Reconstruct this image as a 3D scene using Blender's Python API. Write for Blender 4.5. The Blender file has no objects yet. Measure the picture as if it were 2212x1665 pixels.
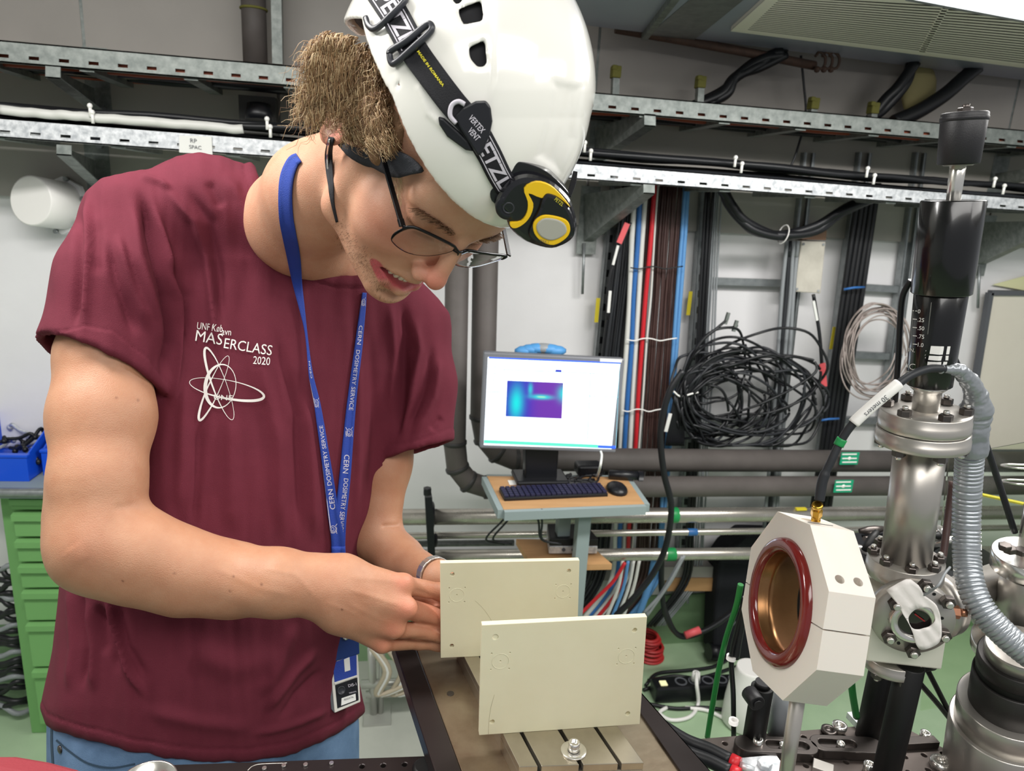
import bpy, bmesh, math, random
import numpy as np
from mathutils import Vector, Matrix
from mathutils.bvhtree import BVHTree
random.seed(7)
scn = bpy.context.scene
COL = scn.collection
# ---------------------------------------------------------------- camera
FP = 1550.0                       # focal length in pixels of a 2212 px wide frame
CAMP = np.array([0.0, 0.0, 1.55])
AX = np.array([0.98373502, -0.00925868, -0.17938697])
AY = np.array([-0.17088496, 0.2594985, -0.95050453])
AZ = np.array([0.05535107, 0.96569913, 0.25369559])
RC = np.array([AX, AY, AZ])       # camera space -> world
cd = bpy.data.cameras.new('camera'); cam = bpy.data.objects.new('camera', cd); COL.objects.link(cam)
m4 = Matrix([list(RC[i]) + [CAMP[i]] for i in range(3)] + [[0, 0, 0, 1]])
cam.matrix_world = m4
cd.sensor_width = 36; cd.sensor_fit = 'HORIZONTAL'; cd.lens = FP / 2212 * 36
cd.clip_start = 0.02; cd.clip_end = 50
cd.dof.use_dof = True; cd.dof.focus_distance = 0.74; cd.dof.aperture_fstop = 11
scn.camera = cam
# ---------------------------------------------------------------- world, lights, exposure
wd = bpy.data.worlds.new('room_air'); scn.world = wd; wd.use_nodes = True
wd.node_tree.nodes['Background'].inputs[0].default_value = (0.93, 0.96, 1.0, 1)
wd.node_tree.nodes['Background'].inputs[1].default_value = 0.4
def area(name, loc, target, sx, sy, power, col=(1, 0.98, 0.95)):
    ld = bpy.data.lights.new(name, 'AREA'); ld.shape = 'RECTANGLE'; ld.size = sx; ld.size_y = sy
    ld.energy = power; ld.color = col
    o = bpy.data.objects.new(name, ld); COL.objects.link(o); o.location = loc
    d = Vector(target) - Vector(loc); o.rotation_euler = d.to_track_quat('-Z', 'Y').to_euler()
    return o
area('ceiling_and_fill_light', (-0.75, 0.75, 2.12), (-0.75, 1.0, 0), 1.2, 0.16, 24)
area('ceiling_and_fill_light', (1.15, 0.95, 1.97), (1.15, 1.1, 0), 1.2, 0.16, 24)
area('ceiling_and_fill_light', (0.25, -0.45, 2.35), (0.1, 0.5, 0.9), 1.6, 0.5, 19)  # fill light added behind the camera, out of view
area('ceiling_and_fill_light', (1.6, -0.1, 2.3), (0.6, 0.8, 1.0), 1.2, 0.4, 9)
scn.view_settings.view_transform = 'Standard'; scn.view_settings.look = 'None'
scn.view_settings.gamma = 1; scn.view_settings.use_curve_mapping = False
scn.view_settings.exposure = 0.0
# ---------------------------------------------------------------- pixel <-> place helpers
def W(c): return CAMP + RC @ np.asarray(c, float)
def cray(x, y): return np.array([(x - 1106) / FP, -(y - 832.5) / FP, -1.0])
def P(x, y, d): return W(cray(x, y) * d)
def PY(x, y, Y):
    r = RC @ cray(x, y); return CAMP + r * (Y / r[1])
def PZ(x, y, z):
    r = RC @ cray(x, y); return CAMP + r * ((z - CAMP[2]) / r[2])
def wray(x, y): return RC @ cray(x, y)
def px_of(p):
    c = RC.T @ (np.asarray(p, float) - CAMP); return (1106 + FP * c[0] / -c[2], 832.5 - FP * c[1] / -c[2], -c[2])
def nrm(v): v = np.asarray(v, float); return v / (np.linalg.norm(v) + 1e-12)
# ---------------------------------------------------------------- materials
def lin(h):
    if isinstance(h, str):
        h = h.lstrip('#'); c = [int(h[i:i + 2], 16) / 255 for i in (0, 2, 4)]
    else: c = h
    return tuple(x / 12.92 if x <= 0.04045 else ((x + 0.055) / 1.055) ** 2.4 for x in c) + (1,)
MATS = {}
def mat(name, col, rough=0.5, metal=0.0, col2=None, scale=30, amt=1.0, bump=0.0, bscale=200, emit=0, coat=0,
        stretch=None, sss=0, trans=0, ior=1.45, vcol=False, rvar=0.0, spec=None):
    if name in MATS: return MATS[name]
    m = bpy.data.materials.new(name); m.use_nodes = True; MATS[name] = m
    nt = m.node_tree; N = nt.nodes; L = nt.links; b = N['Principled BSDF']
    b.inputs['Base Color'].default_value = lin(col); b.inputs['Roughness'].default_value = rough
    b.inputs['Metallic'].default_value = metal; b.inputs['IOR'].default_value = ior
    if spec is not None: b.inputs['Specular IOR Level'].default_value = spec
    if coat: b.inputs['Coat Weight'].default_value = coat; b.inputs['Coat Roughness'].default_value = 0.08
    if sss: b.inputs['Subsurface Weight'].default_value = sss; b.inputs['Subsurface Radius'].default_value = (0.012, 0.005, 0.003); b.inputs['Subsurface Scale'].default_value = 0.6
    if trans: b.inputs['Transmission Weight'].default_value = trans
    if emit:
        b.inputs['Emission Color'].default_value = lin(col); b.inputs['Emission Strength'].default_value = emit
    tc = N.new('ShaderNodeTexCoord'); mp = N.new('ShaderNodeMapping')
    L.new(tc.outputs['Object'], mp.inputs[0])
    if stretch: mp.inputs['Scale'].default_value = stretch
    src = None
    if vcol:
        a = N.new('ShaderNodeAttribute'); a.attribute_name = 'Col'; src = a.outputs['Color']
    if col2 or rvar:
        n = N.new('ShaderNodeTexNoise'); n.inputs['Scale'].default_value = scale; n.inputs['Detail'].default_value = 6
        n.inputs['Roughness'].default_value = 0.6
        L.new(mp.outputs[0], n.inputs['Vector'])
        rp = N.new('ShaderNodeValToRGB'); rp.color_ramp.elements[0].position = 0.5 - 0.22 / amt; rp.color_ramp.elements[1].position = 0.5 + 0.22 / amt
        L.new(n.outputs[0], rp.inputs[0])
        if col2:
            mx = N.new('ShaderNodeMix'); mx.data_type = 'RGBA'
            L.new(rp.outputs[0], mx.inputs[0]); mx.inputs[6].default_value = lin(col); mx.inputs[7].default_value = lin(col2)
            if vcol:
                m2 = N.new('ShaderNodeMix'); m2.data_type = 'RGBA'; m2.blend_type = 'MULTIPLY'; m2.inputs[0].default_value = 1
                L.new(src, m2.inputs[6]); L.new(mx.outputs[2], m2.inputs[7]); src = m2.outputs[2]
            else: src = mx.outputs[2]
        if rvar:
            mr = N.new('ShaderNodeMapRange'); mr.inputs[3].default_value = rough - rvar; mr.inputs[4].default_value = rough + rvar
            L.new(n.outputs[0], mr.inputs[0]); L.new(mr.outputs[0], b.inputs['Roughness'])
    if src: L.new(src, b.inputs['Base Color'])
    if bump:
        n2 = N.new('ShaderNodeTexNoise'); n2.inputs['Scale'].default_value = bscale; n2.inputs['Detail'].default_value = 5
        L.new(mp.outputs[0], n2.inputs['Vector'])
        bp = N.new('ShaderNodeBump'); bp.inputs['Strength'].default_value = bump; bp.inputs['Distance'].default_value = 0.002
        L.new(n2.outputs[0], bp.inputs['Height']); L.new(bp.outputs[0], b.inputs['Normal'])
    return m
def M(k): return MATS[k]
mat('wall_paint', '#e6e5e6', 0.6, col2='#dcdbdc', scale=3, bump=0.15, bscale=60)
mat('wall_green', '#7d9a74', 0.5, col2='#74926c', scale=6)
mat('floor_green', '#a8c09e', 0.25, col2='#98b290', scale=5, rvar=0.08)
mat('floor_grey', '#b4b7ad', 0.35, col2='#a5a89f', scale=5)
mat('panel_grey', '#a7a29c', 0.6, col2='#9d9993', scale=4)
mat('galvanised', '#e4e6e8', 0.42, 0.45, col2='#a9adb1', scale=70, amt=1.6, rvar=0.12)
mat('galvanised_dull', '#8e938f', 0.5, 0.55, col2='#6f7572', scale=50, amt=1.4)
mat('steel_strut', '#9fa3a4', 0.4, 0.7, col2='#7f8485', scale=40)
mat('black_cable', '#17181b', 0.42)
mat('black_cable_soft', '#26282c', 0.5)
mat('insulation', '#4c4744', 0.6, col2='#5b5552', scale=9, bump=0.2, bscale=60)
mat('insulation_dark', '#2c2b2b', 0.5, col2='#3b3a38', scale=9, bump=0.2, bscale=60)
mat('pipe_steel', '#c2bdb4', 0.28, 0.8, col2='#a39e95', scale=14, rvar=0.1)
mat('green_tape', '#1e8a4a', 0.4); mat('blue_tape', '#2c5f96', 0.4); mat('white_plastic', '#eceae6', 0.4)
mat('teal_tag', '#18966f', 0.45); mat('yellow_sticker', '#d8c62f', 0.5)
mat('cable_white', '#cfcfca', 0.45); mat('cable_blue', '#2f66a8', 0.4); mat('cable_sky', '#5c90c4', 0.45)
mat('cable_red', '#c4232c', 0.4); mat('cable_brown', '#3a2523', 0.5, col2='#46302c', scale=20); mat('cable_grey', '#8b8f92', 0.45)
mat('cable_orange', '#a5543a', 0.5); mat('cable_beige', '#b3a792', 0.5)
mat('cable_green', '#1f7a35', 0.4); mat('cable_taupe', '#9b8f8a', 0.4)
mat('cream_metal', '#f0e7dd', 0.45); mat('gap_shade', '#4c4b44', 0.8)
mat('duct_blue', '#a9aec0', 0.38, 0.25, col2='#9aa0b3', scale=2)
mat('rust', '#5a4338', 0.7, col2='#3f302a', scale=40)
mat('wood_ply', '#b98f62', 0.55, col2='#ab8257', scale=8, stretch=(1, 8, 8), amt=1.2)
mat('frame_grey', '#8d9a9a', 0.45, 0.1); mat('black_plastic', '#111216', 0.38); mat('grey_plastic', '#6e7076', 0.45)
mat('blue_glove', '#4e90c8', 0.5); mat('screen_white', '#f4f9ff', 0.3, emit=1.0)
mat('cabinet_green', '#74a766', 0.42, col2='#6d9f60', scale=4); mat('cabinet_green_dark', '#3f7a3a', 0.45)
mat('bin_blue', '#1550cf', 0.35); mat('dark_cloth', '#15161c', 0.9, bump=0.3, bscale=90)
mat('foam_yellow', '#6c6a30', 0.8, bump=0.5, bscale=80); mat('foam_tan', '#9c9367', 0.8, bump=0.5, bscale=60)
mat('box_grey', '#c9c4b8', 0.5, col2='#b9b4a8', scale=25, amt=1.4); mat('box_brown', '#8a6a55', 0.6)
mat('label_red', '#d0555a', 0.5); mat('paper', '#dcdcd8', 0.7); mat('ink_dark', '#55575c', 0.7)
# ---------------------------------------------------------------- mesh builder
def basis(z, up=(0, 0, 1)):
    z = nrm(z); up = np.asarray(up, float)
    if abs(z @ up) > 0.98: up = np.array([1.0, 0, 0]) if abs(z[0]) < 0.9 else np.array([0, 1.0, 0])
    x = nrm(np.cross(up, z)); y = np.cross(z, x); return x, y, z
class MB:
    def __init__(s): s.v = []; s.f = []; s.sm = []
    def add(s, vs, fs, smooth=False):
        n = len(s.v); s.v += [tuple(map(float, q)) for q in vs]; s.f += [tuple(n + i for i in f) for f in fs]; s.sm += [smooth] * len(fs); return s
    def box(s, c, sx, sy, sz, ax=None):
        c = np.asarray(c, float); X, Y, Z = ax if ax is not None else (np.array([1, 0, 0.]), np.array([0, 1, 0.]), np.array([0, 0, 1.]))
        vs = [c + X * sx / 2 * i + Y * sy / 2 * j + Z * sz / 2 * k for i in (-1, 1) for j in (-1, 1) for k in (-1, 1)]
        return s.add(vs, [(0, 1, 3, 2), (4, 6, 7, 5), (0, 4, 5, 1), (2, 3, 7, 6), (0, 2, 6, 4), (1, 5, 7, 3)])
    def hexa(s, a, b):      # two quads (4 pts each) joined
        return s.add(list(a) + list(b), [(0, 1, 2, 3), (7, 6, 5, 4), (0, 4, 5, 1), (1, 5, 6, 2), (2, 6, 7, 3), (3, 7, 4, 0)])
    def slab(s, pts, off):  # polygon + offset vector
        n = len(pts); off = np.asarray(off, float)
        vs = [np.asarray(p, float) for p in pts] + [np.asarray(p, float) + off for p in pts]
        return s.add(vs, [tuple(range(n)), tuple(range(2 * n - 1, n - 1, -1))] + [(i, i + n, (i + 1) % n + n, (i + 1) % n) for i in range(n)])
    def bar(s, a, b, w, h, up=(0, 0, 1)):
        a = np.asarray(a, float); b = np.asarray(b, float); x, y, z = basis(b - a, up); L = np.linalg.norm(b - a)
        return s.box((a + b) / 2, w, h, L, (x, y, z))
    def lathe(s, a, axis, prof, n=32, smooth=True, caps=True, up=(0, 0, 1), arc=None):
        a = np.asarray(a, float); x, y, z = basis(axis, up); vs = []
        for (r, h) in prof:
            for i in range(n):
                t = 2 * math.pi * i / n; vs.append(a + z * h + (x * math.cos(t) + y * math.sin(t)) * r)
        m = len(prof); fs = [(j * n + i, j * n + (i + 1) % n, (j + 1) * n + (i + 1) % n, (j + 1) * n + i) for j in range(m - 1) for i in range(n)]
        s.add(vs, fs, smooth)
        if caps:
            b = len(s.v) - len(vs)
            if prof[0][0] > 1e-6: s.f.append(tuple(b + i for i in range(n - 1, -1, -1))); s.sm.append(False)
            if prof[-1][0] > 1e-6: s.f.append(tuple(b + (m - 1) * n + i for i in range(n))); s.sm.append(False)
        return s
    def cyl(s, a, b, r, n=24, r2=None, bev=0.0, smooth=True):
        a = np.asarray(a, float); b = np.asarray(b, float); L = np.linalg.norm(b - a); r2 = r if r2 is None else r2
        pr = [(r, 0), (r2, L)] if not bev else [(r - bev, 0), (r, bev), (r2, L - bev), (r2 - bev, L)]
        return s.lathe(a, b - a, pr, n, smooth)
    def hexp(s, a, axis, r, h, n=6, phase=None): return s.lathe(a, axis, [(r * .93, 0), (r, h * .08), (r, h * .9), (r * .9, h)], n, False)
    def ring(s, a, axis, ro, ri, h, n=40, bev=0.0):
        return s.lathe(a, axis, [(ri, 0), (ro - bev, 0), (ro, bev), (ro, h - bev), (ro - bev, h), (ri, h), (ri, 0)], n, True, caps=False)
    def torus(s, a, axis, R, r, n=40, k=10):
        return s.lathe(a, axis, [(R + r * math.cos(2 * math.pi * i / k), r * math.sin(2 * math.pi * i / k)) for i in range(k + 1)], n, True, caps=False)
    def tube(s, pts, r, n=8, caps=True, rads=None):
        pts = [np.asarray(p, float) for p in pts]; m = len(pts); vs = []
        t0 = nrm(pts[1] - pts[0]); x, y, _ = basis(t0)
        for i, p in enumerate(pts):
            t = nrm(pts[min(i + 1, m - 1)] - pts[max(i - 1, 0)])
            x = nrm(x - (x @ t) * t); y = np.cross(t, x); rr = rads[i] if rads is not None else r
            for k in range(n):
                a = 2 * math.pi * k / n; vs.append(p + (x * math.cos(a) + y * math.sin(a)) * rr)
        fs = [(j * n + i, j * n + (i + 1) % n, (j + 1) * n + (i + 1) % n, (j + 1) * n + i) for j in range(m - 1) for i in range(n)]
        s.add(vs, fs, True)
        if caps:
            b = len(s.v) - len(vs); s.f.append(tuple(b + i for i in range(n - 1, -1, -1))); s.f.append(tuple(b + (m - 1) * n + i for i in range(n))); s.sm += [False, False]
        return s
    def sphere(s, c, r, n=16, sc=(1, 1, 1), ax=None):
        X, Y, Z = ax if ax is not None else (np.array([1, 0, 0.]), np.array([0, 1, 0.]), np.array([0, 0, 1.])); c = np.asarray(c, float)
        m = n // 2; vs = []
        for j in range(m + 1):
            ph = math.pi * j / m
            for i in range(n):
                t = 2 * math.pi * i / n
                vs.append(c + r * (X * math.sin(ph) * math.cos(t) * sc[0] + Y * math.sin(ph) * math.sin(t) * sc[1] + Z * math.cos(ph) * sc[2]))
        return s.add(vs, [(j * n + i, (j + 1) * n + i, (j + 1) * n + (i + 1) % n, j * n + (i + 1) % n) for j in range(m) for i in range(n)], True)
    def grid(s, G, smooth=True, thick=None):   # G[i][j] points
        ni, nj = len(G), len(G[0])
        return s.add([p for row in G for p in row], [(i * nj + j, i * nj + j + 1, (i + 1) * nj + j + 1, (i + 1) * nj + j) for i in range(ni - 1) for j in range(nj - 1)], smooth)
def cr(pts, k=8, closed=False):   # Catmull-Rom
    p = [np.asarray(q, float) for q in pts]; n = len(p); out = []
    rng = range(n) if closed else range(n - 1)
    for i in rng:
        a = p[(i - 1) % n] if (closed or i > 0) else 2 * p[0] - p[1]; b = p[i]; c = p[(i + 1) % n]
        d = p[(i + 2) % n] if (closed or i + 2 < n) else 2 * p[-1] - p[-2]
        for j in range(k):
            t = j / k; out.append(0.5 * ((2 * b) + (c - a) * t + (2 * a - 5 * b + 4 * c - d) * t * t + (3 * b - a - 3 * c + d) * t ** 3))
    if not closed: out.append(p[-1])
    return out
def link(name, me, m=None, parent=None, bevel=0, solid=0, subs=0):
    o = bpy.data.objects.new(name, me); COL.objects.link(o)
    if m is not None: me.materials.append(M(m) if isinstance(m, str) else m)
    if parent is not None:
        o.parent = parent; o.matrix_parent_inverse = Matrix.Translation(-Vector(parent.location)) if parent.type == 'EMPTY' else parent.matrix_parent_inverse.copy() @ Matrix.Identity(4) if False else (Matrix.Translation(-Vector(parent.location)) if parent.type == 'EMPTY' else Matrix.Identity(4))
    if solid:
        md = o.modifiers.new('thickness', 'SOLIDIFY'); md.thickness = solid; md.offset = 0
    if bevel:
        md = o.modifiers.new('edge', 'BEVEL'); md.width = bevel; md.segments = 2; md.limit_method = 'ANGLE'; md.harden_normals = False
    if subs:
        md = o.modifiers.new('smooth', 'SUBSURF'); md.levels = subs; md.render_levels = subs
    return o
def obj(name, mb, m, parent=None, **k):
    me = bpy.data.meshes.new(name); me.from_pydata(mb.v, [], mb.f)
    me.polygons.foreach_set('use_smooth', mb.sm); me.update()
    return link(name, me, m, parent, **k)
def tag(o, label=None, cat=None, group=None, kind=None):
    if label: o['label'] = label
    if cat: o['category'] = cat
    if group: o['group'] = group
    if kind: o['kind'] = kind
    return o
def thing(name, label, cat, loc, group=None):
    o = bpy.data.objects.new(name, None); COL.objects.link(o); o.location = tuple(map(float, loc)); o.empty_display_size = 0.02
    return tag(o, label, cat, group)
ORD = ['first', 'second', 'third', 'fourth', 'fifth', 'sixth', 'seventh', 'eighth', 'ninth', 'tenth', 'eleventh', 'twelfth']
def struct(name, mb, m, **k):
    return tag(obj(name, mb, m, None, **k), kind='structure')
_fc = {}
def text_mesh(s, size=1.0, bold=0.0, shear=0.0):
    cu = bpy.data.curves.new('lettering', 'FONT'); cu.body = s; cu.size = size; cu.align_x = 'LEFT'; cu.fill_mode = 'FRONT'; cu.offset = bold; cu.resolution_u = 3; cu.shear = shear
    o = bpy.data.objects.new('lettering', cu); COL.objects.link(o); bpy.context.view_layer.update()
    dg = bpy.context.evaluated_depsgraph_get(); me = bpy.data.meshes.new_from_object(o.evaluated_get(dg))
    v = [tuple(q.co) for q in me.vertices]; f = [tuple(p.vertices) for p in me.polygons]
    bpy.data.objects.remove(o); bpy.data.curves.remove(cu); bpy.data.meshes.remove(me)
    v = np.array(v) if v else np.zeros((0, 3)); return v, f
def text_on(name, s, o0, ex, ey, h, m, parent, off=0.0004, w=None, bold=0.0, center=True):
    """lettering laid flat at o0 with directions ex, ey"""
    v, f = text_mesh(s, 1.0, bold)
    if not len(v): return None
    mn, mx = v.min(0), v.max(0); hh = mx[1] - mn[1]; k = h / max(hh, 1e-6) if h else 1
    kx = (w / (mx[0] - mn[0])) if w else k
    n = np.cross(nrm(ex), nrm(ey)); c = (mn + mx) / 2 if center else mn
    b = MB(); b.add([np.asarray(o0) + nrm(ex) * (q[0] - c[0]) * kx + nrm(ey) * (q[1] - c[1]) * k + n * off for q in v], f)
    return obj(name, b, m, parent)
# ================================================================ room shell
YW = 2.165
b = MB(); b.box((0, YW + .05, 1.35), 9, .1, 2.7); struct('wall_back', b, 'wall_paint')
b = MB(); b.box((0, YW - .004, .1), 9, .008, .2); struct('trim_1', b, 'wall_green')
b = MB(); b.box((0, .2, -.05), 9, 4, .1); struct('floor', b, 'floor_green')
b = MB()
q = [PZ(600, 1700, .002), PZ(1080, 1700, .002), PZ(905, 1440, .002), PZ(760, 1405, .002), PZ(560, 1400, .002)]
b.slab(q, (0, 0, -.001)); tag(obj('floor_patch', b, 'floor_grey'), kind='structure')
b = MB(); b.box((0, .2, 2.75), 9, 4, .1); struct('ceiling', b, 'panel_grey')
b = MB(); b.box((-2.6, .2, 1.35), .1, 4, 2.7); struct('wall_left', b, 'wall_paint')
# cladding panels above the lower tray, grey to carry the shade, with dark seams
zc = PY(350, 440, YW)[2]
seams = [-9, PY(186, 60, YW)[0], PY(600, 60, YW)[0], PY(1285, 150, YW)[0], PY(2180, 220, YW)[0], 9]
par = bpy.data.objects['wall_back']
xs = [-3.2] + seams[1:-1] + [3.3]
for i in range(len(xs) - 1):
    b = MB(); b.box(((xs[i] + xs[i + 1]) / 2, YW - .012, (zc + 2.7) / 2), xs[i + 1] - xs[i] - .008, .022, 2.7 - zc)
    obj('cladding_panel', b, 'panel_grey', par)
b = MB()
for x in xs[1:-1]: b.box((x, YW - .016, 2.25), .022, .012, .9)
obj('panel_seam', b, 'galvanised_dull', par)

def wallpt(x, y, off=0.0): return PY(x, y, YW - off)
# ---------------------------------------------------------------- steel channels up the back wall
def channel(name, xt, yt, xb, yb, wpx, label, Y=YW - .03, slots=True, m='steel_strut', group='slotted steel channels on the back wall'):
    a = PY(xt, yt, Y); c = PY(xb, yb, Y); w = wpx * 2.3 / FP
    t = thing(name, label, 'channel', c, group)
    b = MB(); x, y, z = basis(a - c, (0, -1, 0))
    L = np.linalg.norm(a - c); x = np.array([1.0, 0, 0]); yv = np.array([0, 1.0, 0])
    b.box((a + c) / 2 + yv * .012, w, .003, L, (x, yv, z)); 
    for s in (-1, 1): b.box((a + c) / 2 + x * s * (w / 2), .003, .026, L, (x, yv, z))
    for s in (-1, 1): b.box((a + c) / 2 + x * s * (w / 2 - .004) - yv * .012, .008, .002, L, (x, yv, z))
    obj('rail', b, m, t)
    if slots:
        b = MB(); n = int(L / .05)
        for i in range(n): b.box(c + z * (i + .5) * L / n + yv * .0095, w * .25, .002, .022, (x, yv, z))
        obj('slot', b, 'black_plastic', t)
    return t
channel('strut_channel', 1335, 380, 1275, 990, 26, 'steel channel left of the vertical cable bundle, with yellow sticker')
channel('strut_channel', 1530, 400, 1470, 1300, 34, 'galvanised channel just right of the brown and blue cables')
channel('strut_channel', 1745, 330, 1672, 1000, 24, 'slotted channel behind the big black cable coil')
channel('strut_channel', 1865, 330, 1775, 1000, 28, 'steel channel beside the four thick black cables, with yellow sticker', slots=False)
channel('strut_channel', 1985, 330, 1905, 960, 24, 'slotted channel behind the loops of thin taupe wire')
for (x, y) in ((1290, 670), (1799, 730), (1489, 655)):
    b = MB(); p = wallpt(x, y, .05); b.box(p, .012, .003, .075); tag(obj('yellow_sticker', b, 'yellow_sticker'), {1290: 'yellow sticker on channel left of the black cables', 1799: 'yellow sticker on channel beside the four thick cables', 1489: 'yellow sticker on channel right of the brown cables'}[x], 'sticker')
for i, (x0, y0, x1, y1, lab) in enumerate([(1515, 606, 1715, 612, 'steel crossbar under the hanging black cable loop'), (1830, 618, 1960, 626, 'upper steel crossbar above the thin wire loops'),
                             (1830, 765, 1945, 770, 'middle steel crossbar behind the thin wire loops'), (1760, 905, 1900, 908, 'lowest steel crossbar under the thin wire loops'), (1530, 905, 1660, 908, 'steel crossbar behind the lower part of black coil'),
                             (1850, 410, 2010, 420, 'steel crossbar just under the lower tray at right')]):
    b = MB(); b.bar(wallpt(x0, y0, .03), wallpt(x1, y1, .03), .022, .02, (0, 1, 0)); tag(obj('cross_bar', b, 'steel_strut'), lab, 'crossbar')
# ---------------------------------------------------------------- horizontal pipes
def pipe(name, pts, r, m, label, cat='pipe', Y=None, fittings=(), group=None):
    W3 = [np.asarray(PY(x, y, Y)) for (x, y) in pts]
    t = thing(name, label, cat, W3[0], group)
    b = MB(); b.tube(W3, r, 20); obj('pipe_run', b, m, t)
    for (x, mm, w, nm) in fittings:
        f = (x - pts[0][0]) / (pts[-1][0] - pts[0][0]); c = W3[0] + (W3[-1] - W3[0]) * f; d = nrm(W3[-1] - W3[0])
        b = MB(); b.lathe(c - d * w / 2, d, [(r + .001, 0), (r + .0015, .001), (r + .0015, w - .001), (r + .001, w)], 20); obj(nm, b, mm, t)
    return t
pr = lambda hpx, Y=1.9: hpx / 2 * (Y * 1.12) / FP
# insulated pair, each turning down from the wall by segmented elbows
def insulated(name, label, path, r, Y):
    pts = [PY(x, y, Y) for (x, y) in path]
    t = thing(name, label, 'pipe', pts[-1])
    b = MB(); b.tube(pts, r, 24, rads=None); obj('insulation_sleeve', b, 'insulation', t)
    for i in range(1, len(pts) - 1):
        b = MB(); d = nrm(pts[i + 1] - pts[i - 1]); b.lathe(pts[i] - d * .006, d, [(r + .001, 0), (r + .003, .002), (r + .003, .01), (r + .001, .012)], 24); obj('joint_band', b, 'insulation_dark', t)
    return t
Y1 = 1.93
insulated('insulated_pipe', 'upper black insulated pipe turning right behind the monitor', [(1052, 380), (1042, 900), (1050, 945), (1075, 975), (1115, 992), (2300, 998)], pr(50, Y1), Y1)
insulated('insulated_pipe', 'lower black insulated pipe with outer elbow at its left', [(990, 380), (982, 955), (988, 1010), (1012, 1040), (1050, 1052), (2300, 1048)], pr(46, Y1 - .06), Y1 - .06)
for (x, y, Y) in ((1835, 990, Y1 - .045), (1822, 1050, Y1 - .1)):
    t = thing('pipe_tag', 'teal flow tag on the upper insulated pipe' if y < 1000 else 'teal flow tag on the lower insulated pipe', 'tag', PY(x, y, Y))
    b = MB(); b.box(PY(x, y, Y), .062, .002, .04); obj('tag_plate', b, 'teal_tag', t)
    b = MB()
    for dy in (-9, 0, 8): b.box(PY(x, y + dy, Y - .002), .05, .001, .004)
    b.sphere(PY(x, y, Y - .002), .006, 8, (1, .2, 1)); obj('printed_band', b, 'white_plastic', t)
YP = 1.88
pipe('steel_pipe', [(700, 1118), (2300, 1106)], pr(34, YP), 'pipe_steel', 'topmost bare steel pipe below the insulated ones', Y=YP, fittings=[(1372, 'green_tape', .03, 'green_band')])
pipe('steel_pipe', [(700, 1160), (2300, 1138)], pr(15, YP), 'pipe_steel', 'thin steel pipe with a blue tape band', Y=YP, fittings=[(1414, 'blue_tape', .03, 'blue_band')])
pipe('steel_pipe', [(700, 1203), (2300, 1190)], pr(28, YP), 'pipe_steel', 'lowest steel pipe crossing behind the cart shelf', Y=YP, fittings=[(1366, 'green_tape', .03, 'green_band')])
pipe('steel_pipe', [(700, 1176), (1110, 1172)], pr(14, YP + .04), 'galvanised_dull', 'short thin steel pipe left of the cart shelf', Y=YP + .04)
b = MB(); b.box(PY(1730, 1099, YP - .012), .034, .012, .006); tag(obj('yellow_sticker', b, 'yellow_sticker'), 'small yellow sticker on top of the topmost bare pipe', 'sticker')
# clamp on the left of the pipes
t = thing('pipe_clamp', 'black pipe clamp bracket left of the cart', 'clamp', PY(930, 1235, YP - .03))
b = MB(); b.bar(PY(925, 1070, YP - .04), PY(935, 1250, YP - .04), .02, .03, (0, 1, 0)); obj('upright', b, 'black_plastic', t)
b = MB(); b.torus(PY(932, 1112, YP), (1, 0, 0), pr(46), .008, 20, 8); b.torus(PY(940, 1165, YP), (1, 0, 0), pr(24), .006, 20, 8); obj('clamp_ring', b, 'black_plastic', t)
b = MB(); b.hexp(PY(923, 1068, YP - .05), (0, 0, 1), .012, .02); obj('nut', b, 'black_plastic', t)
# trunking and plank under the pipes
b = MB(); b.bar(PY(1440, 1258, 2.08), PY(1700, 1258, 2.08), .028, .05, (0, 0, 1)); tag(obj('brown_plank', b, 'wood_ply'), 'narrow brown board low on the back wall', 'board')
b = MB(); b.bar(PY(880, 1232, 2.1), PY(1700, 1228, 2.1), .06, .05, (0, 0, 1)); tag(obj('wall_trunking', b, 'panel_grey'), 'grey wall trunking above the narrow brown board', 'trunking')
# ---------------------------------------------------------------- vertical cable bundle (each cable its own object)
def vcable(xt, xb, r, m, label, group, name='cable', Y=2.06, yt=395, wob=1.5):
    ys = [yt, 520, 640, 740, 850, 960, 1060, 1150, 1230]; pts = []
    for y in ys:
        f = (y - yt) / (1230 - yt); f2 = (y - yt) / (960 - yt)
        pts.append(PY(xt + (xb - xt) * f + random.uniform(-wob, wob), y, Y + random.uniform(-.003, .003)))
    # the lower ends bend left and down to the floor gutter
    e = pts[-1]; pts += [e + np.array([-.03, -.01, -.08]), e + np.array([-.12, -.02, -.2])]
    b = MB(); b.tube(cr(pts, 3), r, 6); return tag(obj(name, b, m), label, 'cable', group)
x = 1352
for i in range(11): vcable(1347 + i * 6.3, 1250 + i * 5.6, .0052, 'black_cable_soft' if i % 3 else 'black_cable', 'thin black cable, %s from the left in the vertical bundle' % ORD[i], 'black cables of the vertical bundle', Y=2.065 - .006 * (i % 2))
vcable(1373, 1325, .008, 'cable_white', 'white cable left of the dark blue one', 'white and blue cables of the vertical bundle', Y=2.04)
vcable(1384, 1334, .0075, 'cable_blue', 'dark blue cable between two white cables', 'white and blue cables of the vertical bundle', Y=2.035)
vcable(1395, 1345, .008, 'cable_white', 'white cable right of the dark blue one', 'white and blue cables of the vertical bundle', Y=2.04)
for i in range(2): vcable(1403 + i * 6, 1356 + i * 5, .005, 'cable_brown', 'dark brown cable just left of the red one, the %s' % ('outer' if i == 0 else 'inner'), 'dark brown cables left of red')
vcable(1414, 1352, .0068, 'cable_red', 'bright red cable running down the vertical bundle', 'red cable', Y=2.03)
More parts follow.
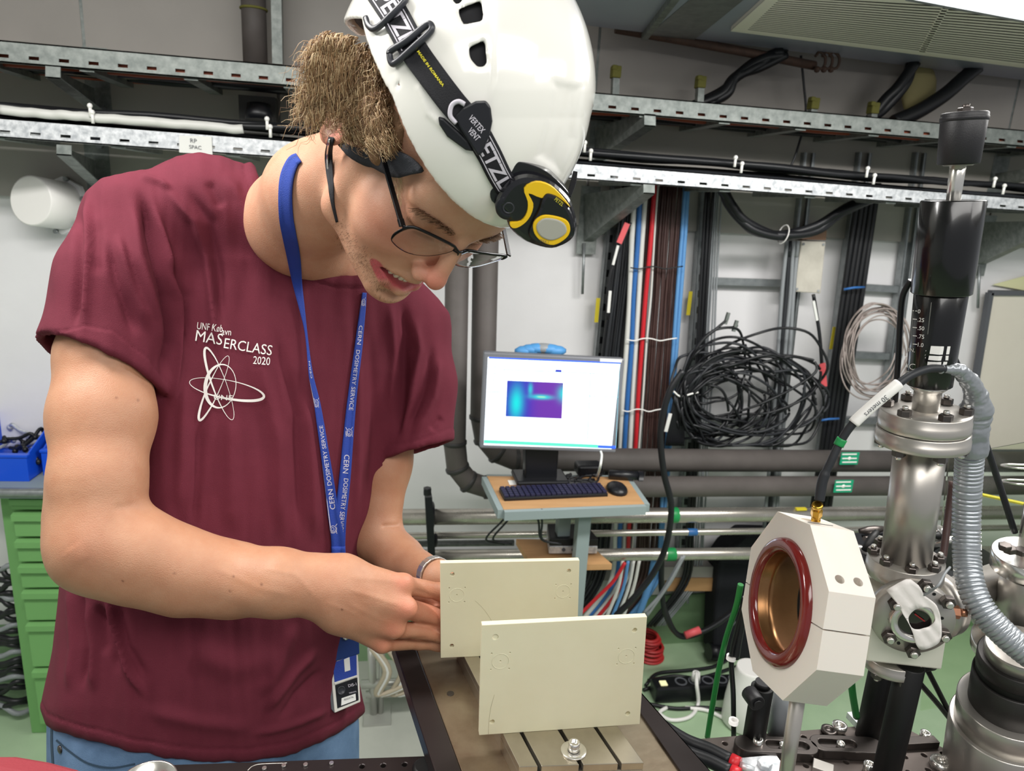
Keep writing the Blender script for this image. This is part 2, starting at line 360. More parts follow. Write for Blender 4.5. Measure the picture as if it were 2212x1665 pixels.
vcable(1422, 1362, .0035, 'cable_white', 'thin white cable beside the red cable', 'thin white cable', Y=2.035)
for i in range(9): vcable(1428 + i * 5.6, 1372 + i * 5.2, .0046, 'cable_brown', 'thin brown cable right of the red one, %s of nine' % ORD[i], 'brown cables of the vertical bundle', Y=2.055 - .006 * (i % 2))
for i in range(2): vcable(1480 + i * 8, 1420 + i * 6, .0062, 'cable_sky', 'sky blue cable at the right of the bundle, %s one' % ('left' if i == 0 else 'right'), 'sky blue cables of the vertical bundle', Y=2.045)
for i in range(3): vcable(1527 + i * 7, 1480 + i * 6, .005, 'black_cable', 'black cable right of the galvanised channel, %s of three' % ORD[i], 'black cables right of the channel')
for i in range(4): vcable(1542 + i * 6, 1500 + i * 5, .003, 'cable_grey', 'thin grey wire hanging beside the channel, %s of four' % ORD[i], 'thin grey wires', Y=2.08)
for i in range(4): vcable(1696 + i * 8, 1645 + i * 8, .0062, 'cable_grey' if i != 1 else 'black_cable_soft', '%s cable clamped to the slotted channel, %s of four' % ('black' if i == 1 else 'grey', ORD[i]), 'grey cables on the slotted channel', yt=555)
for i in range(5): vcable(1858 + i * 10, 1735 + i * 9, .0085, 'black_cable', 'thick black cable, %s from left of the five at right' % ORD[i], 'thick black cables at right', wob=.8)
# cable ties on the bundle
for (y, xa, xc) in ((578, 1362, 1475), (733, 1352, 1462), (886, 1343, 1430)):
    b = MB(); pts = [PY(xa + (xc - xa) * k / 6, y + 3 * math.sin(k * 1.9), 2.014) for k in range(7)]
    b.tube(cr(pts, 3), .002, 5); tag(obj('cable_tie', b, 'white_plastic' if y > 600 else 'black_plastic'), {578: 'topmost tie around the vertical cable bundle', 733: 'middle tie around the vertical cable bundle', 886: 'lowest tie around the vertical cable bundle'}[y], 'cable tie')
for (x, y) in ((1845, 622), (1790, 906)):
    b = MB(); b.tube([PY(x - 22, y + 3, 2.03), PY(x, y - 1, 2.02), PY(x + 22, y - 2, 2.03)], .004, 6); tag(obj('blue_tie', b, 'cable_blue'), 'blue tie %s on the thick black cables' % ('high' if y < 700 else 'low'), 'cable tie')
# dangling labelled plug cables
t = thing('marker_cable', 'black cable end with red and white markers before the black cables', 'cable', PY(1318, 640, 2.0))
b = MB(); b.tube(cr([PY(1362, 480, 2.0), PY(1345, 520, 2.0), PY(1325, 570, 2.0), PY(1314, 620, 2.0), PY(1312, 690, 2.0)], 6), .005, 8); obj('cord', b, 'black_cable', t)
b = MB(); b.bar(PY(1355, 482, 1.99), PY(1337, 525, 1.99), .016, .004, (0, 1, 0)); obj('red_marker', b, 'label_red', t)
b = MB(); b.bar(PY(1335, 530, 1.99), PY(1324, 572, 1.99), .007, .004, (0, 1, 0)); obj('white_marker', b, 'paper', t); b = MB(); b.bar(PY(1318, 628, 1.99), PY(1314, 675, 1.99), .008, .004, (0, 1, 0)); obj('white_marker', b, 'paper', t)
t = thing('junction_box', 'flat grey metal junction box on the wall right of the coil', 'box', PY(1745, 632, 2.07))
b = MB(); q = [PY(1732, 520, 2.07), PY(1784, 522, 2.07), PY(1773, 634, 2.07), PY(1716, 630, 2.07)]; b.slab(q, (0, .05, 0)); obj('cover', b, 'box_grey', t, bevel=.003)
b = MB(); q = [PY(1735, 495, 2.08), PY(1786, 497, 2.08), PY(1784, 519, 2.08), PY(1732, 517, 2.08)]; b.slab(q, (0, .05, 0)); obj('flap', b, 'box_brown', t)
b = MB()
for (x, y) in ((1736, 527), (1779, 528), (1722, 624), (1768, 628)): b.cyl(PY(x, y, 2.07), PY(x, y, 2.066), .004, 8)
obj('screw', b, 'steel_strut', t)
t = thing('marker_cable', 'black cable below the junction box with pink marker', 'cable', PY(1777, 830, 2.0))
b = MB(); b.tube(cr([PY(1757, 636, 2.03), PY(1764, 680, 2.03), PY(1772, 740, 2.02), PY(1778, 840, 2.02)], 6), .0055, 8); obj('cord', b, 'black_cable', t)
b = MB(); b.bar(PY(1776, 785, 2.0), PY(1780, 835, 2.0), .02, .004, (0, 1, 0)); obj('pink_marker', b, 'label_red', t)
b = MB(); b.bar(PY(1757, 650, 2.0), PY(1765, 692, 2.0), .008, .004, (0, 1, 0)); obj('white_marker', b, 'paper', t)
# big sagging black cable loop
def loop(name, label, pts, r, m, Y=1.9, n=1, spread=.0, grp=None, k=8, cat='cable'):
    for i in range(n):
        a = [PY(x, y, Y) + np.array([random.uniform(-1, 1), random.uniform(-1, 1), random.uniform(-1, 1)]) * spread for (x, y) in pts]
        b = MB(); b.tube(cr(a, k), r, 8); o = tag(obj(name, b, m), label + ('' if n == 1 else ', %s of %s' % (ORD[i], {2: 'two', 3: 'three', 4: 'four', 5: 'five'}[n])), cat, grp)
    return o
loop('cable', 'thick black cable sagging in a loop under the lower tray', [(1560, 400), (1580, 450), (1625, 492), (1690, 508), (1760, 495), (1820, 455), (1900, 420)], .012, 'black_cable', 1.95, 4, .009, 'thick cables sagging under the lower tray')
b = MB(); b.torus(PY(1692, 506, 1.95), (1, 0, -.2), .027, .002, 16, 5); tag(obj('cable_tie', b, 'white_plastic'), 'white tie around the sagging black cable loop', 'cable tie')
# black coil on the wall
coil = thing('cable_coil', 'large tangled coil of black cable hung on the back wall', 'coil', PY(1560, 960, 2.0))
for i in range(30):
    ax0 = 1462 + random.uniform(-14, 22); ay0 = 868 + random.uniform(-50, 30); rx = random.choice([random.uniform(55, 100), random.uniform(100, 158), random.uniform(120, 160)]); ry = random.uniform(45, 118); ph = random.uniform(-.45, .35); cx, cy = ax0 + rx, ay0 + random.uniform(-22, 12)
    pts = []
    for k in range(14):
        a = 2 * math.pi * k / 14; u = rx * math.cos(a) * (1.0 if math.cos(a) > 0 else .92); v = ry * math.sin(a)
        xx = cx + u * math.cos(ph) - v * math.sin(ph) + random.uniform(-7, 7); yy = cy + u * math.sin(ph) + v * math.cos(ph) + random.uniform(-7, 7)
        xx = max(xx, 1446 + (i % 7) * 5); pts.append(PY(xx, min(yy, 961), 1.995 + random.uniform(-.03, .02)))
    b = MB(); b.tube(cr(pts, 5, True), .0042, 6, caps=False); obj('loop', b, 'black_cable_soft' if i % 4 == 0 else 'black_cable', coil)
for (x, y) in ((1570, 690), (1588, 706)):
    b = MB(); b.tube(cr([PY(1470, 820, 1.98), PY(1510, 745, 1.97), PY(1545, 712, 1.97), PY(x, y, 1.98), PY(x + 2, y - 8, 1.98)], 6), .0042, 6); obj('loop', b, 'black_cable', coil)
for k in range(10):
    b = MB(); b.tube(cr([PY(1440 + k * 4, 962, 1.99), PY(1450 + k * 3, 900, 1.985), PY(1462 + k * 4, 850, 1.985), PY(1495 + k * 5, 800 - k * 2, 1.98), PY(1540 + k * 8, 772 - k * 3, 1.98)], 6), .0044, 6); obj('loop', b, 'black_cable', coil)
b = MB(); b.tube(cr([PY(x, y, 1.975) for (x, y) in ((1455, 845), (1470, 856), (1495, 850), (1508, 847))], 4), .003, 6); obj('tie', b, 'white_plastic', coil)
b = MB(); b.bar(PY(1448, 893, 1.96), PY(1438, 932, 1.96), .011, .003, (0, 1, 0)); obj('paper_marker', b, 'paper', coil)
b = MB(); b.bar(PY(1574, 675, 1.98), PY(1566, 700, 1.98), .009, .009); b.bar(PY(1592, 692, 1.98), PY(1584, 716, 1.98), .009, .009); obj('plug', b, 'galvanised_dull', coil)
# thin taupe wire loops
coil = thing('wire_coil', 'loops of thin taupe wire hung on the wall at right', 'coil', PY(1880, 900, 2.0))
for i in range(12):
    cx = 1890 + random.uniform(-12, 14); cy = 755 + random.uniform(-10, 14); rx = random.uniform(45, 72); ry = random.uniform(75, 100); ph = random.uniform(.0, .35)
    pts = []
    for k in range(12):
        a = 2 * math.pi * k / 12; u = rx * math.cos(a); v = ry * math.sin(a)
        pts.append(PY(cx + u * math.cos(ph) - v * math.sin(ph) + random.uniform(-3, 3), cy + u * math.sin(ph) + v * math.cos(ph) + random.uniform(-3, 3), 1.99 + random.uniform(-.02, .02)))
    b = MB(); b.tube(cr(pts, 5, True), .0024, 5, caps=False); obj('loop', b, 'cable_taupe', coil)
# thick cable from coil down over the pipes to floor, and the rest of the low cables
loop('cable', 'long black cable falling from the coil past the cart', [(1475, 800), (1445, 850), (1427, 930), (1434, 1020), (1450, 1095), (1438, 1180), (1410, 1240), (1370, 1290), (1330, 1330)], .009, 'black_cable', 1.72)
loop('cable', 'thin red cable sloping to the floor left of white cables', [(1350, 1215), (1325, 1255), (1290, 1290), (1255, 1325)], .0055, 'cable_red', 1.85)
for i in range(4): loop('cable', '%s cable end sloping to the floor, %s from the left of four' % ('white' if i != 1 else 'pale blue', ORD[i]), [(1345 + i * 12, 1210), (1335 + i * 11, 1270), (1305 + i * 12, 1345)], .0055, 'cable_white' if i != 1 else 'cable_sky', 1.87, grp='pale cable ends below the pipes')
loop('cable', 'pale blue cable end reaching the floor under the cables', [(1415, 1205), (1400, 1270), (1372, 1350)], .011, 'cable_sky', 1.9)
loop('cable', 'grey cable crossing low beside the pale blue end', [(1475, 1200), (1440, 1270), (1395, 1330)], .005, 'cable_grey', 1.86, 3, .008, 'grey cables beside the pale blue end')
loop('cable', 'black cable looping over the green skirting with pink marker', [(1430, 1200), (1432, 1270), (1440, 1330), (1470, 1375), (1520, 1365), (1570, 1330), (1620, 1290)], .008, 'black_cable', 1.9, 3, .006, 'black cables looping over the green skirting')
b = MB(); b.tube([PY(1480, 1372, 1.87), PY(1512, 1360, 1.87)], .012, 8); tag(obj('pink_marker', b, 'label_red'), 'pink marker sleeve on cable near the green skirting', 'marker')
# ================================================================ cable trays
def slotrail(name, tl, bl, tr, br, Y, m, slotpx=52, slotw=18, s0=.62, s1=.78, parent=None, phase=0.0):
    """front side rail of a ladder tray with real slots: corners in pixels on the plane Y"""
    A, B_, C_, D = [PY(x, y, Y) for (x, y) in (tl, bl, tr, br)]
    b = MB(); yv = np.array([0, 1.0, 0]); th = .003
    def pt(s, t): return (A * (1 - t) + B_ * t) * (1 - s) + (C_ * (1 - t) + D * t) * s
    def seg(sa, sb, ta, tb): b.hexa([pt(sa, ta), pt(sa, tb), pt(sb, tb), pt(sb, ta)], [pt(sa, ta) + yv * th, pt(sa, tb) + yv * th, pt(sb, tb) + yv * th, pt(sb, ta) + yv * th])
    seg(0, 1, 0, s0); seg(0, 1, s1, 1)
    n = max(1, int(abs(tr[0] - tl[0]) / slotpx)); e = slotw / slotpx / n
    prev = 0
    for i in range(n):
        sa = (i + .5 + phase) / n; seg(prev, sa - e / 2, s0, s1); prev = sa + e / 2
    seg(prev, 1, s0, s1)
    # folded lips top and bottom
    for t in (0, 1):
        b.hexa([pt(0, t), pt(0, t) + yv * .018, pt(1, t) + yv * .018, pt(1, t)], [q + np.array([0, 0, -.003 if t == 0 else .003]) for q in (pt(0, t), pt(0, t) + yv * .018, pt(1, t) + yv * .018, pt(1, t))])
    return obj(name, b, m, parent), pt
def tray(label, L, R, Y, Yb, m, ph=0.0, rungs=(), backz=.0, slotpx=52):
    t = thing('cable_tray', label, 'cable tray', PY(1100, (L[1] + R[1]) / 2, Y))
    _, pt = slotrail('side_rail', (-900, L[0]), (-900, L[1]), (2700, R[0]), (2700, R[1]), Y, m, parent=t, phase=ph, slotpx=slotpx)
    bk = MB(); a = pt(0, .2); c = pt(1, .2); h = (pt(0, 0) - pt(0, 1))[2]
    bk.bar(a + np.array([0, Yb - Y, -h * .3]), c + np.array([0, Yb - Y, -h * .3]), .004, h, (0, 1, 0)); obj('rear_rail', bk, m, t)
    for s in rungs:
        b = MB(); p0 = pt(s, .93) + np.array([0, .008, 0]); b.bar(p0, p0 + np.array([0.0, Yb - Y, 0]), .03, .014, (0, 0, 1)); obj('rung', b, 'galvanised_dull', t)
    return t, pt
rg = [i / 17 for i in range(1, 17)]
# rails as straight lines in pixel space: slopes measured on either side of the person
YL = 1.80; YU = 1.84
tl, ptl = tray('bright galvanised lower cable tray with a paper label', (183, 232), (466, 492), YL, YW - .08, 'galvanised', rungs=rg)
tu, ptu = tray('upper cable tray in painted-on shade, carrying orange and beige cables', (7, 60), (324, 357), YU, YW - .06, 'galvanised_dull', rungs=[i / 19 + .01 for i in range(1, 19)])  # darker zinc than the lower tray: its shadow is put into the colour
def inx(pt, s, t, dy, dz=0): return pt(s, t) + np.array([0, dy, dz])
# cables lying in the trays: one object per cable
def lay(pt, dy, dz, r, m, label, grp, s0=0, s1=1, wob=.006):
    pts = [inx(pt, s0 + (s1 - s0) * k / 24, .9, dy, dz) + np.array([0, random.uniform(-wob, wob), random.uniform(-wob, wob) * .6]) for k in range(25)]
    b = MB(); b.tube(cr(pts, 3), r, 6); return tag(obj('cable', b, m), label, 'cable', grp)
for i in range(6): lay(ptl, .035 + .026 * i, .022 + .008 * (i % 3), .012, 'black_cable_soft' if i % 2 else 'black_cable', 'thick black cable lying in the lower tray, %s from the front rail' % ORD[i], 'black cables in the lower tray')
for i in range(5): lay(ptl, .03 + .02 * i, .062 + .004 * (i % 2), .008, 'black_cable', 'black cable heaped over the lower tray rim, %s from the front' % ORD[i], 'black cables heaped above the lower tray rim', wob=.009)
lay(ptl, .008, .052, .011, 'cable_white', 'white cable riding on the lower tray rim at left', None, .18, .30, .003)
for i, (m, n) in enumerate([('cable_orange', 'orange'), ('cable_beige', 'beige'), ('cable_orange', 'orange'), ('cable_brown', 'dark brown'), ('black_cable', 'black'), ('cable_beige', 'beige'), ('black_cable', 'black'), ('cable_orange', 'orange')]):
    lay(ptu, .03 + .034 * i, .012 + .006 * (i % 2), .013, m, '%s cable in the upper tray, %s from the front rail' % (n, ORD[i]), '%s cables in the upper tray' % n)
# paper label on the lower rail
t = thing('paper_label', 'white handwritten paper label on the lower tray rail', 'label', PY(423, 315, YL - .004))
b = MB(); b.slab([PY(387, 293, YL - .004), PY(387, 329, YL - .004), PY(459, 334, YL - .004), PY(457, 295, YL - .004)], (0, .001, 0)); obj('sheet', b, 'paper', t)
text_on('handwriting', 'RP', PY(418, 304, YL - .005), (1, 0, -.03), (0, 0, 1), .009, 'ink_dark', t)
text_on('handwriting', 'SPAC', PY(422, 318, YL - .005), (1, 0, -.03), (0, 0, 1), .008, 'ink_dark', t)
# brackets under the trays
def bracket(label, quad, Y, m='galvanised_dull', group=None, th=.004):
    """quad: pixel polygon of the gusset: (front top, front bottom, wall bottom, wall top) with their Y"""
    pts = [PY(x, y, yy) for (x, y, yy) in quad]
    t = thing('tray_bracket', label, 'bracket', pts[2], group)
    b = MB(); n = nrm(np.cross(pts[1] - pts[0], pts[2] - pts[0])); b.slab(pts, n * th); obj('gusset', b, m, t)
    b = MB()
    w = np.array([.03, 0, 0]) * (1 if n[0] > 0 else 1)
    b.slab([pts[1], pts[1] + w, pts[2] + w, pts[2]], (0, 0, .003)); b.slab([pts[0], pts[0] + w, pts[1] + w, pts[1]], (0, .003, 0)); obj('flange', b, m, t)
    b = MB()
    pw = pts[2] + np.array([.0, 0, .0]); b.box(pw + np.array([.01, 0.01, .06]), .06, .008, .2); obj('wall_plate', b, m, t)
    b = MB()
    for dz in (.01, .11): b.hexp(pw + np.array([.02, .005, dz]), (0, -1, 0), .008, .008)
    obj('bolt', b, 'steel_strut', t)
    return t
YB = YW - .03
bracket('bracket under the lower tray, left of the person', [(122, 312, YL), (122, 335, YL), (205, 408, YB), (200, 345, YB)], YL)
bracket('bracket under the upper tray, left of the person', [(98, 142, YU), (98, 168, YU), (205, 245, YB), (200, 190, YB)], YU)
bracket('large bracket under the lower tray beside the headlamp', [(1390, 398, YL), (1390, 418, YL), (1262, 520, YB), (1262, 420, YB)], YL)
bracket('bracket under the upper tray right of the helmet', [(1392, 245, YU), (1392, 272, YU), (1285, 345, YB), (1285, 275, YB)], YU)
bracket('bracket at the right edge under the lower tray', [(2260, 478, YL), (2260, 500, YL), (2112, 570, YB), (2112, 480, YB)], YL)
bracket('bracket at the right edge under the upper tray', [(2290, 350, YU), (2290, 372, YU), (2150, 400, YB), (2150, 375, YB)], YU)
for (x, y, y2, lab) in ((1262, 525, 635, 'thin threaded rod below the bracket by the headlamp'), (2116, 575, 665, 'thin threaded rod below the bracket at right')):
    b = MB(); b.cyl(PY(x, y, YB), PY(x - 4, y2, YB), .0045, 8); tag(obj('threaded_rod', b, 'steel_strut'), lab, 'rod')
# small screws and studs standing on the lower rail
for i, (x, y) in enumerate([(195, 240), (200, 254), (577, 268), (584, 285), (1263, 318), (1276, 336), (1588, 350), (1602, 363), (1873, 373), (1888, 388), (2148, 395), (2168, 410)]):
    b = MB(); p = PY(x, y, YL - .006); b.cyl(p - np.array([0, 0, .012]), p + np.array([0, 0, .01]), .0035, 8); b.sphere(p + np.array([0, 0, .011]), .006, 8); tag(obj('tie_stud', b, 'white_plastic'), 'small white cable tie end standing above the lower tray', 'tie end', 'white tie ends along the lower tray')
# things above: duct rising at top left, its grey companion, black duct head
t = thing('exhaust_duct', 'grey brown vertical duct rising behind the upper tray', 'duct', PY(552, 130, 2.0))
b = MB(); b.cyl(PY(552, 140, 2.05), PY(545, -60, 2.05), .03, 20); obj('duct_pipe', b, 'insulation', t); b = MB(); b.torus(PY(548, 20, 2.05), (0, 0, 1), .031, .003); obj('duct_band', b, 'foam_yellow', t)
b = MB(); b.bar(PY(601, 140, 2.05), PY(597, -60, 2.05), .025, .03, (0, 1, 0)); tag(obj('ceiling_strut', b, 'galvanised_dull'), 'narrow grey strut just right of the vertical duct', 'strut')
t = thing('duct_end', 'round black duct end box seen between the two trays', 'duct', PY(560, 250, 2.02))
b = MB(); b.box(PY(560, 250, 2.08), .09, .06, .09); obj('housing', b, 'insulation_dark', t); b = MB(); b.lathe(PY(560, 262, 2.0), (0, .15, 1), [(.034, 0), (.034, .02), (.03, .03), (.03, .04)], 20); obj('cap', b, 'black_plastic', t)
# round duct cap on the left wall area
t = thing('round_vent_cap', 'round white vent cap on the wall left of the sleeve', 'vent cap', PY(70, 435, 2.15))
n = nrm([-.35, -.9, .12]); c = PY(66, 433, 2.03)
b = MB(); b.lathe(c - n * .13, n, [(.062, 0), (.062, .128), (.058, .13)], 36); obj('cap', b, 'white_plastic', t)
b = MB(); b.lathe(c - n * .11, n, [(.075, 0), (.075, .012)], 8, False); obj('flange', b, 'wall_paint', t)
for k in range(6):
    b = MB(); a = k * 1.047 + .3; x_, y_, _ = basis(n); b.cyl(c - n * .1 + (x_ * math.cos(a) + y_ * math.sin(a)) * .07, c - n * .09 + (x_ * math.cos(a) + y_ * math.sin(a)) * .07, .006, 8); obj('bolt', b, 'steel_strut', t)
# conduits and foam pieces above the upper tray
for (x, y, x2, y2, lab) in ((1327, 200, 1330, 150, 'strut end with yellow foam nearest the helmet'), (1509, 212, 1513, 172, 'strut end with yellow foam left of the rising cables'), (1752, 238, 1757, 218, 'strut end with yellow foam under the copper pipes'), (1882, 250, 1886, 228, 'strut end with yellow foam at the foot of right cables')):
    t = thing('strut_end', lab, 'strut', PY(x, y, 1.96)); b = MB(); b.bar(PY(x, y + 30, 1.98), PY(x2, y2, 1.98), .018, .02, (0, 1, 0)); obj('strut', b, 'galvanised_dull', t)
    b = MB(); b.box(PY(x2, y2 + 6, 1.978), .024, .028, .03); b.box(PY(x2 - 3, y2 - 4, 1.972), .014, .02, .012); b.sphere(PY(x2 + 4, y2, 1.97), .009, 8); obj('foam', b, 'foam_yellow', t, bevel=.004)
loop('cable', 'thick black cable rising from the upper tray to the air unit', [(1500, 235), (1560, 205), (1590, 170), (1640, 140), (1690, 110)], .013, 'black_cable', 2.0, 5, .012, 'black cables rising to the air unit')
loop('cable', 'black cable loop rising at the right above the upper tray', [(1880, 260), (1915, 225), (1945, 180), (1975, 130)], .016, 'black_cable', 2.0, 2, .012, 'black cables rising at right')
loop('cable', 'thick insulated hose bending up at right of the foam', [(1930, 265), (1985, 240), (2040, 205), (2080, 170), (2110, 145)], .022, 'black_cable', 2.0)
loop('cable', 'dark cable dipping from air unit to the tray', [(1730, 120), (1736, 180), (1740, 250), (1720, 330), (1705, 365)], .0035, 'black_cable_soft', 2.05)
b = MB(); c = PY(1985, 195, 2.08); b.sphere(c, .05, 16, (1.1, .5, 1.5)); tag(obj('foam_patch', b, 'foam_tan'), 'tan foam filling behind the insulated hose', 'foam')
t = thing('copper_pipes', 'rusty refrigerant pipes with small valves above the upper tray', 'pipes', PY(1600, 110, 2.0))
b = MB(); b.tube([PY(1330, 62, 2.0), PY(1480, 88, 2.0), PY(1640, 118, 2.0), PY(1760, 142, 2.0)], .012, 10); obj('pipe_run', b, 'rust', t)
for k in range(3):
    b = MB(); x = 1765 + k * 15; b.tube(cr([PY(x, 150, 1.98), PY(x + 14, 145, 1.98), PY(x + 18, 125, 1.98), PY(x + 6, 112, 1.98), PY(x - 4, 122, 1.98)], 5), .004, 6); b.sphere(PY(x, 150, 1.98), .009, 8); obj('valve_loop', b, 'rust', t)
# seam trim between wall and air unit already given by the cladding; ---- air unit with vent
ZA = 1.985
t = thing('air_unit', 'ceiling air unit with cream slatted grille at top right', 'air conditioner', PZ(1800, 90, ZA))
rl, rr = PZ(1245, 52, ZA), PZ(2330, 188, ZA); fl, fr = PZ(1205, -140, ZA), PZ(2700, -260, ZA)
b = MB(); b.slab([rl, rr, fr, fl], (0, 0, .3)); obj('casing', b, 'duct_blue', t)
b = MB(); b.bar(PZ(1392, 80, ZA - .008), PZ(1500, -60, ZA - .008), .016, .016); obj('support_channel', b, 'galvanised_dull', t)
b = MB(); b.slab([PZ(1400, 76, ZA - .001), PZ(1500, 86, ZA - .001), PZ(1680, -60, ZA - .001), PZ(1560, -60, ZA - .001)], (0, 0, .0005)); obj('casing_seam', b, 'steel_strut', t)
# grille frame: cream, with fine slats running along x
g = [PZ(1578, 68, ZA - .012), PZ(2330, 162, ZA - .012), PZ(2420, 20, ZA - .012), PZ(1672, -16, ZA - .012)]
def bl(s, tt): return (g[0] * (1 - s) + g[1] * s) * (1 - tt) + (g[3] * (1 - s) + g[2] * s) * tt
b = MB()
for (s0, s1, t0, t1) in ((0, 1, 0, .07), (0, 1, .93, 1), (0, .035, .07, .93), (.965, 1, .07, .93), (.5, .52, .07, .93)):
    b.slab([bl(s0, t0), bl(s1, t0), bl(s1, t1), bl(s0, t1)], (0, 0, .012))
obj('grille_frame', b, 'cream_metal', t, bevel=.0012)
ns = 20; sl = None
for i in range(ns):
    t0 = .075 + .855 * i / ns; t1 = t0 + .021
    b = MB(); b.slab([bl(.035, t0), bl(.965, t0), bl(.965, t1), bl(.035, t1)], (0, 0, .0008)); obj('grille_slat', b, 'cream_metal', t)
b = MB(); b.slab([bl(.0, .0) + np.array([0, 0, .0022]), bl(1, 0) + np.array([0, 0, .0022]), bl(1, 1) + np.array([0, 0, .0022]), bl(0, 1) + np.array([0, 0, .0022])], (0, 0, .001)); obj('grille_gap_shade', b, 'gap_shade', t)  # dark sheet standing in for the shade between the slats
b = MB(); b.cyl(bl(.2, .965) - np.array([0, 0, .001]), bl(.2, .965) + np.array([0, 0, .003]), .004, 10); obj('grille_screw', b, 'ink_dark', t)
# fluorescent lamp just below, at the top right corner
t = thing('fluorescent_lamp', 'bright ceiling lamp cut by the top right corner', 'lamp', PZ(2150, -10, 1.95))
q = [PZ(1968, -12, 1.95), PZ(2260, 44, 1.95), PZ(2330, -60, 1.95), PZ(2000, -100, 1.95)]
mat('lamp_white', '#ffffff', 0.4, emit=6)
b = MB(); b.slab(q, (0, 0, .012)); obj('diffuser', b, 'lamp_white', t)
b = MB(); e = nrm(q[1] - q[0]); b.bar(q[0] + np.array([0, .006, .012]), q[1] + np.array([0, .006, .012]), .012, .04); obj('housing', b, 'steel_strut', t)
# ================================================================ right side: whiteboard, yellow triangle
t = thing('whiteboard', 'whiteboard in a dark frame at the right edge', 'whiteboard', PY(2190, 830, 2.13))
q = [PY(2138, 632, 2.12), PY(2330, 634, 2.12), PY(2300, 975, 2.12), PY(2082, 975, 2.12)]
mat('board_white', '#dcd6c8', 0.3, col2='#d2cbbd', scale=3)
b = MB(); b.slab(q, (0, .01, 0)); obj('panel', b, 'board_white', t)
b = MB(); b.bar(q[0], q[3], .016, .02, (0, 1, 0)); b.bar(q[0], q[1], .016, .02, (0, 1, 0)); b.bar(q[3], q[2], .016, .02, (0, 1, 0)); obj('frame', b, 'ink_dark', t)
b = MB(); b.slab([PY(2145, 615, 2.15), PY(2230, 592, 2.15), PY(2230, 630, 2.15)], (0, .003, 0)); mat('pale_yellow', '#dcdcae', .6); tag(obj('warning_triangle', b, 'pale_yellow'), 'pale yellow triangular sign above the whiteboard', 'sign')
# ================================================================ left: green cabinet, bins, glove box
zt = .72
A = PZ(-40, 1048, zt); 
dc = 1.98
fl_ = PZ(62, 1592, 0.0)                       # front left foot
xv = nrm(np.array([1.0, -.06, 0])); yv = np.array([.06, 1, 0]); zv = np.array([0, 0, 1.0])
def px_on(x, y, p0, n):                      # ray onto a plane
    r = wray(x, y); return CAMP + r * (((p0 - CAMP) @ n) / (r @ n))
nf = nrm(yv)
cabt = px_on(-6, 1062, fl_, nf); H = cabt[2]
fr_ = px_on(262, 1585, fl_, nf); fr_[2] = 0
Wd = np.linalg.norm((fr_ - fl_)[:2]); xv = nrm(fr_ - fl_); yv = np.cross(zv, xv)
cab = thing('drawer_cabinet', 'green steel drawer cabinet behind the person at left', 'cabinet', fl_)
def cp(x, y, z): return fl_ + xv * x + yv * y + zv * z
b = MB(); b.box(cp(Wd / 2, .24, H / 2), Wd, .45, H, (xv, yv, zv)); obj('carcass', b, 'cabinet_green', cab, bevel=.003)
ys = [1066, 1100, 1158, 1212, 1268, 1338, 1438, 1562]
zs = [px_on(20 + (yy - 1062) * .1, yy, fl_, nf)[2] for yy in ys]
for i in range(len(zs) - 1):
    z1, z0 = zs[i] - .004, zs[i + 1] + .004
    b = MB(); b.box(cp(Wd / 2 + .010, -.004, (z0 + z1) / 2), Wd - .06, .014, z1 - z0, (xv, yv, zv)); dr = obj('drawer', b, 'cabinet_green', cab, bevel=.002)
    b = MB(); hp = [cp(.041, -.011, z1 - .001), cp(.041, -.021, z1 - .004), cp(.041, -.021, z1 - .02), cp(.041, -.018, z1 - .02), cp(.041, -.017, z1 - .009), cp(.041, -.011, z1 - .008)]
    b.slab(hp, xv * (Wd - .062)); h = obj('handle', b, 'cabinet_green', dr)
b = MB(); b.tube(cr([cp(-.02, .3, H + .02), cp(-.02, -.02, H + .02), cp(.0, -.045, H + .02), cp(.03, -.05, H + .02), cp(Wd, -.05, H + .02)], 6), .012, 10); obj('top_rail', b, 'steel_strut', cab)
b = MB(); b.box(cp(Wd / 2, .2, H + .012), Wd + .02, .5, .018, (xv, yv, zv)); obj('top_sheet', b, 'frame_grey', cab, bevel=.002)
for xx, s in ((.075, 'B'), (.145, '11')): text_on('marking', s, cp(xx, -.0175, zs[0] + .012), xv, zv, .02, 'ink_dark', cab, off=.001)
Ht = H + .021
def openbin(label, c, w, d, h, m):
    t = thing('storage_bin', label, 'bin', c, None); b = MB(); th = .004
    for (o0, sx, sy, sz) in (((0, 0, th / 2), w, d, th), ((0, d / 2, h / 2), w, th, h), ((0, -d / 2, h * .3), w, th, h * .6)): b.box(c + xv * o0[0] + yv * o0[1] + zv * o0[2], sx, sy, sz, (xv, yv, zv))
    for s in (-1, 1):
        x0 = c + xv * s * w / 2; b.slab([x0 - yv * d / 2, x0 + yv * d / 2, x0 + yv * d / 2 + zv * h, x0 + zv * h, x0 - yv * d / 2 + zv * h * .6], xv * th * (-s))
    obj('shell', b, m, t, bevel=.001)
    b = MB(); b.box(c - yv * (d / 2 - .004) + zv * h * .6, w + .006, .018, .008, (xv, yv, zv)); obj('rim', b, m, t, bevel=.002)
    return t
kx = .0
c0 = cp(-.02, .15, Ht); c1 = cp(.175, .17, Ht)
openbin('blue open bin holding black clamps on the cabinet, leftmost', c0, .19, .26, .115, 'bin_blue'); openbin('blue open bin partly hidden behind the upper arm', c1, .17, .22, .115, 'bin_blue')
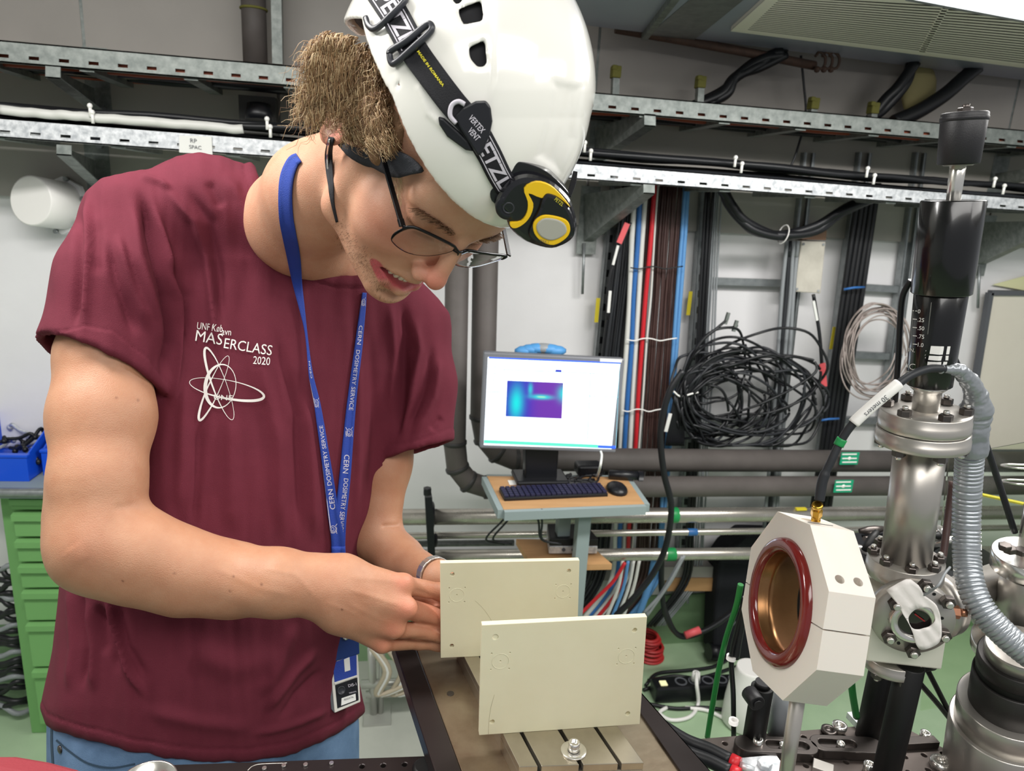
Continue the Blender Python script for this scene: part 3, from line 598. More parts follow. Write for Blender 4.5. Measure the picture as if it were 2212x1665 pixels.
for i in range(12):
    b = MB(); p = c0 + xv * random.uniform(-.07, .07) + yv * random.uniform(-.1, .09) + zv * (.03 + random.uniform(0, .04)); a = random.uniform(0, 6.28)
    d = np.array([math.cos(a), math.sin(a), random.uniform(-.3, .4)]) * .04; b.tube(cr([p - d, p, p + d * .7 + zv * .012, p + d], 4), .005, 8); b.sphere(p + d, .008, 8)
    tag(obj('clamp_part', b, 'galvanised' if i % 4 == 0 else 'black_cable'), 'small %s lab fitting jumbled in the leftmost blue bin' % ('shiny' if i % 4 == 0 else 'black'), 'fitting', 'fittings in the blue bin')
t = thing('glove_box', 'white and blue glove box with a blue glove sticking out', 'glove box', cp(.1, .18, Ht + .10))
q0 = cp(.13, .26, Ht); b = MB(); b.box(cp(.055, .37, Ht + .10), .15, .11, .15, (xv, yv, zv)); obj('carton', b, 'paper', t, bevel=.001)
b = MB(); b.box(cp(-.003, .3142, Ht + .115), .035, .001, .12, (xv, yv, zv)); mat('print_blue', '#2a78b8', .5); obj('blue_print', b, 'print_blue', t)
b = MB(); b.box(cp(.06, .3142, Ht + .14), .022, .001, .02, (xv, yv, zv)); obj('drop_print', b, 'blue_glove', t)
b = MB()
for k in range(7): b.sphere(cp(.03 + .012 * k, .36, Ht + .18 + .006 * (k % 3)), .018, 8, (1, .8, .7))
obj('glove', b, 'blue_glove', t)
for i in range(5):
    a = cp(.14, .32, Ht + .15); pts = [a + np.array([random.uniform(-.05, .05), random.uniform(-.03, .03), random.uniform(-.05, .05)]) for _ in range(7)]
    b = MB(); b.tube(cr(pts, 5), .003, 6); tag(obj('wire', b, 'cable_grey' if i % 2 else 'black_cable'), 'loose wire heaped beside the glove box', 'wire', 'wires beside the glove box')
for i in range(26):
    y0 = 1230 + i * 12; pts = [PY(-60, y0 + random.uniform(-15, 15), 2.0), PY(0, y0 + random.uniform(-15, 15), 1.98), PY(20 + i * .8, y0 + random.uniform(-12, 12), 1.97), PY(90, y0 + random.uniform(-15, 15), 2.02)]
    pts = [np.array([q[0], q[1], max(q[2], .02)]) for q in pts]
    b = MB(); b.tube(cr(pts, 5), .008, 6); tag(obj('cable', b, 'black_cable' if i % 5 else 'cable_grey'), 'black cable heaped on the floor left of the cabinet', 'cable', 'cables heaped left of the cabinet')
# ================================================================ computer cart
T = thing('computer_cart', 'grey framed computer cart with wooden shelves', 'cart', PZ(1250, 1500, 0))
TY = None
tf_l = P(1100, 1095, 1.72); zT = tf_l[2]
c = [PZ(1052, 1028, zT), PZ(1352, 1030, zT), PZ(1392, 1088, zT), PZ(1088, 1100, zT)]   # rear left, rear right, front right, front left
b = MB(); b.slab(c, (0, 0, -.018)); obj('desk_board', b, 'wood_ply', T)
b = MB()
for i in range(4): b.bar(c[i] - zv * .012, c[(i + 1) % 4] - zv * .012, .028, .022, (0, 0, 1))
obj('desk_frame', b, 'frame_grey', T)
lf = PZ(1262, 1094, zT - .02)
for (x, y, m_) in ((1262, 1094, 0), (1221, 1070, 1)):
    p = PZ(x, y, zT - .02); b = MB(); b.bar(p, np.array([p[0], p[1], .04]), .032, .032, (0, 1, 0)); obj('leg', b, 'frame_grey', T)
zS = px_on(1265, 1215, lf, np.array([0, 1.0, 0]))[2]
sh = [PZ(1115, 1164, zS), PZ(1262, 1166, zS), PZ(1322, 1218, zS), PZ(1150, 1222, zS)]
b = MB(); b.slab(sh, (0, 0, -.016)); obj('lower_shelf', b, 'wood_ply', T)
b = MB()
b.bar(np.array([lf[0] - .25, lf[1], .03]), np.array([lf[0] + .2, lf[1], .03]), .03, .03); b.bar(np.array([lf[0], lf[1] - .2, .03]), np.array([lf[0], lf[1] + .25, .03]), .03, .03); obj('foot', b, 'frame_grey', T)
for (dx, dy) in ((-.23, 0), (.18, 0), (0, -.18), (0, .23)):
    b = MB(); b.cyl(np.array([lf[0] + dx - .01, lf[1] + dy, .02]), np.array([lf[0] + dx + .01, lf[1] + dy, .02]), .02, 14); obj('caster', b, 'black_plastic', T)
# monitor
Mn = thing('monitor', 'flat computer monitor showing a blue heat map window', 'monitor', PZ(1160, 1046, zT))
mc = P(1196, 868, 1.80); mp0 = mc
mn = nrm(np.array([-.10, -1, .10]))   # faces the camera, leaning back
def mq(x, y, off=0.0): r = wray(x, y); p0 = mp0 + mn * off; return CAMP + r * (((p0 - CAMP) @ mn) / (r @ mn))
q = [mq(1045, 760), mq(1350, 775), mq(1330, 978), mq(1036, 968)]
b = MB(); b.slab(q, -mn * .035); obj('casing', b, 'grey_plastic', Mn, bevel=.004)
q = [mq(1054, 771, .001), mq(1340, 785, .001), mq(1321, 970, .001), mq(1045, 961, .001)]
nt_m = mat('screen_glow', '#eaf4ff', .3, emit=.95)
b = MB(); b.slab(q, -mn * .0005); obj('screen', b, 'screen_glow', Mn)
def sq(name, x0, y0, x1, y1, m, off=.0015, sk=.042):
    def pt(x, y): return mq(x - (y - 771) * .045, y + (x - 1054) * sk, off)
    b = MB(); b.slab([pt(x0, y0), pt(x1, y0), pt(x1, y1), pt(x0, y1)], -mn * .0003); return obj(name, b, m, Mn)
mat('scr_line', '#7fb2c4', .3, emit=.6); mat('scr_blue', '#2f55d8', .3, emit=.9); mat('scr_green', '#4fc0a0', .3, emit=.9); mat('scr_navy', '#2a2f9a', .3, emit=.8); mat('scr_grey', '#a9b8c8', .3, emit=.6)
sq('title_bar', 1056, 771, 1340, 774, 'scr_blue'); sq('task_bar', 1054, 950, 1300, 957, 'scr_green'); sq('task_bar', 1300, 951, 1338, 957, 'scr_blue')
for (x0, y0, x1, y1) in ((1088, 796, 1330, 797.5), (1090, 797, 1091, 836), (1276, 797, 1277.5, 945), (1276, 845, 1338, 846.5), (1056, 845, 1084, 846.5), (1060, 905, 1110, 906), (1060, 928, 1100, 929), (1338, 774, 1339, 955)): sq('window_line', x0, y0, x1, y1, 'scr_line')
sq('menu_highlight', 1201, 792, 1214, 797, 'scr_navy')
for k in range(8): sq('menu_row', 1066, 784 + k * 7, 1078, 786 + k * 7, 'scr_grey')
# heat map panel: real emissive picture on the screen
mm = bpy.data.materials.new('heat_map'); mm.use_nodes = True; N = mm.node_tree.nodes; Lk = mm.node_tree.links; MATS['heat_map'] = mm
bs = N['Principled BSDF']; bs.inputs['Base Color'].default_value = (0, 0, 0, 1); at = N.new('ShaderNodeAttribute'); at.attribute_name = 'Col'; Lk.new(at.outputs['Color'], bs.inputs['Emission Color']); bs.inputs['Emission Strength'].default_value = 1
hx, hy = 48, 32; G = []; cols = []
def hpt(x, y): return mq(x - (y - 771) * .045, y + (x - 1054) * .042, .002)
for j in range(hy):
    row = []
    for i in range(hx):
        u, v = i / (hx - 1), j / (hy - 1); row.append(hpt(1098 + 121 * u, 820 + 77 * v))
        g = 1.0 * math.exp(-((u - .18) / .11) ** 2 - ((v - .62) / .42) ** 2) + .75 * math.exp(-((u - .42) / .035) ** 2 - ((v - .22) / .16) ** 2) + 1.2 * math.exp(-((u - .62) / .17) ** 2 - ((v - .42) / .055) ** 2) + .9 * math.exp(-((u - 1.02) / .1) ** 2 - ((v - .3) / .2) ** 2)
        pur = 1 / (1 + math.exp(-(u - .45) * 18)); g = min(g, 1.15)
        base = np.array([.03 + .14 * pur, .03, .55 - .1 * pur])
        cy = np.array([0.0, .85, .85]); hi = np.array([.7, 1, .4]); c_ = base * (1 - min(g, 1)) + cy * min(g, 1)
        if g > .9: c_ = c_ + (hi - c_) * min(1, (g - .9) * 3) * (1 if abs(v - .42) < .1 and u > .4 else 0)
        cols.append(tuple(c_) + (1,))
    G.append(row)
b = MB(); b.grid(G); o = obj('heat_map', b, mm, Mn); ca = o.data.color_attributes.new('Col', 'FLOAT_COLOR', 'POINT'); ca.data.foreach_set('color', np.array(cols, np.float32).ravel())
b = MB(); b.slab([mq(1296, 774, .001), mq(1344, 776, .001), mq(1343, 783, .001), mq(1296, 781, .001)], -mn * .0005); obj('asset_sticker', b, 'paper', Mn)
nb = mq(1165, 970, -.03); nbz = PZ(1166, 1034, zT + .005)
b = MB(); b.bar(nbz, nb + np.array([0, .02, .1]), .085, .04, (0, 1, 0)); obj('neck', b, 'black_plastic', Mn, bevel=.004)
b = MB(); b.box(nbz + np.array([0, .0, .004]), .14, .09, .014); obj('base', b, 'black_plastic', Mn, bevel=.005)
b = MB(); b.box(mq(1170, 990, -.045), .085, .02, .05); obj('hinge_block', b, 'black_plastic', Mn, bevel=.004)
# blue glove heap behind the monitor
for i in range(6):
    b = MB(); p = mq(1135 + i * 13, 758 - 6 * math.sin(i * .6), -.07); b.sphere(p, .02, 10, (1.5, 1, .7)); tag(obj('cloth_bundle', b, 'blue_glove' if i != 3 else 'cable_grey'), 'crumpled blue glove heaped on the monitor top', 'glove', 'crumpled gloves behind the monitor')
# keyboard
kb = thing('keyboard', 'black keyboard on the cart desk', 'keyboard', PZ(1190, 1060, zT))
kq = [PZ(1078, 1052, zT + .012), PZ(1296, 1044, zT + .012), PZ(1314, 1066, zT + .008), PZ(1090, 1076, zT + .008)]
b = MB(); b.slab(kq, (0, 0, -.012)); mat('key_blue', '#23233f', .5); obj('case', b, 'black_plastic', kb, bevel=.002)
for r in range(5):
    for k in range(20):
        s0, s1 = (k + .12) / 20, (k + .88) / 20; t0, t1 = (r + .3) / 5.6, (r + 1.1) / 5.6
        f = lambda s, tt: (kq[0] * (1 - s) + kq[1] * s) * (1 - tt) + (kq[3] * (1 - s) + kq[2] * s) * tt
        b = MB(); b.slab([f(s0, t0), f(s1, t0), f(s1, t1), f(s0, t1)], (0, 0, .004)); obj('key', b, 'key_blue', kb)
p = PZ(1332, 1060, zT); b = MB(); b.sphere(p + zv * .004, .03, 16, (.9, 1.3, .6)); tag(obj('computer_mouse', b, 'black_plastic'), 'black mouse at the right end of the keyboard', 'mouse')
b = MB(); p = PZ(1270, 1022, zT); b.box(p + zv * .015, .07, .05, .03); tag(obj('power_adapter', b, 'black_plastic', bevel=.006), 'black power adapter lying behind the keyboard', 'adapter')
b = MB(); p = PZ(1338, 1036, zT); d = nrm([1, -.2, 0]); b.cyl(p - d * .03 + zv * .014, p + d * .05 + zv * .014, .012, 14); b.ring(p + d * .05 + zv * .014, d, .014, .008, .012); tag(obj('scanner_wand', b, 'black_plastic'), 'black tube with bright rings beside the mouse', 'tube')
for i in range(5):
    pts = [PZ(1190 + random.uniform(0, 110), 1020 + random.uniform(0, 26), zT + .006) for _ in range(6)]
    b = MB(); b.tube(cr(pts, 5), .0028, 6); tag(obj('cable', b, 'black_cable'), 'thin black cable lying behind the keyboard', 'cable', 'cables on the cart desk')
b = MB(); b.tube(cr([PZ(1290, 1030, zT + .01), P(1296, 1010, 1.7), P(1300, 985, 1.72), P(1298, 975, 1.74)], 5), .003, 6); tag(obj('cable', b, 'cable_white'), 'short white wire hanging below the monitor corner', 'cable')
b = MB(); p = PZ(1115, 1042, zT + .001); b.box(p, .04, .03, .001); tag(obj('paper_scrap', b, 'paper'), 'small white scrap left of the monitor foot', 'paper')
for i, (x0, x1) in enumerate(((1110, 1050), (1118, 1065), (1158, 1170), (1170, 1172))):
    b = MB(); b.tube(cr([P(x0, 1100, 1.72), P((x0 + x1) / 2, 1130, 1.74), P(x1, 1165, 1.76), P(x1 + 40, 1175, 1.78)], 5), .0028, 6); tag(obj('cable', b, 'black_cable'), 'thin black wire hanging under the cart desk', 'cable', 'wires under the cart desk')
# mini computer
mcx = thing('mini_computer', 'small silver and black computer on the lower cart shelf', 'computer', PZ(1230, 1190, zS))
q = [PZ(1180, 1162, zS + .005), PZ(1262, 1162, zS + .005), PZ(1290, 1196, zS + .005), PZ(1185, 1196, zS + .005)]
b = MB(); b.slab(q, (0, 0, .022)); obj('chassis', b, 'galvanised', mcx, bevel=.002)
b = MB(); b.slab([p_ + zv * .023 for p_ in q], (0, 0, .02)); obj('cover', b, 'black_plastic', mcx, bevel=.002)
b = MB()
for s in (.3, .5, .7): b.cyl((q[3] * (1 - s) + q[2] * s) + zv * .012, (q[3] * (1 - s) + q[2] * s) + zv * .012 + np.array([0, -.002, 0]), .005, 10)
obj('port', b, 'ink_dark', mcx)
# ================================================================ floor things
b = MB()
mat('coil_red', '#b02a2a', .5)
c0 = PZ(1400, 1400, .03); rc = thing('red_cable_coil', 'coil of red cable lying on the floor', 'coil', c0)
for i in range(9):
    b = MB(); b.torus(c0 + np.array([random.uniform(-.01, .01), random.uniform(-.01, .01), -.022 + .01 * i]), (random.uniform(-.1, .1), random.uniform(-.1, .1), 1), .05 - .002 * i, .006, 24, 6); obj('loop', b, 'coil_red', rc)
ps = thing('power_strip', 'black power strip with one white plug on the floor', 'power strip', PZ(1490, 1500, 0))
a_, e_ = PZ(1408, 1508, 0), PZ(1600, 1498, 0); d = nrm(e_ - a_); s_ = np.cross(zv, d)
b = MB(); b.bar(a_ + zv * .03, e_ + zv * .03, .06, .055, (0, 0, 1)); obj('body', b, 'black_plastic', ps, bevel=.006)
for k in range(5):
    p = a_ + (e_ - a_) * (.3 + .15 * k) + zv * .0585; b = MB(); b.ring(p, (0, 0, 1), .02, .015, .002, 18); obj('socket', b, 'ink_dark', ps)
b = MB(); b.box(a_ + (e_ - a_) * .1 + zv * .058 - s_ * .005, .022, .022, .006, (d, s_, zv)); mat('switch_lit', '#e8e2b0', .4, emit=.6); obj('switch', b, 'switch_lit', ps)
pl = a_ + (e_ - a_) * .46 + zv * .07
t = thing('white_plug_cord', 'white plug and cord looping from the power strip', 'cord', pl)
b = MB(); b.cyl(pl - zv * .008, pl + zv * .02, .016, 12, .012); obj('plug', b, 'white_plastic', t)
b = MB(); b.tube(cr([pl + zv * .02, PZ(1505, 1478, .08), PZ(1508, 1520, .01), PZ(1490, 1548, .008), PZ(1450, 1555, .008), PZ(1425, 1540, .008), PZ(1440, 1528, .008)], 6), .006, 8); obj('cord', b, 'white_plastic', t)
b = MB(); b.tube(cr([PZ(1480, 1528, .008), PZ(1530, 1535, .008), PZ(1590, 1560, .008), PZ(1700, 1570, .008)], 6), .006, 8); tag(obj('cord', b, 'white_plastic'), 'white cord running right across the green floor', 'cord')
for i, pts in enumerate([[(1395, 1480), (1420, 1455), (1480, 1448), (1540, 1440), (1580, 1420)], [(1390, 1490), (1450, 1470), (1520, 1462), (1590, 1440)], [(1400, 1470), (1460, 1460), (1530, 1470), (1590, 1470)], [(1400, 1520), (1460, 1530), (1520, 1528), (1580, 1535)]]):
    b = MB(); b.tube(cr([PZ(x, y, .008) for (x, y) in pts], 6), .006, 8); tag(obj('cord', b, 'black_cable'), 'black cord trailing on the floor round the power strip', 'cord', 'black cords around the power strip')
# black cloth covered thing
bp0 = PZ(1545, 1420, .0)
t = thing('black_cloth_bag', 'tall thing draped in black cloth behind the white octagon', 'bag', bp0)
b = MB(); Yb = min(bp0[1], YW - .13)
q = [PY(1612, 1155, Yb + .05), PY(1575, 1185, Yb), PY(1552, 1215, Yb), PY(1545, 1300, Yb), PY(1540, 1420, Yb), PY(1620, 1425, Yb), PY(1790, 1425, Yb), PY(1790, 1160, Yb)]
b.slab(q, (0, min(.09, YW - .02 - Yb), 0)); obj('cloth', b, 'dark_cloth', t, bevel=.01)
b = MB(); b.slab([PY(1612, 1160, Yb - .02), PY(1552, 1216, Yb - .03), PY(1640, 1222, Yb - .03), PY(1700, 1165, Yb - .02)], (0, .03, 0)); obj('cloth_fold', b, 'dark_cloth', t, bevel=.004)
b = MB(); b.cyl(PY(1530, 1408, Yb), PY(1555, 1408, Yb), .03, 14); obj('caster', b, 'black_plastic', t)
# white jug
jp = PZ(1605, 1560, 0); jl = thing('white_jug', 'translucent white plastic jug on the floor behind the post', 'jug', jp)
b = MB(); b.lathe(jp, (0, 0, 1), [(.06, 0), (.068, .01), (.066, .08), (.058, .15), (.045, .19), (.044, .2)], 28); obj('body', b, 'white_plastic', jl)
b = MB(); b.tube(cr([jp + np.array([.02, -.055, .16]), jp + np.array([.02, -.095, .14]), jp + np.array([.02, -.1, .08]), jp + np.array([.02, -.062, .05])], 5), .008, 8); obj('handle', b, 'white_plastic', jl)
# blurred metal stand and hoses seen under the hand
st = thing('steel_stand', 'pale grey tubular stand seen below the hand', 'stand', PZ(815, 1540, 0))
YS = PZ(815, 1545, 0)[1]
mat('pale_steel', '#b6b7b0', .35, .5)
for (pts, r) in (([(802, 1400), (808, 1540)], .012), ([(826, 1400), (822, 1540)], .009), ([(780, 1478), (960, 1470)], .014), ([(790, 1500), (960, 1492)], .011)):
    b = MB(); b.cyl(PY(*pts[0], YS), PY(*pts[1], YS), r, 14); obj('tube', b, 'pale_steel', st)
b = MB(); b.box(PY(815, 1545, YS), .08, .1, .02); obj('foot', b, 'pale_steel', st)
for i in range(5):
    x0 = random.uniform(780, 850); b = MB(); b.tube(cr([PY(x0, 1400, YS - .04), PY(x0 + 30, 1450, YS - .05), PY(x0 + 10, 1500, YS - .04), PY(x0 + 70, 1480, YS - .05), PY(x0 + 110, 1440, YS - .05)], 5), .007, 8)
    tag(obj('hose', b, 'paper' if i % 2 else 'cable_beige'), 'pale hose tangled round the grey stand', 'hose', 'pale hoses round the stand')
# ================================================================ foreground materials
mat('plate_ivory', '#dfdabd', 0.5, col2='#d9d3b4', scale=12, sss=.05)
mat('mark_ivory', '#b5ae90', 0.6)
mat('black_anodised', '#332c2b', 0.32, .4, col2='#2a2424', scale=6)
mat('machined_alu', '#b3ab9b', 0.33, .85, col2='#9c9484', scale=18, rvar=.1, stretch=(1, 1, 1))
mat('stained_alu', '#a2957f', 0.36, .8, col2='#75614f', scale=9, amt=1.3, rvar=.1, bump=.1, bscale=80)
mat('slot_black', '#141314', 0.5)
mat('bread_grey', '#6b625d', 0.36, .65, col2='#5b534f', scale=9, rvar=.08)
mat('steel_bright', '#dedbd5', 0.22, .9, rvar=.05)
mat('steel_brushed', '#c2bdb6', 0.34, .78, col2='#aea9a3', scale=5, rvar=.06)
mat('nut_dark', '#5c5653', 0.35, .85)
mat('acetal_white', '#e4ddd4', 0.42, col2='#dfd8ce', scale=5, sss=.08, rvar=.03)
mat('ring_red', '#6d1a17', 0.16, coat=.6)
mat('bronze', '#9c744e', 0.3, .9, col2='#86603e', scale=22, rvar=.1)
mat('gold', '#d0a544', 0.25, 1.0)
mat('post_black', '#050505', 0.55); mat('actuator_black', '#0c0c0e', 0.22, coat=.3); mat('knob_black', '#1a191c', 0.5, bump=.1, bscale=900)
mat('conduit_grey', '#a3a8ad', 0.3, .5); mat('conduit_groove', '#3c4044', .6)
mat('duct_tape', '#9fa3a7', 0.28, .45, col2='#8a8e93', scale=12, bump=.6, bscale=45)
mat('white_tape', '#f2ece8', 0.55, bump=.4, bscale=60)
mat('glass_dark', '#1b1616', 0.05, coat=1); mat('glint_red', '#8c1f24', .2)
mat('knurl_grey', '#3f3d3c', 0.45, .6); mat('bag_red', '#8a3038', .8, bump=.3, bscale=300); mat('bag_yellow', '#c9a336', .7)
mat('white_ink', '#e8e6e2', .6)
YV = np.array([0, 1.0, 0]); ZV = np.array([0, 0, 1.0])
def cut(o, mb):
    """cut real holes out of a finished part"""
    me = bpy.data.meshes.new('cutter'); me.from_pydata(mb.v, [], mb.f); me.update(); bm = bmesh.new(); bm.from_mesh(me); bmesh.ops.recalc_face_normals(bm, faces=bm.faces); bm.to_mesh(me); bm.free()
    bm = bmesh.new(); bm.from_mesh(o.data); bmesh.ops.recalc_face_normals(bm, faces=bm.faces); bm.to_mesh(o.data); bm.free()
    c = bpy.data.objects.new('cutter', me); COL.objects.link(c); c.matrix_world = Matrix.Identity(4)
    keep = (o.parent, o.matrix_parent_inverse.copy()); o.parent = None; mods = list(o.modifiers); ws = [(md.width, md.segments) for md in mods if md.type == 'BEVEL']
    for md in mods: o.modifiers.remove(md)
    md = o.modifiers.new('cut', 'BOOLEAN'); md.operation = 'DIFFERENCE'; md.object = c; md.solver = 'EXACT'
    bpy.context.view_layer.update(); dg = bpy.context.evaluated_depsgraph_get(); nm = bpy.data.meshes.new_from_object(o.evaluated_get(dg))
    o.modifiers.remove(md); o.data = nm; bpy.data.objects.remove(c); o.parent, o.matrix_parent_inverse = keep
    for w, s in ws:
        md = o.modifiers.new('edge', 'BEVEL'); md.width = w; md.segments = s; md.limit_method = 'ANGLE'; md.angle_limit = math.radians(50)
    return o
# ---------------------------------------------------------------- rail table
zr = P(1220, 1570, .72)[2]; zb = zr - .022
tab = thing('rail_table', 'machined metal table top with black edge strips and slotted rail', 'table', P(1250, 1640, .7) * np.array([1, 1, 0]))
Lf, Lb = PZ(1122, 1656, zr), PZ(1002, 1417, zr); Rf = PZ(1391, 1647, zr)
u = nrm(Lb - Lf); w = Rf - Lf; wid = np.linalg.norm(w); w = nrm(w)
Lf2 = Lf; far = .2
def rp(s, t, z=0.0): return Lf + w * s * wid + u * t + ZV * z    # s across 0..1, t along in metres
# base plate between the strips
bl_ = [PZ(997, 1665, zb), PZ(897, 1395, zb)]; br_ = [PZ(1470, 1665, zb), PZ(1362, 1508, zb)]
ul = nrm(bl_[1] - bl_[0]); ur = nrm(br_[1] - br_[0])
b = MB(); b.slab([bl_[0] - ul * .15, br_[0] - ur * .15, br_[1] + ur * .18, bl_[1] + ul * .02], (0, 0, -.012)); obj('base_plate', b, 'stained_alu', tab, bevel=.001)
a0 = [PZ(939, 1665, zb + .003), PZ(853, 1402, zb + .003)]; d0 = nrm(a0[1] - a0[0]); c0_ = [PZ(997, 1665, zb + .003), PZ(897, 1395, zb + .003)]; d1 = nrm(c0_[1] - c0_[0])
b = MB(); b.slab([a0[0] - d0 * .15, c0_[0] - d1 * .15, c0_[1] + d1 * .02, a0[1] + d0 * .02], (0, 0, -.02)); obj('edge_strip', b, 'black_anodised', tab, bevel=.0015)
a1 = [PZ(1470, 1665, zb + .003), PZ(1362, 1508, zb + .003)]; e0 = nrm(a1[1] - a1[0]); c1 = [PZ(1534, 1665, zb + .003), PZ(1392, 1505, zb + .003)]; e1 = nrm(c1[1] - c1[0])
b = MB(); b.slab([a1[0] - e0 * .15, c1[0] - e1 * .15, c1[1] + e1 * .16, a1[1] + e0 * .16], (0, 0, -.02)); obj('edge_strip', b, 'black_anodised', tab, bevel=.0015)
rail = None
slots = [(.145, .175), (.475, .51), (.79, .82)]
b = MB(); b.slab([rp(0, 0, -.008), rp(1, 0, -.008), rp(1, far, -.008), rp(0, far, -.008)], (0, 0, -.0145)); rail = obj('rail_body', b, 'machined_alu', tab, bevel=.0008)
ed = [0] + [x for s_ in slots for x in s_] + [1]
for i in range(0, len(ed), 2):
    b = MB(); b.slab([rp(ed[i], 0), rp(ed[i + 1], 0), rp(ed[i + 1], far), rp(ed[i], far)], (0, 0, -.008)); obj('rail_land', b, 'machined_alu', tab, bevel=.0006)
for (s0, s1) in slots:
    b = MB(); b.slab([rp(s0, .002, -.006), rp(s1, .002, -.006), rp(s1, far, -.006), rp(s0, far, -.006)], (0, 0, -.002)); obj('slot_floor', b, 'slot_black', tab)
b = MB(); p = PZ(973, 1498, zb); b.cyl(p - ZV * .001, p + ZV * .0006, .004, 16); obj('plugged_hole', b, 'nut_dark', tab)
ctr = (bl_[0] + br_[0] + bl_[1] + br_[1]) / 4
for (dx, dy) in ((0, 0), (.1, -.05)):
    b = MB(); b.box(np.array([ctr[0] + dx, ctr[1] + dy, (zb - .012) / 2]), .06, .06, zb - .014); obj('leg', b, 'black_anodised', tab)
# bolt and washer
bp_ = PZ(1239, 1622, zr); t = thing('washer_bolt', 'socket head bolt through a wide washer on the slotted rail', 'bolt', bp_)
b = MB(); b.ring(bp_, (0, 0, 1), .0125, .003, .0016, 32, .0003); obj('washer', b, 'steel_bright', t)
b = MB(); b.lathe(bp_ + ZV * .0016, (0, 0, 1), [(.0052, 0), (.0055, .0005), (.0055, .0085), (.005, .009), (.0032, .009), (.0032, .006), (0, .006)], 28); obj('bolt_head', b, 'steel_bright', t)
# ---------------------------------------------------------------- ivory plates
def ivory(label, BL, BR, TL, TR, holes, blind, discs, scratch):
    A, B_ = PZ(*BL, zr), PZ(*BR, zr); A[2] += .0; n = nrm(np.cross(B_ - A, ZV)); # away or toward
    if n @ (CAMP - A) < 0: n = -n
    th = .0065
    def on(x, y): r = wray(x, y); return CAMP + r * (((A - CAMP) @ n) / (r @ n))
    t = thing('drilled_plate', label, 'plate', (A + B_) / 2)
    q = [A, B_, on(*TR), on(*TL)]
    b = MB(); b.slab(q, -n * th); o = obj('board', b, 'plate_ivory', t, bevel=.0005)
    b = MB()
    for (x, y) in holes: p = on(x, y); b.cyl(p + n * .003, p - n * (th + .003), .0024, 20, smooth=False)
    for (x, y, r, d) in blind: p = on(x, y); b.cyl(p + n * .003, p - n * d, r, 32, smooth=False)
    for (x, y) in discs:
        p = on(x, y); ex, ey, _ = basis(n)
        for (i, j) in ((-1, -1), (1, -1), (-1, 1), (1, 1), (0, 0)): c = p + ex * i * .0088 + ey * j * .0088; b.cyl(c + n * .003, c - n * .002, .0006, 8, smooth=False)
    cut(o, b)
    # shallow circular recess floors read as thin raised rims
    for (x, y) in discs:
        p = on(x, y); b = MB(); b.lathe(p - n * .0002, n, [(.0078, 0), (.0079, .0005), (.0083, .0006), (.0086, 0)], 40, True, caps=False); obj('round_rim', b, 'plate_ivory', t)
    if scratch:
        b = MB(); b.tube(cr([on(x, y) for (x, y) in scratch], 6), .00022, 5); obj('scratch', b, 'mark_ivory', t)
    return t, n, on
pf, nF, onF = ivory('nearer ivory drilled plate standing on the slotted rail', (1035, 1588), (1382, 1564), (1041, 1350), (1398, 1332), [(1371, 1361), (1063, 1559), (1356, 1541)], [(1070, 1376, .0028, .0012)], [(1081, 1428), (1353, 1417)], [(1068, 1500), (1060, 1530), (1056, 1560), (1055, 1585)])
pb, nB, onB = ivory('farther ivory drilled plate held at its left by the hands', (952, 1421), (1246, 1408), (951, 1216), (1252, 1210), [(977, 1240), (1229, 1233), (976, 1395)], [], [(987, 1285), (1216, 1277)], [(1026, 1297), (1040, 1310), (1052, 1325), (1063, 1342)])
dB = px_of(onB(951, 1300))[2]
# ---------------------------------------------------------------- black breadboard bottom left, red bag, tool
zk = zb - .03
bk = thing('black_breadboard', 'black drilled base plate across the bottom edge', 'breadboard', PZ(650, 1660, zk) * np.array([1, 1, 0]))
q = [PZ(300, 1654, zk), PZ(960, 1631, zk), PZ(1010, 1790, zk), PZ(240, 1850, zk)]
b = MB(); b.slab(q, (0, 0, -.012)); o = obj('plate', b, 'black_anodised', bk, bevel=.001)
c_ = MB()
for k in range(3):
    for j in range(3): p = PZ(782 + k * 46 - j * 8, 1655 - 2 * k + j * 40, zk); c_.cyl(p + ZV * .004, p - ZV * .02, .0026, 12, smooth=False)
cut(o, c_)
b = MB(); p = PZ(570, 1650, zk)
b.tube(cr([PZ(535, 1664, zk), PZ(545, 1655, zk), PZ(565, 1650, zk), PZ(620, 1648, zk)], 5), .0005, 5); obj('engraved_arc', b, 'steel_brushed', bk)
for (x, y) in ((571, 1661), (613, 1655), (660, 1653), (716, 1650)): b = MB(); p = PZ(x, y, zk); b.cyl(p, p + ZV * .002, .0022, 12); obj('screw', b, 'steel_bright', bk)
b = MB(); p = PZ(600, 1700, zk); b.box(np.array([p[0], p[1], (zk - .012) / 2]), .1, .08, zk - .014); obj('leg', b, 'black_anodised', bk)
b = MB(); p = PZ(921, 1652, zk + .01); b.cyl(p - ZV * .035, p + ZV * .0, .014, 24, bev=.003); obj('stop_knob', b, 'post_black', bk)
rb = thing('red_bag', 'red cloth pouch with yellow trim in the bottom left corner', 'bag', P(60, 1690, .62) * np.array([1, 1, 0]))
def flat(pts, d, th, name, m, par, bev=.002):
    b = MB(); q = [P(x, y, d) for (x, y) in pts]; n = nrm(np.cross(q[1] - q[0], q[2] - q[0])); n = n if n @ (CAMP - q[0]) < 0 else -n; b.slab(q, -n * th); return obj(name, b, m, par, bevel=bev)
flat([(-120, 1630), (0, 1626), (40, 1626), (110, 1638), (185, 1658), (260, 1760), (-120, 1800)], .62, .03, 'pouch', 'bag_red', rb, .008)
flat([(40, 1664), (75, 1657), (105, 1662), (120, 1680), (50, 1690)], .617, .004, 'trim', 'bag_yellow', rb)
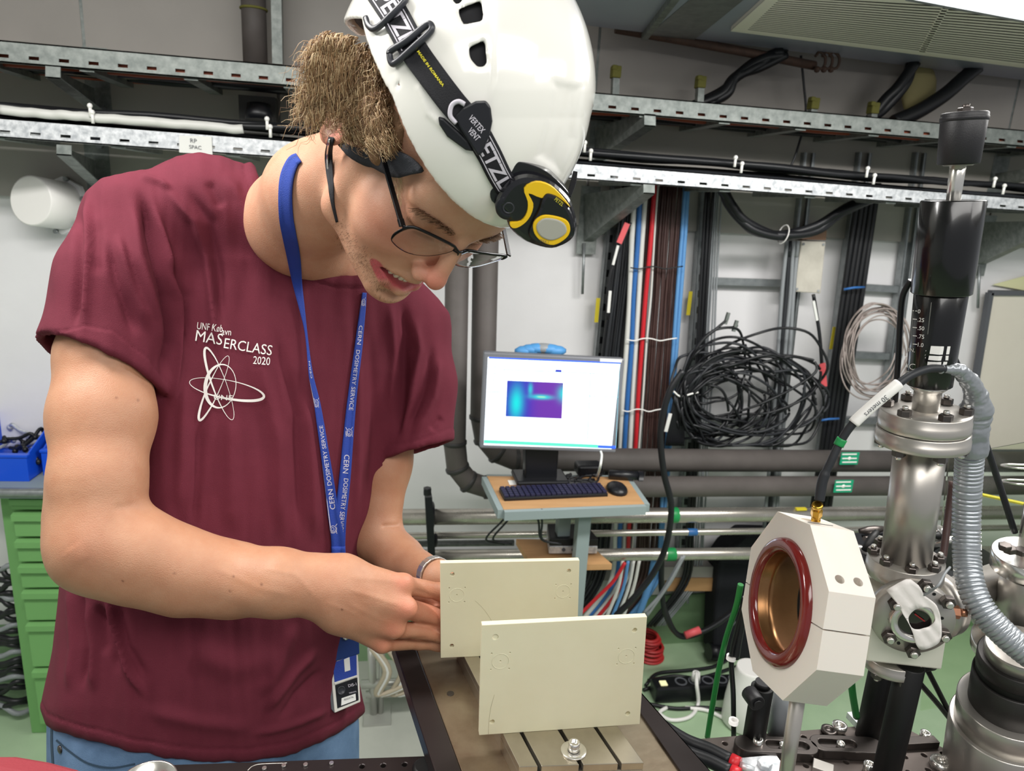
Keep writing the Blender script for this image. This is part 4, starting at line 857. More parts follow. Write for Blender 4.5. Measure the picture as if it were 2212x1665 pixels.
p = P(60, 1740, .65); b = MB(); b.box(np.array([p[0] - .05, p[1], p[2] / 2 - .03]), .1, .06, p[2] - .05); obj('stand_post', b, 'black_anodised', rb)
b = MB(); p = PZ(318, 1712, zk + .02); b.lathe(p, (0, 0, 1), [(.02, -.02), (.024, .0), (.026, .012), (.0245, .012), (.022, .0), (.0, -.012)], 32); tag(obj('steel_cup', b, 'steel_bright'), 'shiny shallow steel cup at the bottom edge', 'cup')
# ---------------------------------------------------------------- breadboard at right
zg = P(1900, 1600, .85)[2]
bb = thing('optical_breadboard', 'grey drilled optical breadboard carrying the posts at right', 'breadboard', P(1900, 1640, .82) * np.array([1, 1, 0]))
qa, qb_, qc = PZ(1500, 1596, zg), PZ(1936, 1561, zg), PZ(2061, 1627, zg)
ex = nrm(qb_ - qa); ey = nrm(qc - qb_); q = [qa, qb_, qb_ + ey * .42, qa + ey * .42]
b = MB(); b.slab(q, (0, 0, -.0127)); o = obj('plate', b, 'bread_grey', bb, bevel=.0008)
W_ = np.linalg.norm(qb_ - qa); b = MB(); nx, ny = int(W_ / .025), 14
for i in range(nx):
    for j in range(ny): p = qb_ - ex * (.0125 + .025 * i) + ey * (.0125 + .025 * j); b.cyl(p + ZV * .003, p - ZV * .006, .0032, 10, smooth=False)
cut(o, b)
b = MB(); p = (q[0] + q[2]) / 2; b.box(np.array([p[0], p[1], (zg - .0127) / 2]), .12, .12, zg - .015); obj('pedestal', b, 'black_anodised', bb)
# octagonal white head: pose fitted to the photograph
Ro = RC @ np.array([[0.1705, 0.0293, -0.9849], [0.8071, 0.5693, 0.1566], [0.5653, -0.8216, 0.0734]]); To = W([0.25403919, -0.20446039, -.68]); ro, th_o, ph_o = .08665, .0414, math.radians(32.62)
oc = thing('octagon_sensor', 'white octagonal sensor head with dark red ring and bronze bore', 'sensor', To - Ro[:, 2] * .02)
def oP(a, r, z): return To + Ro @ np.array([r * math.sin(a), r * math.cos(a), -z])
OA = [ph_o + math.radians(45 * k) for k in range(8)]   # A B C D1 D E F G
nO = -Ro[:, 2]      # into the head
rb_in = .0445
def half(ks, name):   # polygon through outer vertices, split line, bore
    # split line from between G-F side to C-D1 side
    outer = []
    for k in ks: outer.append((math.sin(OA[k % 8]) * ro, math.cos(OA[k % 8]) * ro))
    return outer
gap = .0012
# split line passes through the pixel points (1608,1262) and (1775,1372) on the face
def face_xy(x, y):
    r = wray(x, y); n_ = Ro[:, 2]; p = CAMP + r * (((To - CAMP) @ n_) / (r @ n_)); l = Ro.T @ (p - To); return l[:2]
s1, s2 = face_xy(1608, 1262), face_xy(1780, 1369); sd = nrm(s2 - s1); sn = np.array([-sd[1], sd[0]]); so = (s1 + s2) / 2
so = so - sn * (so @ sn) * .6
vs = [np.array([math.sin(a) * ro, math.cos(a) * ro]) for a in OA]
def clip(poly, side):
    out = []
    for i in range(len(poly)):
        a, b_ = poly[i], poly[(i + 1) % len(poly)]; da = ((a - so) @ sn) * side - gap / 2; db = ((b_ - so) @ sn) * side - gap / 2
        if da >= 0: out.append(a)
        if da * db < 0: out.append(a + (b_ - a) * da / (da - db))
    return out
up_side = 1 if (Ro @ np.array([sn[0], sn[1], 0]))[2] > 0 else -1
for side, nm in ((up_side, 'upper_half'), (-up_side, 'lower_half')):
    pl_ = clip(vs, side); b = MB(); b.slab([To + Ro @ np.array([p[0], p[1], 0]) for p in pl_], nO * th_o)
    o = obj(nm, b, 'acetal_white', oc, bevel=.0012)
    c_ = MB(); c_.cyl(To - nO * .01, To + nO * (th_o + .01), .0505, 72, smooth=False)
    if side == up_side:
        for k_ in (.32, .72):   # two blind screw holes in the upper right flank, between B and C
            mid = oP(OA[1], ro, th_o * k_) * .2 + oP(OA[2], ro, th_o * k_) * .8; out = nrm(oP((OA[1] + OA[2]) / 2, 1, 0) - To); c_.cyl(mid + out * .01, mid - out * .014, .0042, 24, smooth=False)
        top = oP((OA[0] + OA[1]) / 2, ro * .924, th_o * .42); out = nrm(oP((OA[0] + OA[1]) / 2, 1, 0) - To); c_.cyl(top + out * .005, top - out * .002, .0085, 28, smooth=False)
    cut(o, c_)
    for md in o.modifiers: o.modifiers.remove(md)
b = MB(); b.lathe(To - nO * .0005, nO, [(.0462, .0), (.0466, -.0035), (.0495, -.0055), (.0545, -.0062), (.0585, -.0045), (.0602, .0), (.0602, .002)], 96, True, caps=False); obj('red_ring', b, 'ring_red', oc)
b = MB(); b.lathe(To - nO * .001, nO, [(.0462, 0), (.0455, .001), (.0455, .008), (.0448, .0085), (.0448, .016), (.0455, .0165), (.0455, th_o), (.0515, th_o + .001)], 96, True, caps=False); obj('bronze_bore', b, 'bronze', oc)
b = MB(); b.lathe(To + nO * (th_o + .001), nO, [(.0455, 0), (.0505, 0)], 64, True, caps=False); obj('rear_seal', b, 'post_black', oc)
outn = nrm(oP((OA[0] + OA[1]) / 2, 1, 0) - To); top = oP((OA[0] + OA[1]) / 2, ro * .924, th_o * .42)
for k in (0, 1):
    a_ = top + (oP(OA[1], ro, 0) - oP(OA[0], ro, 0)) * .28 - nO * .004 * k + outn * .0003; b = MB(); b.bar(a_ + nO * (-.004 if k else -.012), a_ + nO * .012, .0012, .0003, outn); obj('pencil_mark', b, 'ink_dark', oc)
# gold coaxial connector standing on the head
gax = nrm(P(1768, 1072, .665) - P(1762, 1128, .69)); g0 = P(1762, 1126, .682)
gc = thing('coax_connector', 'gold coaxial connector standing on the white octagon', 'connector', g0)
k_ = .682 / FP
b = MB(); b.lathe(g0 - gax * .002, gax, [(.0042, 0), (.0042, .006), (.0033, .0065), (.0033, .009), (.0045, .0095), (.0045, .011)], 24); obj('jack', b, 'gold', gc)
b = MB(); b.hexp(g0 + gax * .009, gax, .0052, .010); obj('hex_nut', b, 'gold', gc); b = MB(); b.lathe(g0 + gax * .019, gax, [(.0042, 0), (.0042, .003), (.005, .0035), (.005, .006), (.003, .0065)], 20); obj('sleeve', b, 'gold', gc)
# post below the octagon
def onvert(base, top_y):   # climb a vertical from a base until it projects to pixel row top_y
    lo, hi = 0, 1.2
    for _ in range(40):
        m_ = (lo + hi) / 2
        if px_of(base + ZV * m_)[1] > top_y: lo = m_
        else: hi = m_
    return base + ZV * lo
pt_ = P(1724, 1500, .665); pb_ = P(1697, 1680, .705); ax_ = nrm(pb_ - pt_); e_ = pb_ + ax_ * ((zg - pb_[2]) / ax_[2]) if pb_[2] > zg else pb_
t = thing('grey_post', 'thin grey metal post under the white octagon', 'post', e_)
b = MB(); b.cyl(e_, pt_, 15.5 * .69 / FP, 28); obj('rod', b, 'steel_brushed', t); b = MB(); b.cyl(e_, e_ + ZV * .01, .016, 28, bev=.001); obj('collar', b, 'nut_dark', t)
def post(label, x, y, ytop, rpx, m='post_black'):
    p = PZ(x, y, zg); d = px_of(p)[2]; r = rpx * d / FP; tp = onvert(p, ytop)
    t = thing('black_post', label, 'post', p, 'black posts on the breadboard'); b = MB(); b.cyl(p, tp, r, 32, bev=.001); obj('rod', b, m, t)
    return t, p, tp, r
t, p1, t1, r1 = post('left black post with a thumb knob, behind the octagon', 1627, 1603, 1482, 23)
b = MB(); kp = px_on(1623, 1502, p1 - YV * r1, YV); b.cyl(kp + YV * .006, kp - YV * .014, .009, 18, bev=.001); b.cyl(kp - YV * .014, kp - YV * .016, .005, 12); obj('thumb_knob', b, 'knob_black', t)
b = MB(); b.cyl(t1, t1 + ZV * .006, r1 * .7, 20); obj('cap', b, 'knob_black', t)
t, p2, t2, r2 = post('farther black post under the steel cube', 1874, 1592, 1440, 25)
post3, p3, t3, r3 = post('nearest black post under the steel cube, running off the bottom', 1905, 1712, 1436, 27)
b = MB(); b.cyl(PZ(1680, 1560, zg - .6), PZ(1680, 1520, zg - .6), .02, 16)
# forked clamps
def fork(label, x0, y0, x1, y1, w):
    a, c = PZ(x0, y0, zg + .012), PZ(x1, y1, zg + .012); d = nrm(c - a); L = np.linalg.norm(c - a); s = np.cross(ZV, d); pts = []
    for k in range(13): an = math.pi / 2 + math.pi * k / 12; pts.append(a + d * math.cos(an) * w + s * math.sin(an) * w)
    for k in range(13): an = -math.pi / 2 + math.pi * k / 12; pts.append(c + d * math.cos(an) * w + s * math.sin(an) * w)
    t = thing('post_clamp', label, 'clamp', (a + c) / 2); b = MB(); b.slab(pts, (0, 0, -.0115)); o = obj('body', b, 'nut_dark', t, bevel=.001)
    f0, f1 = (.42, .95) ; h = w * .5; c_ = MB(); pp = []
    for k in range(9): an = math.pi / 2 + math.pi * k / 8; pp.append(a + d * (L * f0 + math.cos(an) * h) + s * math.sin(an) * h)
    for k in range(9): an = -math.pi / 2 + math.pi * k / 8; pp.append(a + d * (L * f1 + math.cos(an) * h) + s * math.sin(an) * h)
    c_.slab([p + ZV * .005 for p in pp], (0, 0, -.011)); cut(o, c_); b = MB(); bo = a + d * L * .62; b.lathe(bo - ZV * .005, ZV, [(.0045, 0), (.0045, .006), (.0025, .006), (.0025, .003), (0, .003)], 16); obj('bolt', b, 'steel_bright', t); return t
fork('forked post clamp at the foot of the left black post', 1612, 1604, 1742, 1610, .013)
fork('forked post clamp at the foot of the farther cube post', 1885, 1608, 1775, 1603, .013)
def sbolt(x, y, r, h, label, z=None, m='steel_bright'):
    p = PZ(x, y, zg if z is None else z); b = MB(); b.lathe(p, ZV, [(r, 0), (r, h), (r * .55, h), (r * .55, h * .55), (0, h * .55)], 20); return tag(obj('socket_bolt', b, m), label, 'bolt', 'loose bolts on the breadboard')
sbolt(1634, 1622, .0055, .017, 'tall socket bolt in front of the left black post'); sbolt(1996, 1598, .0058, .011, 'socket bolt on the flat bar behind the nearest post')
sbolt(1790, 1582, .009, .005, 'flat bolt head left of the pair behind the clamps', m='nut_dark'); sbolt(2030, 1655, .011, .008, 'large hex bolt near the aluminium cylinder'); sbolt(1875, 1668, .006, .012, 'bolt cut by the bottom edge left of the nearest post')
sbolt(1812, 1578, .0085, .009, 'tilted socket bolt right of the pair behind the clamps')
b = MB(); b.bar(PZ(1950, 1606, zg + .005), PZ(2022, 1602, zg + .005), .012, .009); tag(obj('flat_bar', b, 'nut_dark', bevel=.0008), 'dark flat bar on the breadboard behind the nearest post', 'bar')
b = MB(); b.bar(PZ(1840, 1556, zg + .004), PZ(1915, 1548, zg + .004), .02, .008); tag(obj('small_block', b, 'galvanised'), 'pale block at the rear edge behind the farther cube post', 'block')
b = MB(); b.bar(PZ(1755, 1652, zg + .004), PZ(1800, 1668, zg + .004), .016, .008); tag(obj('small_block', b, 'steel_brushed', bevel=.0008), 'steel block at the bottom edge right of the grey post', 'block')
b = MB(); p = PZ(1650, 1662, zg + .004); b.box(p, .045, .03, .008); b.hexp(p + ZV * .004, ZV, .008, .006); tag(obj('hold_down', b, 'galvanised'), 'bright hold-down plate at the bottom edge beside red cable ends', 'plate')
for k, (dy) in enumerate((0, 24)):
    t = thing('power_cable', 'thick black cable with red end sleeve, %s' % ('upper of the two at bottom' if k == 0 else 'lower of the two at bottom'), 'cable', PZ(1520, 1640, zg + .01))
    pts = [PZ(1420, 1560 + dy, zg + .012), PZ(1480, 1598 + dy, zg + .012), PZ(1530, 1618 + dy, zg + .012), PZ(1578, 1642 + dy, zg + .012)]
    b = MB(); b.tube(cr(pts, 5), .0075, 12); obj('cord', b, 'black_cable', t)
    b = MB(); b.tube([pts[-1], PZ(1598, 1652 + dy, zg + .012)], .0082, 12); obj('red_sleeve', b, 'cable_red', t); b = MB(); b.tube([PZ(1598, 1652 + dy, zg + .012), PZ(1630, 1664 + dy, zg + .012)], .004, 10); obj('lug', b, 'galvanised', t)
# ---------------------------------------------------------------- vacuum column
cA = P(1940, 1330, .74); aT = P(2085, 240, .61); ax = nrm(aT - cA)
def onax(y):
    lo, hi = -.3, .9
    for _ in range(40):
        m_ = (lo + hi) / 2
        if px_of(cA + ax * m_)[1] > y: lo = m_
        else: hi = m_
    return lo
def rp_(px, y): return px * px_of(cA + ax * onax(y))[2] / FP
def axc(y): return cA + ax * onax(y)
vc = thing('vacuum_column', 'stainless vacuum cube with tall tube and bolted flanges', 'vacuum chamber', cA - ax * .04)
nC = RC @ nrm([-.22, .12, .96]); nC = nrm(nC - ax * (nC @ ax)); sC = np.cross(ax, nC)    # sC to the right
hs = .0345
b = MB(); b.box(cA, 2 * hs, 2 * hs, 2 * hs, (sC, nC, ax)); 
mat('cube_steel', '#e6e2d6', .35, .35, rvar=.08); obj('cube_body', b, 'cube_steel', vc, bevel=.002)
tA, tB = onax(1212), onax(955)
b = MB(); b.cyl(cA + ax * tA, cA + ax * tB, rp_(50, 1080), 56); obj('tube', b, 'steel_brushed', vc)
def flange(y0, y1, rpx, name='flange', th=None):
    h0, h1 = onax(y0), onax(y1); r = rp_(rpx, (y0 + y1) / 2)
    b = MB(); b.lathe(cA + ax * h0, ax, [(r * .5, 0), (r * .985, 0), (r, .001), (r, (h1 - h0) * .55), (r * .985, (h1 - h0) * .58), (r * .985, (h1 - h0) - .001), (r * .97, h1 - h0), (r * .3, h1 - h0)], 72); return obj(name, b, 'steel_brushed', vc), h0, h1, r
_, f0, f1, fr = flange(1240, 1203, 76); _, g0_, g1_, gr = flange(957, 925, 92); _, k0, k1, kr = flange(923, 885, 90); flange(1436, 1412, 60)
b = MB(); b.cyl(cA + ax * (g1_ - .0002), cA + ax * (k0 + .0004), kr * .97, 64); obj('gasket_gap', b, 'post_black', vc)
def nuts(h, r, sgn, n, name='nut', ph=.3, rr=.0062):
    for k in range(n):
        a = 2 * math.pi * k / n + ph; p = cA + ax * h + (sC * math.cos(a) + nC * math.sin(a)) * r
        b = MB(); b.hexp(p, ax * sgn, rr, .0058); o = obj(name, b, 'nut_dark', vc)
        b = MB(); b.cyl(p + ax * sgn * .0058, p + ax * sgn * .0095, rr * .45, 12, bev=.0006); obj('stud', b, 'steel_bright', o)
nuts(k1, kr * .83, 1, 6, 'bolt_head'); nuts(g0_, gr * .83, -1, 6); nuts(f1, fr * .84, 1, 8, 'bolt_head', .1, .0058); nuts(onax(1436), rp_(48, 1430), -1, 6)
b = MB(); h0 = onax(885); h1 = onax(832); b.lathe(cA + ax * h0, ax, [(rp_(27, 860), 0), (rp_(27, 860), (h1 - h0) * .75), (rp_(36, 845), (h1 - h0) * .9), (rp_(40, 835), h1 - h0)], 48); obj('neck', b, 'steel_bright', vc)
# linear actuator standing on the flange
la = thing('linear_actuator', 'black micrometer actuator with travel scale on top of the column', 'actuator', cA + ax * onax(832))
def seg(name, y0, y1, r0, r1, m, par, n=64, bev=.001):
    h0, h1 = onax(y0), onax(y1); b = MB(); b.lathe(cA + ax * h0, ax, [(rp_(r0, y0) - bev, 0), (rp_(r0, y0), bev), (rp_(r1, y1), h1 - h0 - bev), (rp_(r1, y1) - bev, h1 - h0)], n); return obj(name, b, m, par)
lower = seg('scale_barrel', 832, 630, 45, 52, 'actuator_black', la); seg('upper_sleeve', 634, 432, 59, 63, 'actuator_black', la); seg('shaft', 436, 352, 14, 16, 'steel_bright', la); kn = seg('knob', 355, 243, 41, 46, 'knob_black', la)
seg('knob_ring', 358, 354, 30, 30, 'steel_brushed', la); kr_ = seg('knob_band', 262, 252, 46.5, 47, 'knob_black', kn, bev=.0004); b = MB(); b.hexp(cA + ax * onax(243), ax, .006, .004); b.cyl(cA + ax * onax(236), cA + ax * onax(225), .003, 12); obj('top_screw', b, 'nut_dark', la)
def bvh_of(o):
    return BVHTree.FromPolygons([tuple(o.matrix_world @ v.co) if False else tuple(v.co) for v in o.data.vertices], [tuple(p.vertices) for p in o.data.polygons])
def drape(name, V, Fc, bv, m, parent, off=.0004, smooth=False, dfall=None):
    """vertices given as pixel positions are laid onto a real surface (print, tape, strap)"""
    b = MB(); out = []
    for (x, y) in V:
        r = nrm(wray(x, y)); h = bv.ray_cast(Vector(CAMP), Vector(r))
        if h[0] is None: h = bv.find_nearest(Vector(CAMP + r * (dfall or .7))); p = np.array(h[0]); 
        else: p = np.array(h[0])
        n = np.array(h[1]); n = n if n @ r < 0 else -n
        n = nrm(n * .6 - r); out.append(p + n * off)
    b.add(out, Fc, smooth); return obj(name, b, m, parent)
def strip_quads(pts, k): pass
def subdiv(v, f, maxl):
    bm = bmesh.new(); vs_ = [bm.verts.new((q[0], q[1], 0)) for q in v]
    for p in f:
        try: bm.faces.new([vs_[i] for i in p])
        except Exception: pass
    bmesh.ops.triangulate(bm, faces=bm.faces)
    for _ in range(6):
        es = [e for e in bm.edges if e.calc_length() > maxl]
        if not es: break
        bmesh.ops.subdivide_edges(bm, edges=es, cuts=1)
        bmesh.ops.triangulate(bm, faces=bm.faces)
    bm.verts.index_update(); o = [tuple(q.co)[:2] for q in bm.verts], [tuple(w_.index for w_ in p.verts) for p in bm.faces]; bm.free(); return o
def ptext(name, s, x, y, h, ang, bv, m, parent, off=.0004, bold=0.0, w=None, align='C', maxl=6, sk=0.0, warp=None):
    """lettering whose centre line lies at pixel (x,y), cap height h px, turned by ang degrees (clockwise), wrapped on a surface"""
    v, f = text_mesh(s, 1.0, bold)
    if not len(v): return None
    mn, mx = v.min(0), v.max(0); k = h / (mx[1] - mn[1]); kx = w / (mx[0] - mn[0]) if w else k
    c = {'C': (mn[0] + mx[0]) / 2, 'L': mn[0], 'R': mx[0]}[align]; ca, sa = math.cos(math.radians(ang)), math.sin(math.radians(ang))
    pv = [(((q[0] - c) * kx + sk * (q[1] - mn[1]) * k), -(q[1] - (mn[1] + mx[1]) / 2) * k) for q in v]
    if warp: pv = [warp(q) for q in pv]
    else: pv = [(x + q[0] * ca - q[1] * sa, y + q[0] * sa + q[1] * ca) for q in pv]
    pv, f = subdiv(pv, f, maxl); return drape(name, [(q[0], q[1]) for q in pv], f, bv, m, parent, off)
bl2 = bvh_of(lower)
for (s, y) in (('0', 671), ('.25', 689), ('.50', 707), ('.75', 725), ('1.0', 743)):
    ptext('scale_number', s, 1983, y + 1, 8.5, 7, bl2, 'white_ink', la, align='L')
    drape('scale_tick', [(1972, y - 1), (1981, y), (1981, y + 1.6), (1972, y + .6)], [(0, 1, 2, 3)], bl2, 'white_ink', la)
drape('scale_slot', [(1966, 670), (1972, 670), (1966, 745), (1959, 745)], [(0, 1, 2, 3)], bl2, 'galvanised_dull', la)
ptext('scale_unit', 'IN.', 1970, 756, 8, 7, bl2, 'white_ink', la)
V = [(2011, 747), (2032, 748), (2053, 748), (2050, 765), (2029, 766), (2008, 764), (2007, 768), (2028, 769), (2049, 768), (2048, 778), (2026, 779), (2005, 777), (2004, 781), (2025, 782), (2046, 781), (2045, 787), (2024, 790), (2003, 788)]
drape('white_label', V, [(0, 1, 4, 5), (1, 2, 3, 4), (6, 7, 10, 11), (7, 8, 9, 10), (12, 13, 16, 17), (13, 14, 15, 16)], bl2, 'white_plastic', la)
ptext('maker_mark', 'DC', 1963, 791, 13, 6, bl2, 'white_ink', la, w=28, bold=-.01); ptext('maker_text', 'INSTRUMENTS', 1960, 803, 4, 6, bl2, 'white_ink', la, w=30)
# viewport flange on the front of the cube
fc = cA + nC * hs; vp = thing('viewport_flange', 'round bolted viewport flange with torn white tape on the cube', 'flange', fc); oV = px_on(1972, 1338, fc + nC * .012, nC) - nC * .012
Rv = 82 * .71 / FP
b = MB(); b.lathe(oV, nC, [(Rv * .5, 0), (Rv, 0), (Rv, .0055), (Rv * .985, .006), (Rv * .985, .0115), (Rv * .97, .0125), (Rv * .5, .0125)], 72); obj('disc', b, 'steel_brushed', vp)
b = MB(); b.lathe(oV + nC * .0125, nC, [(Rv * .58, 0), (Rv * .58, .006), (Rv * .55, .0068), (Rv * .40, .0068), (Rv * .38, .004), (Rv * .37, -.001)], 60, caps=False); obj('window_rim', b, 'steel_bright', vp)
b = MB(); b.lathe(oV + nC * .0135, nC, [(0, 0.002), (Rv * .4, .002)], 48, caps=False); obj('glass', b, 'glass_dark', vp)
Vx, Vy = sC, ax
for (x, y) in ((1935, 1305), (2000, 1266), (2048, 1301), (2039, 1373), (1972, 1408), (1921, 1377)):
    p = px_on(x, y, oV + nC * .016, nC) - nC * .0035; b = MB(); b.hexp(p, nC, .0068, .006); o = obj('nut', b, 'nut_dark', vp); b = MB(); b.cyl(p + nC * .006, p + nC * .0105, .0034, 16, bev=.001); obj('stud', b, 'steel_bright', o)
b = MB()
for (x, y) in ((1922, 1337), (1941, 1389), (2035, 1335), (2018, 1283)): p = px_on(x, y, oV + nC * .0126, nC); b.cyl(p - nC * .001, p + nC * .0003, .0016, 12)
tag(obj('leak_hole', b, 'post_black', vp), kind='stuff')
def ptape(pts, h=.0075): return [px_on(x, y, oV + nC * (.0125 + h), nC) for (x, y) in pts]
# torn tape ring: outline around an opening, gently buckled
outl = [(1910, 1281), (1935, 1262), (1962, 1250), (1976, 1258), (1988, 1268), (1996, 1285), (2008, 1294), (2022, 1306), (2030, 1325), (2033, 1345), (2034, 1372), (2028, 1388), (2012, 1398), (1990, 1403), (1978, 1390), (1972, 1368), (1962, 1345), (1948, 1322), (1938, 1298)]
hole = [(1964, 1345), (1963, 1332), (1972, 1320), (1984, 1314), (2000, 1313), (2012, 1317), (2018, 1330), (2019, 1341), (2008, 1352), (1996, 1356), (1985, 1359), (1972, 1357)]
NN = 72
def ringpts(poly):
    c = np.array([1991, 1336]); q = cr([np.array([*p, 0.]) for p in poly], 6, True); o_ = []
    A_ = [math.atan2(p[1] - c[1], p[0] - c[0]) for p in q]
    for k in range(NN):
        t = 2 * math.pi * k / NN - math.pi; best = min(range(len(q)), key=lambda i: abs(((A_[i] - t + math.pi) % (2 * math.pi)) - math.pi)); o_.append(q[best][:2])
    return o_
ro_, ri_ = ringpts(outl), ringpts(hole); G = []
for k in range(NN + 1):
    a_, c_ = ro_[k % NN], ri_[k % NN]; row = []
    for j in range(6):
        s = j / 5; q_ = a_ * (1 - s) + c_ * s; row.append(px_on(q_[0], q_[1], oV + nC * (.0205 + .0008 * math.sin(q_[0] * .21 + 1) * math.cos(q_[1] * .17)), nC))
    G.append(row)
b = MB(); b.grid(G); obj('torn_tape', b, 'white_tape', vp, solid=.0004)
b = MB(); b.bar(px_on(1976, 1326, oV + nC * .017, nC), px_on(1998, 1342, oV + nC * .017, nC), .0012, .0003, nC); obj('red_glint', b, 'glint_red', vp)
b = MB(); b.tube(cr([px_on(1996, 1285, oV + nC * .02, nC), px_on(2012, 1275, oV + nC * .024, nC), px_on(2028, 1262, oV + nC * .028, nC), P(2040, 1240, .68), P(2052, 1225, .69)], 5), .0012, 8); tag(obj('grey_wire', b, 'cable_grey'), 'thin grey wire bending off the viewport flange', 'wire')
# cross nipple to the right with its flange
sp = thing('side_port', 'horizontal steel port with bolted flange right of the cube', 'port', cA + sC * hs)
dS = nrm(sC * .8 - nC * .6); o1 = cA + dS * .03 
b = MB(); b.cyl(o1, o1 + dS * .13, .019, 40); obj('tube', b, 'steel_brushed', sp)
b = MB(); b.lathe(o1 + dS * .012, dS, [(.02, 0), (.036, 0), (.036, .018), (.02, .018)], 48); obj('inner_flange', b, 'steel_brushed', sp)
oF = P(2160, 1318, .80); b = MB(); b.lathe(oF - dS * .005, dS, [(.018, 0), (.0375, 0), (.038, .001), (.038, .012), (.037, .0125), (.037, .0135), (.038, .014), (.038, .027), (.018, .027)], 64); obj('outer_flange', b, 'steel_bright', sp)
for k in range(8):
    a = k * math.pi / 4 + .2; x_, y_, _ = basis(dS); p = oF - dS * .005 + (x_ * math.cos(a) + y_ * math.sin(a)) * .031; b = MB(); b.hexp(p, -dS, .0055, .0055); o = obj('nut', b, 'nut_dark', sp); b = MB(); b.cyl(p - dS * .0055, p - dS * .009, .0027, 12); obj('stud', b, 'steel_bright', o)
b = MB(); p = px_on(2068, 1322, cA + nC * .02, nC); b.hexp(p - sC * .006, sC, .0065, .008); b.cyl(p + sC * .002, p + sC * .008, .004, 16); mat('copper', '#b07c62', .3, .9); tag(obj('copper_plug', b, 'copper'), 'small copper hex plug right of the viewport flange', 'plug')
# column of flanges cut by the right edge
rc_ = thing('right_column', 'second steel column with top flange, cut by right edge', 'column', P(2230, 1330, .8))
ax2 = nrm(P(2238, 1150, .74) - P(2190, 1420, .80))
def c2(x, y, d, rpx, hpx, m, name, par=rc_, steps=None):
    p = P(x, y, d); r = rpx * d / FP; h = hpx * d / FP; b = MB(); b.lathe(p, ax2, [(r - .001, 0), (r, .001), (r, h - .001), (r - .001, h)], 56); return obj(name, b, m, par), p, r, h
c2(2212, 1228, .755, 64, 40, 'steel_bright', 'top_flange'); c2(2232, 1205, .75, 32, 150, 'steel_bright', 'shaft'); c2(2212, 1330, .77, 55, 110, 'steel_brushed', 'body')
for (x, y) in ((2170, 1186), (2180, 1192), (2205, 1196)): p = P(x, y, .73); b = MB(); b.hexp(p, ax2, .0062, .006); o = obj('nut', b, 'nut_dark', rc_)
c2(2198, 1408, .79, 88, 26, 'steel_bright', 'lower_flange')
mc_ = thing('micrometer_stage', 'dark knurled collar on a large aluminium cylinder, bottom right', 'cylinder', P(2150, 1700, .8))
ax3 = nrm(P(2205, 1400, .72) - P(2150, 1680, .80))
def c3(y, rpx, y1, m, name, bev=.001):
    # along the axis from pixel row y (lower) to y1 (upper)
    def at(yy):
        lo, hi = -.1, .4; base = P(2150, 1680, .80)
        for _ in range(40):
            m_ = (lo + hi) / 2
            if px_of(base + ax3 * m_)[1] > yy: lo = m_
            else: hi = m_
        return base + ax3 * lo
    a, c = at(y), at(y1); r = rpx * px_of(a)[2] / FP; b = MB(); b.cyl(a, c, r, 72, bev=bev); return obj(name, b, m, mc_)
c3(1760, 98, 1562, 'steel_brushed', 'lower_cylinder'); c3(1564, 97, 1518, 'steel_brushed', 'upper_cylinder'); c3(1522, 78, 1458, 'knurl_grey', 'knurled_barrel'); c3(1462, 74, 1440, 'post_black', 'dark_groove'); c3(1446, 76, 1418, 'knurl_grey', 'knurled_collar'); c3(1420, 66, 1396, 'steel_brushed', 'neck')
for name in ('knurled_barrel', 'knurled_collar'):
    m_ = M('knurl_grey')
nt = M('knurl_grey').node_tree; N = nt.nodes; ck = N.new('ShaderNodeTexChecker'); ck.inputs['Scale'].default_value = 900; tc = N.new('ShaderNodeTexCoord'); bp = N.new('ShaderNodeBump'); bp.inputs['Strength'].default_value = .8; bp.inputs['Distance'].default_value = .0006
nt.links.new(tc.outputs['Object'], ck.inputs[0]); nt.links.new(ck.outputs[1], bp.inputs['Height']); nt.links.new(bp.outputs[0], N['Principled BSDF'].inputs['Normal'])
# ---------------------------------------------------------------- conduit, tape, cables of the column
cp_ = cr([P(2097, 955, .70), P(2093, 1010, .71), P(2088, 1100, .72), P(2088, 1190, .72), P(2094, 1250, .71), P(2112, 1300, .70), P(2145, 1345, .69), P(2195, 1392, .68), P(2260, 1440, .67)], 40)
cd_ = thing('flexible_conduit', 'grey ribbed flexible conduit curving down and off right', 'conduit', cp_[0])
L = 0; pts = [cp_[0]]; rads = []; prev = cp_[0]; acc = []
ds = .0042; dist = 0; samples = []
for i in range(1, len(cp_)):
    seg_ = np.linalg.norm(cp_[i] - cp_[i - 1]); n_ = max(1, int(seg_ / .0006))
    for j in range(n_): samples.append((cp_[i - 1] + (cp_[i] - cp_[i - 1]) * j / n_, dist + seg_ * j / n_))
    dist += seg_
def rib(s):
    t = (s % ds) / ds; return .0126 - (.0022 if t < .2 else 0) + (.00025 * math.sin(math.pi * (t - .2) / .8) if t >= .2 else 0)
b = MB(); b.tube([s[0] for s in samples], .012, 24, rads=[rib(s[1]) for s in samples]); obj('ribbed_sleeve', b, 'conduit_grey', cd_)
tp_ = cr([P(2030, 796, .65), P(2060, 797, .655), P(2085, 812, .66), P(2104, 842, .67), P(2110, 875, .68), P(2103, 915, .69), P(2098, 985, .70)], 12)
rr = np.interp(np.linspace(0, 1, len(tp_)), [0, .2, .45, .62, .68, .85, 1], [.0045, .0062, .0085, .0105, .0138, .0142, .0138])
rr = [r * (1 + .07 * math.sin(i * 1.7) * math.sin(i * .6)) for i, r in enumerate(rr)]
b = MB(); b.tube(tp_, .01, 28, rads=rr); b2 = tag(obj('duct_tape_wrap', b, 'duct_tape'), 'crumpled silver duct tape wrapped at the conduit mouth', 'tape')
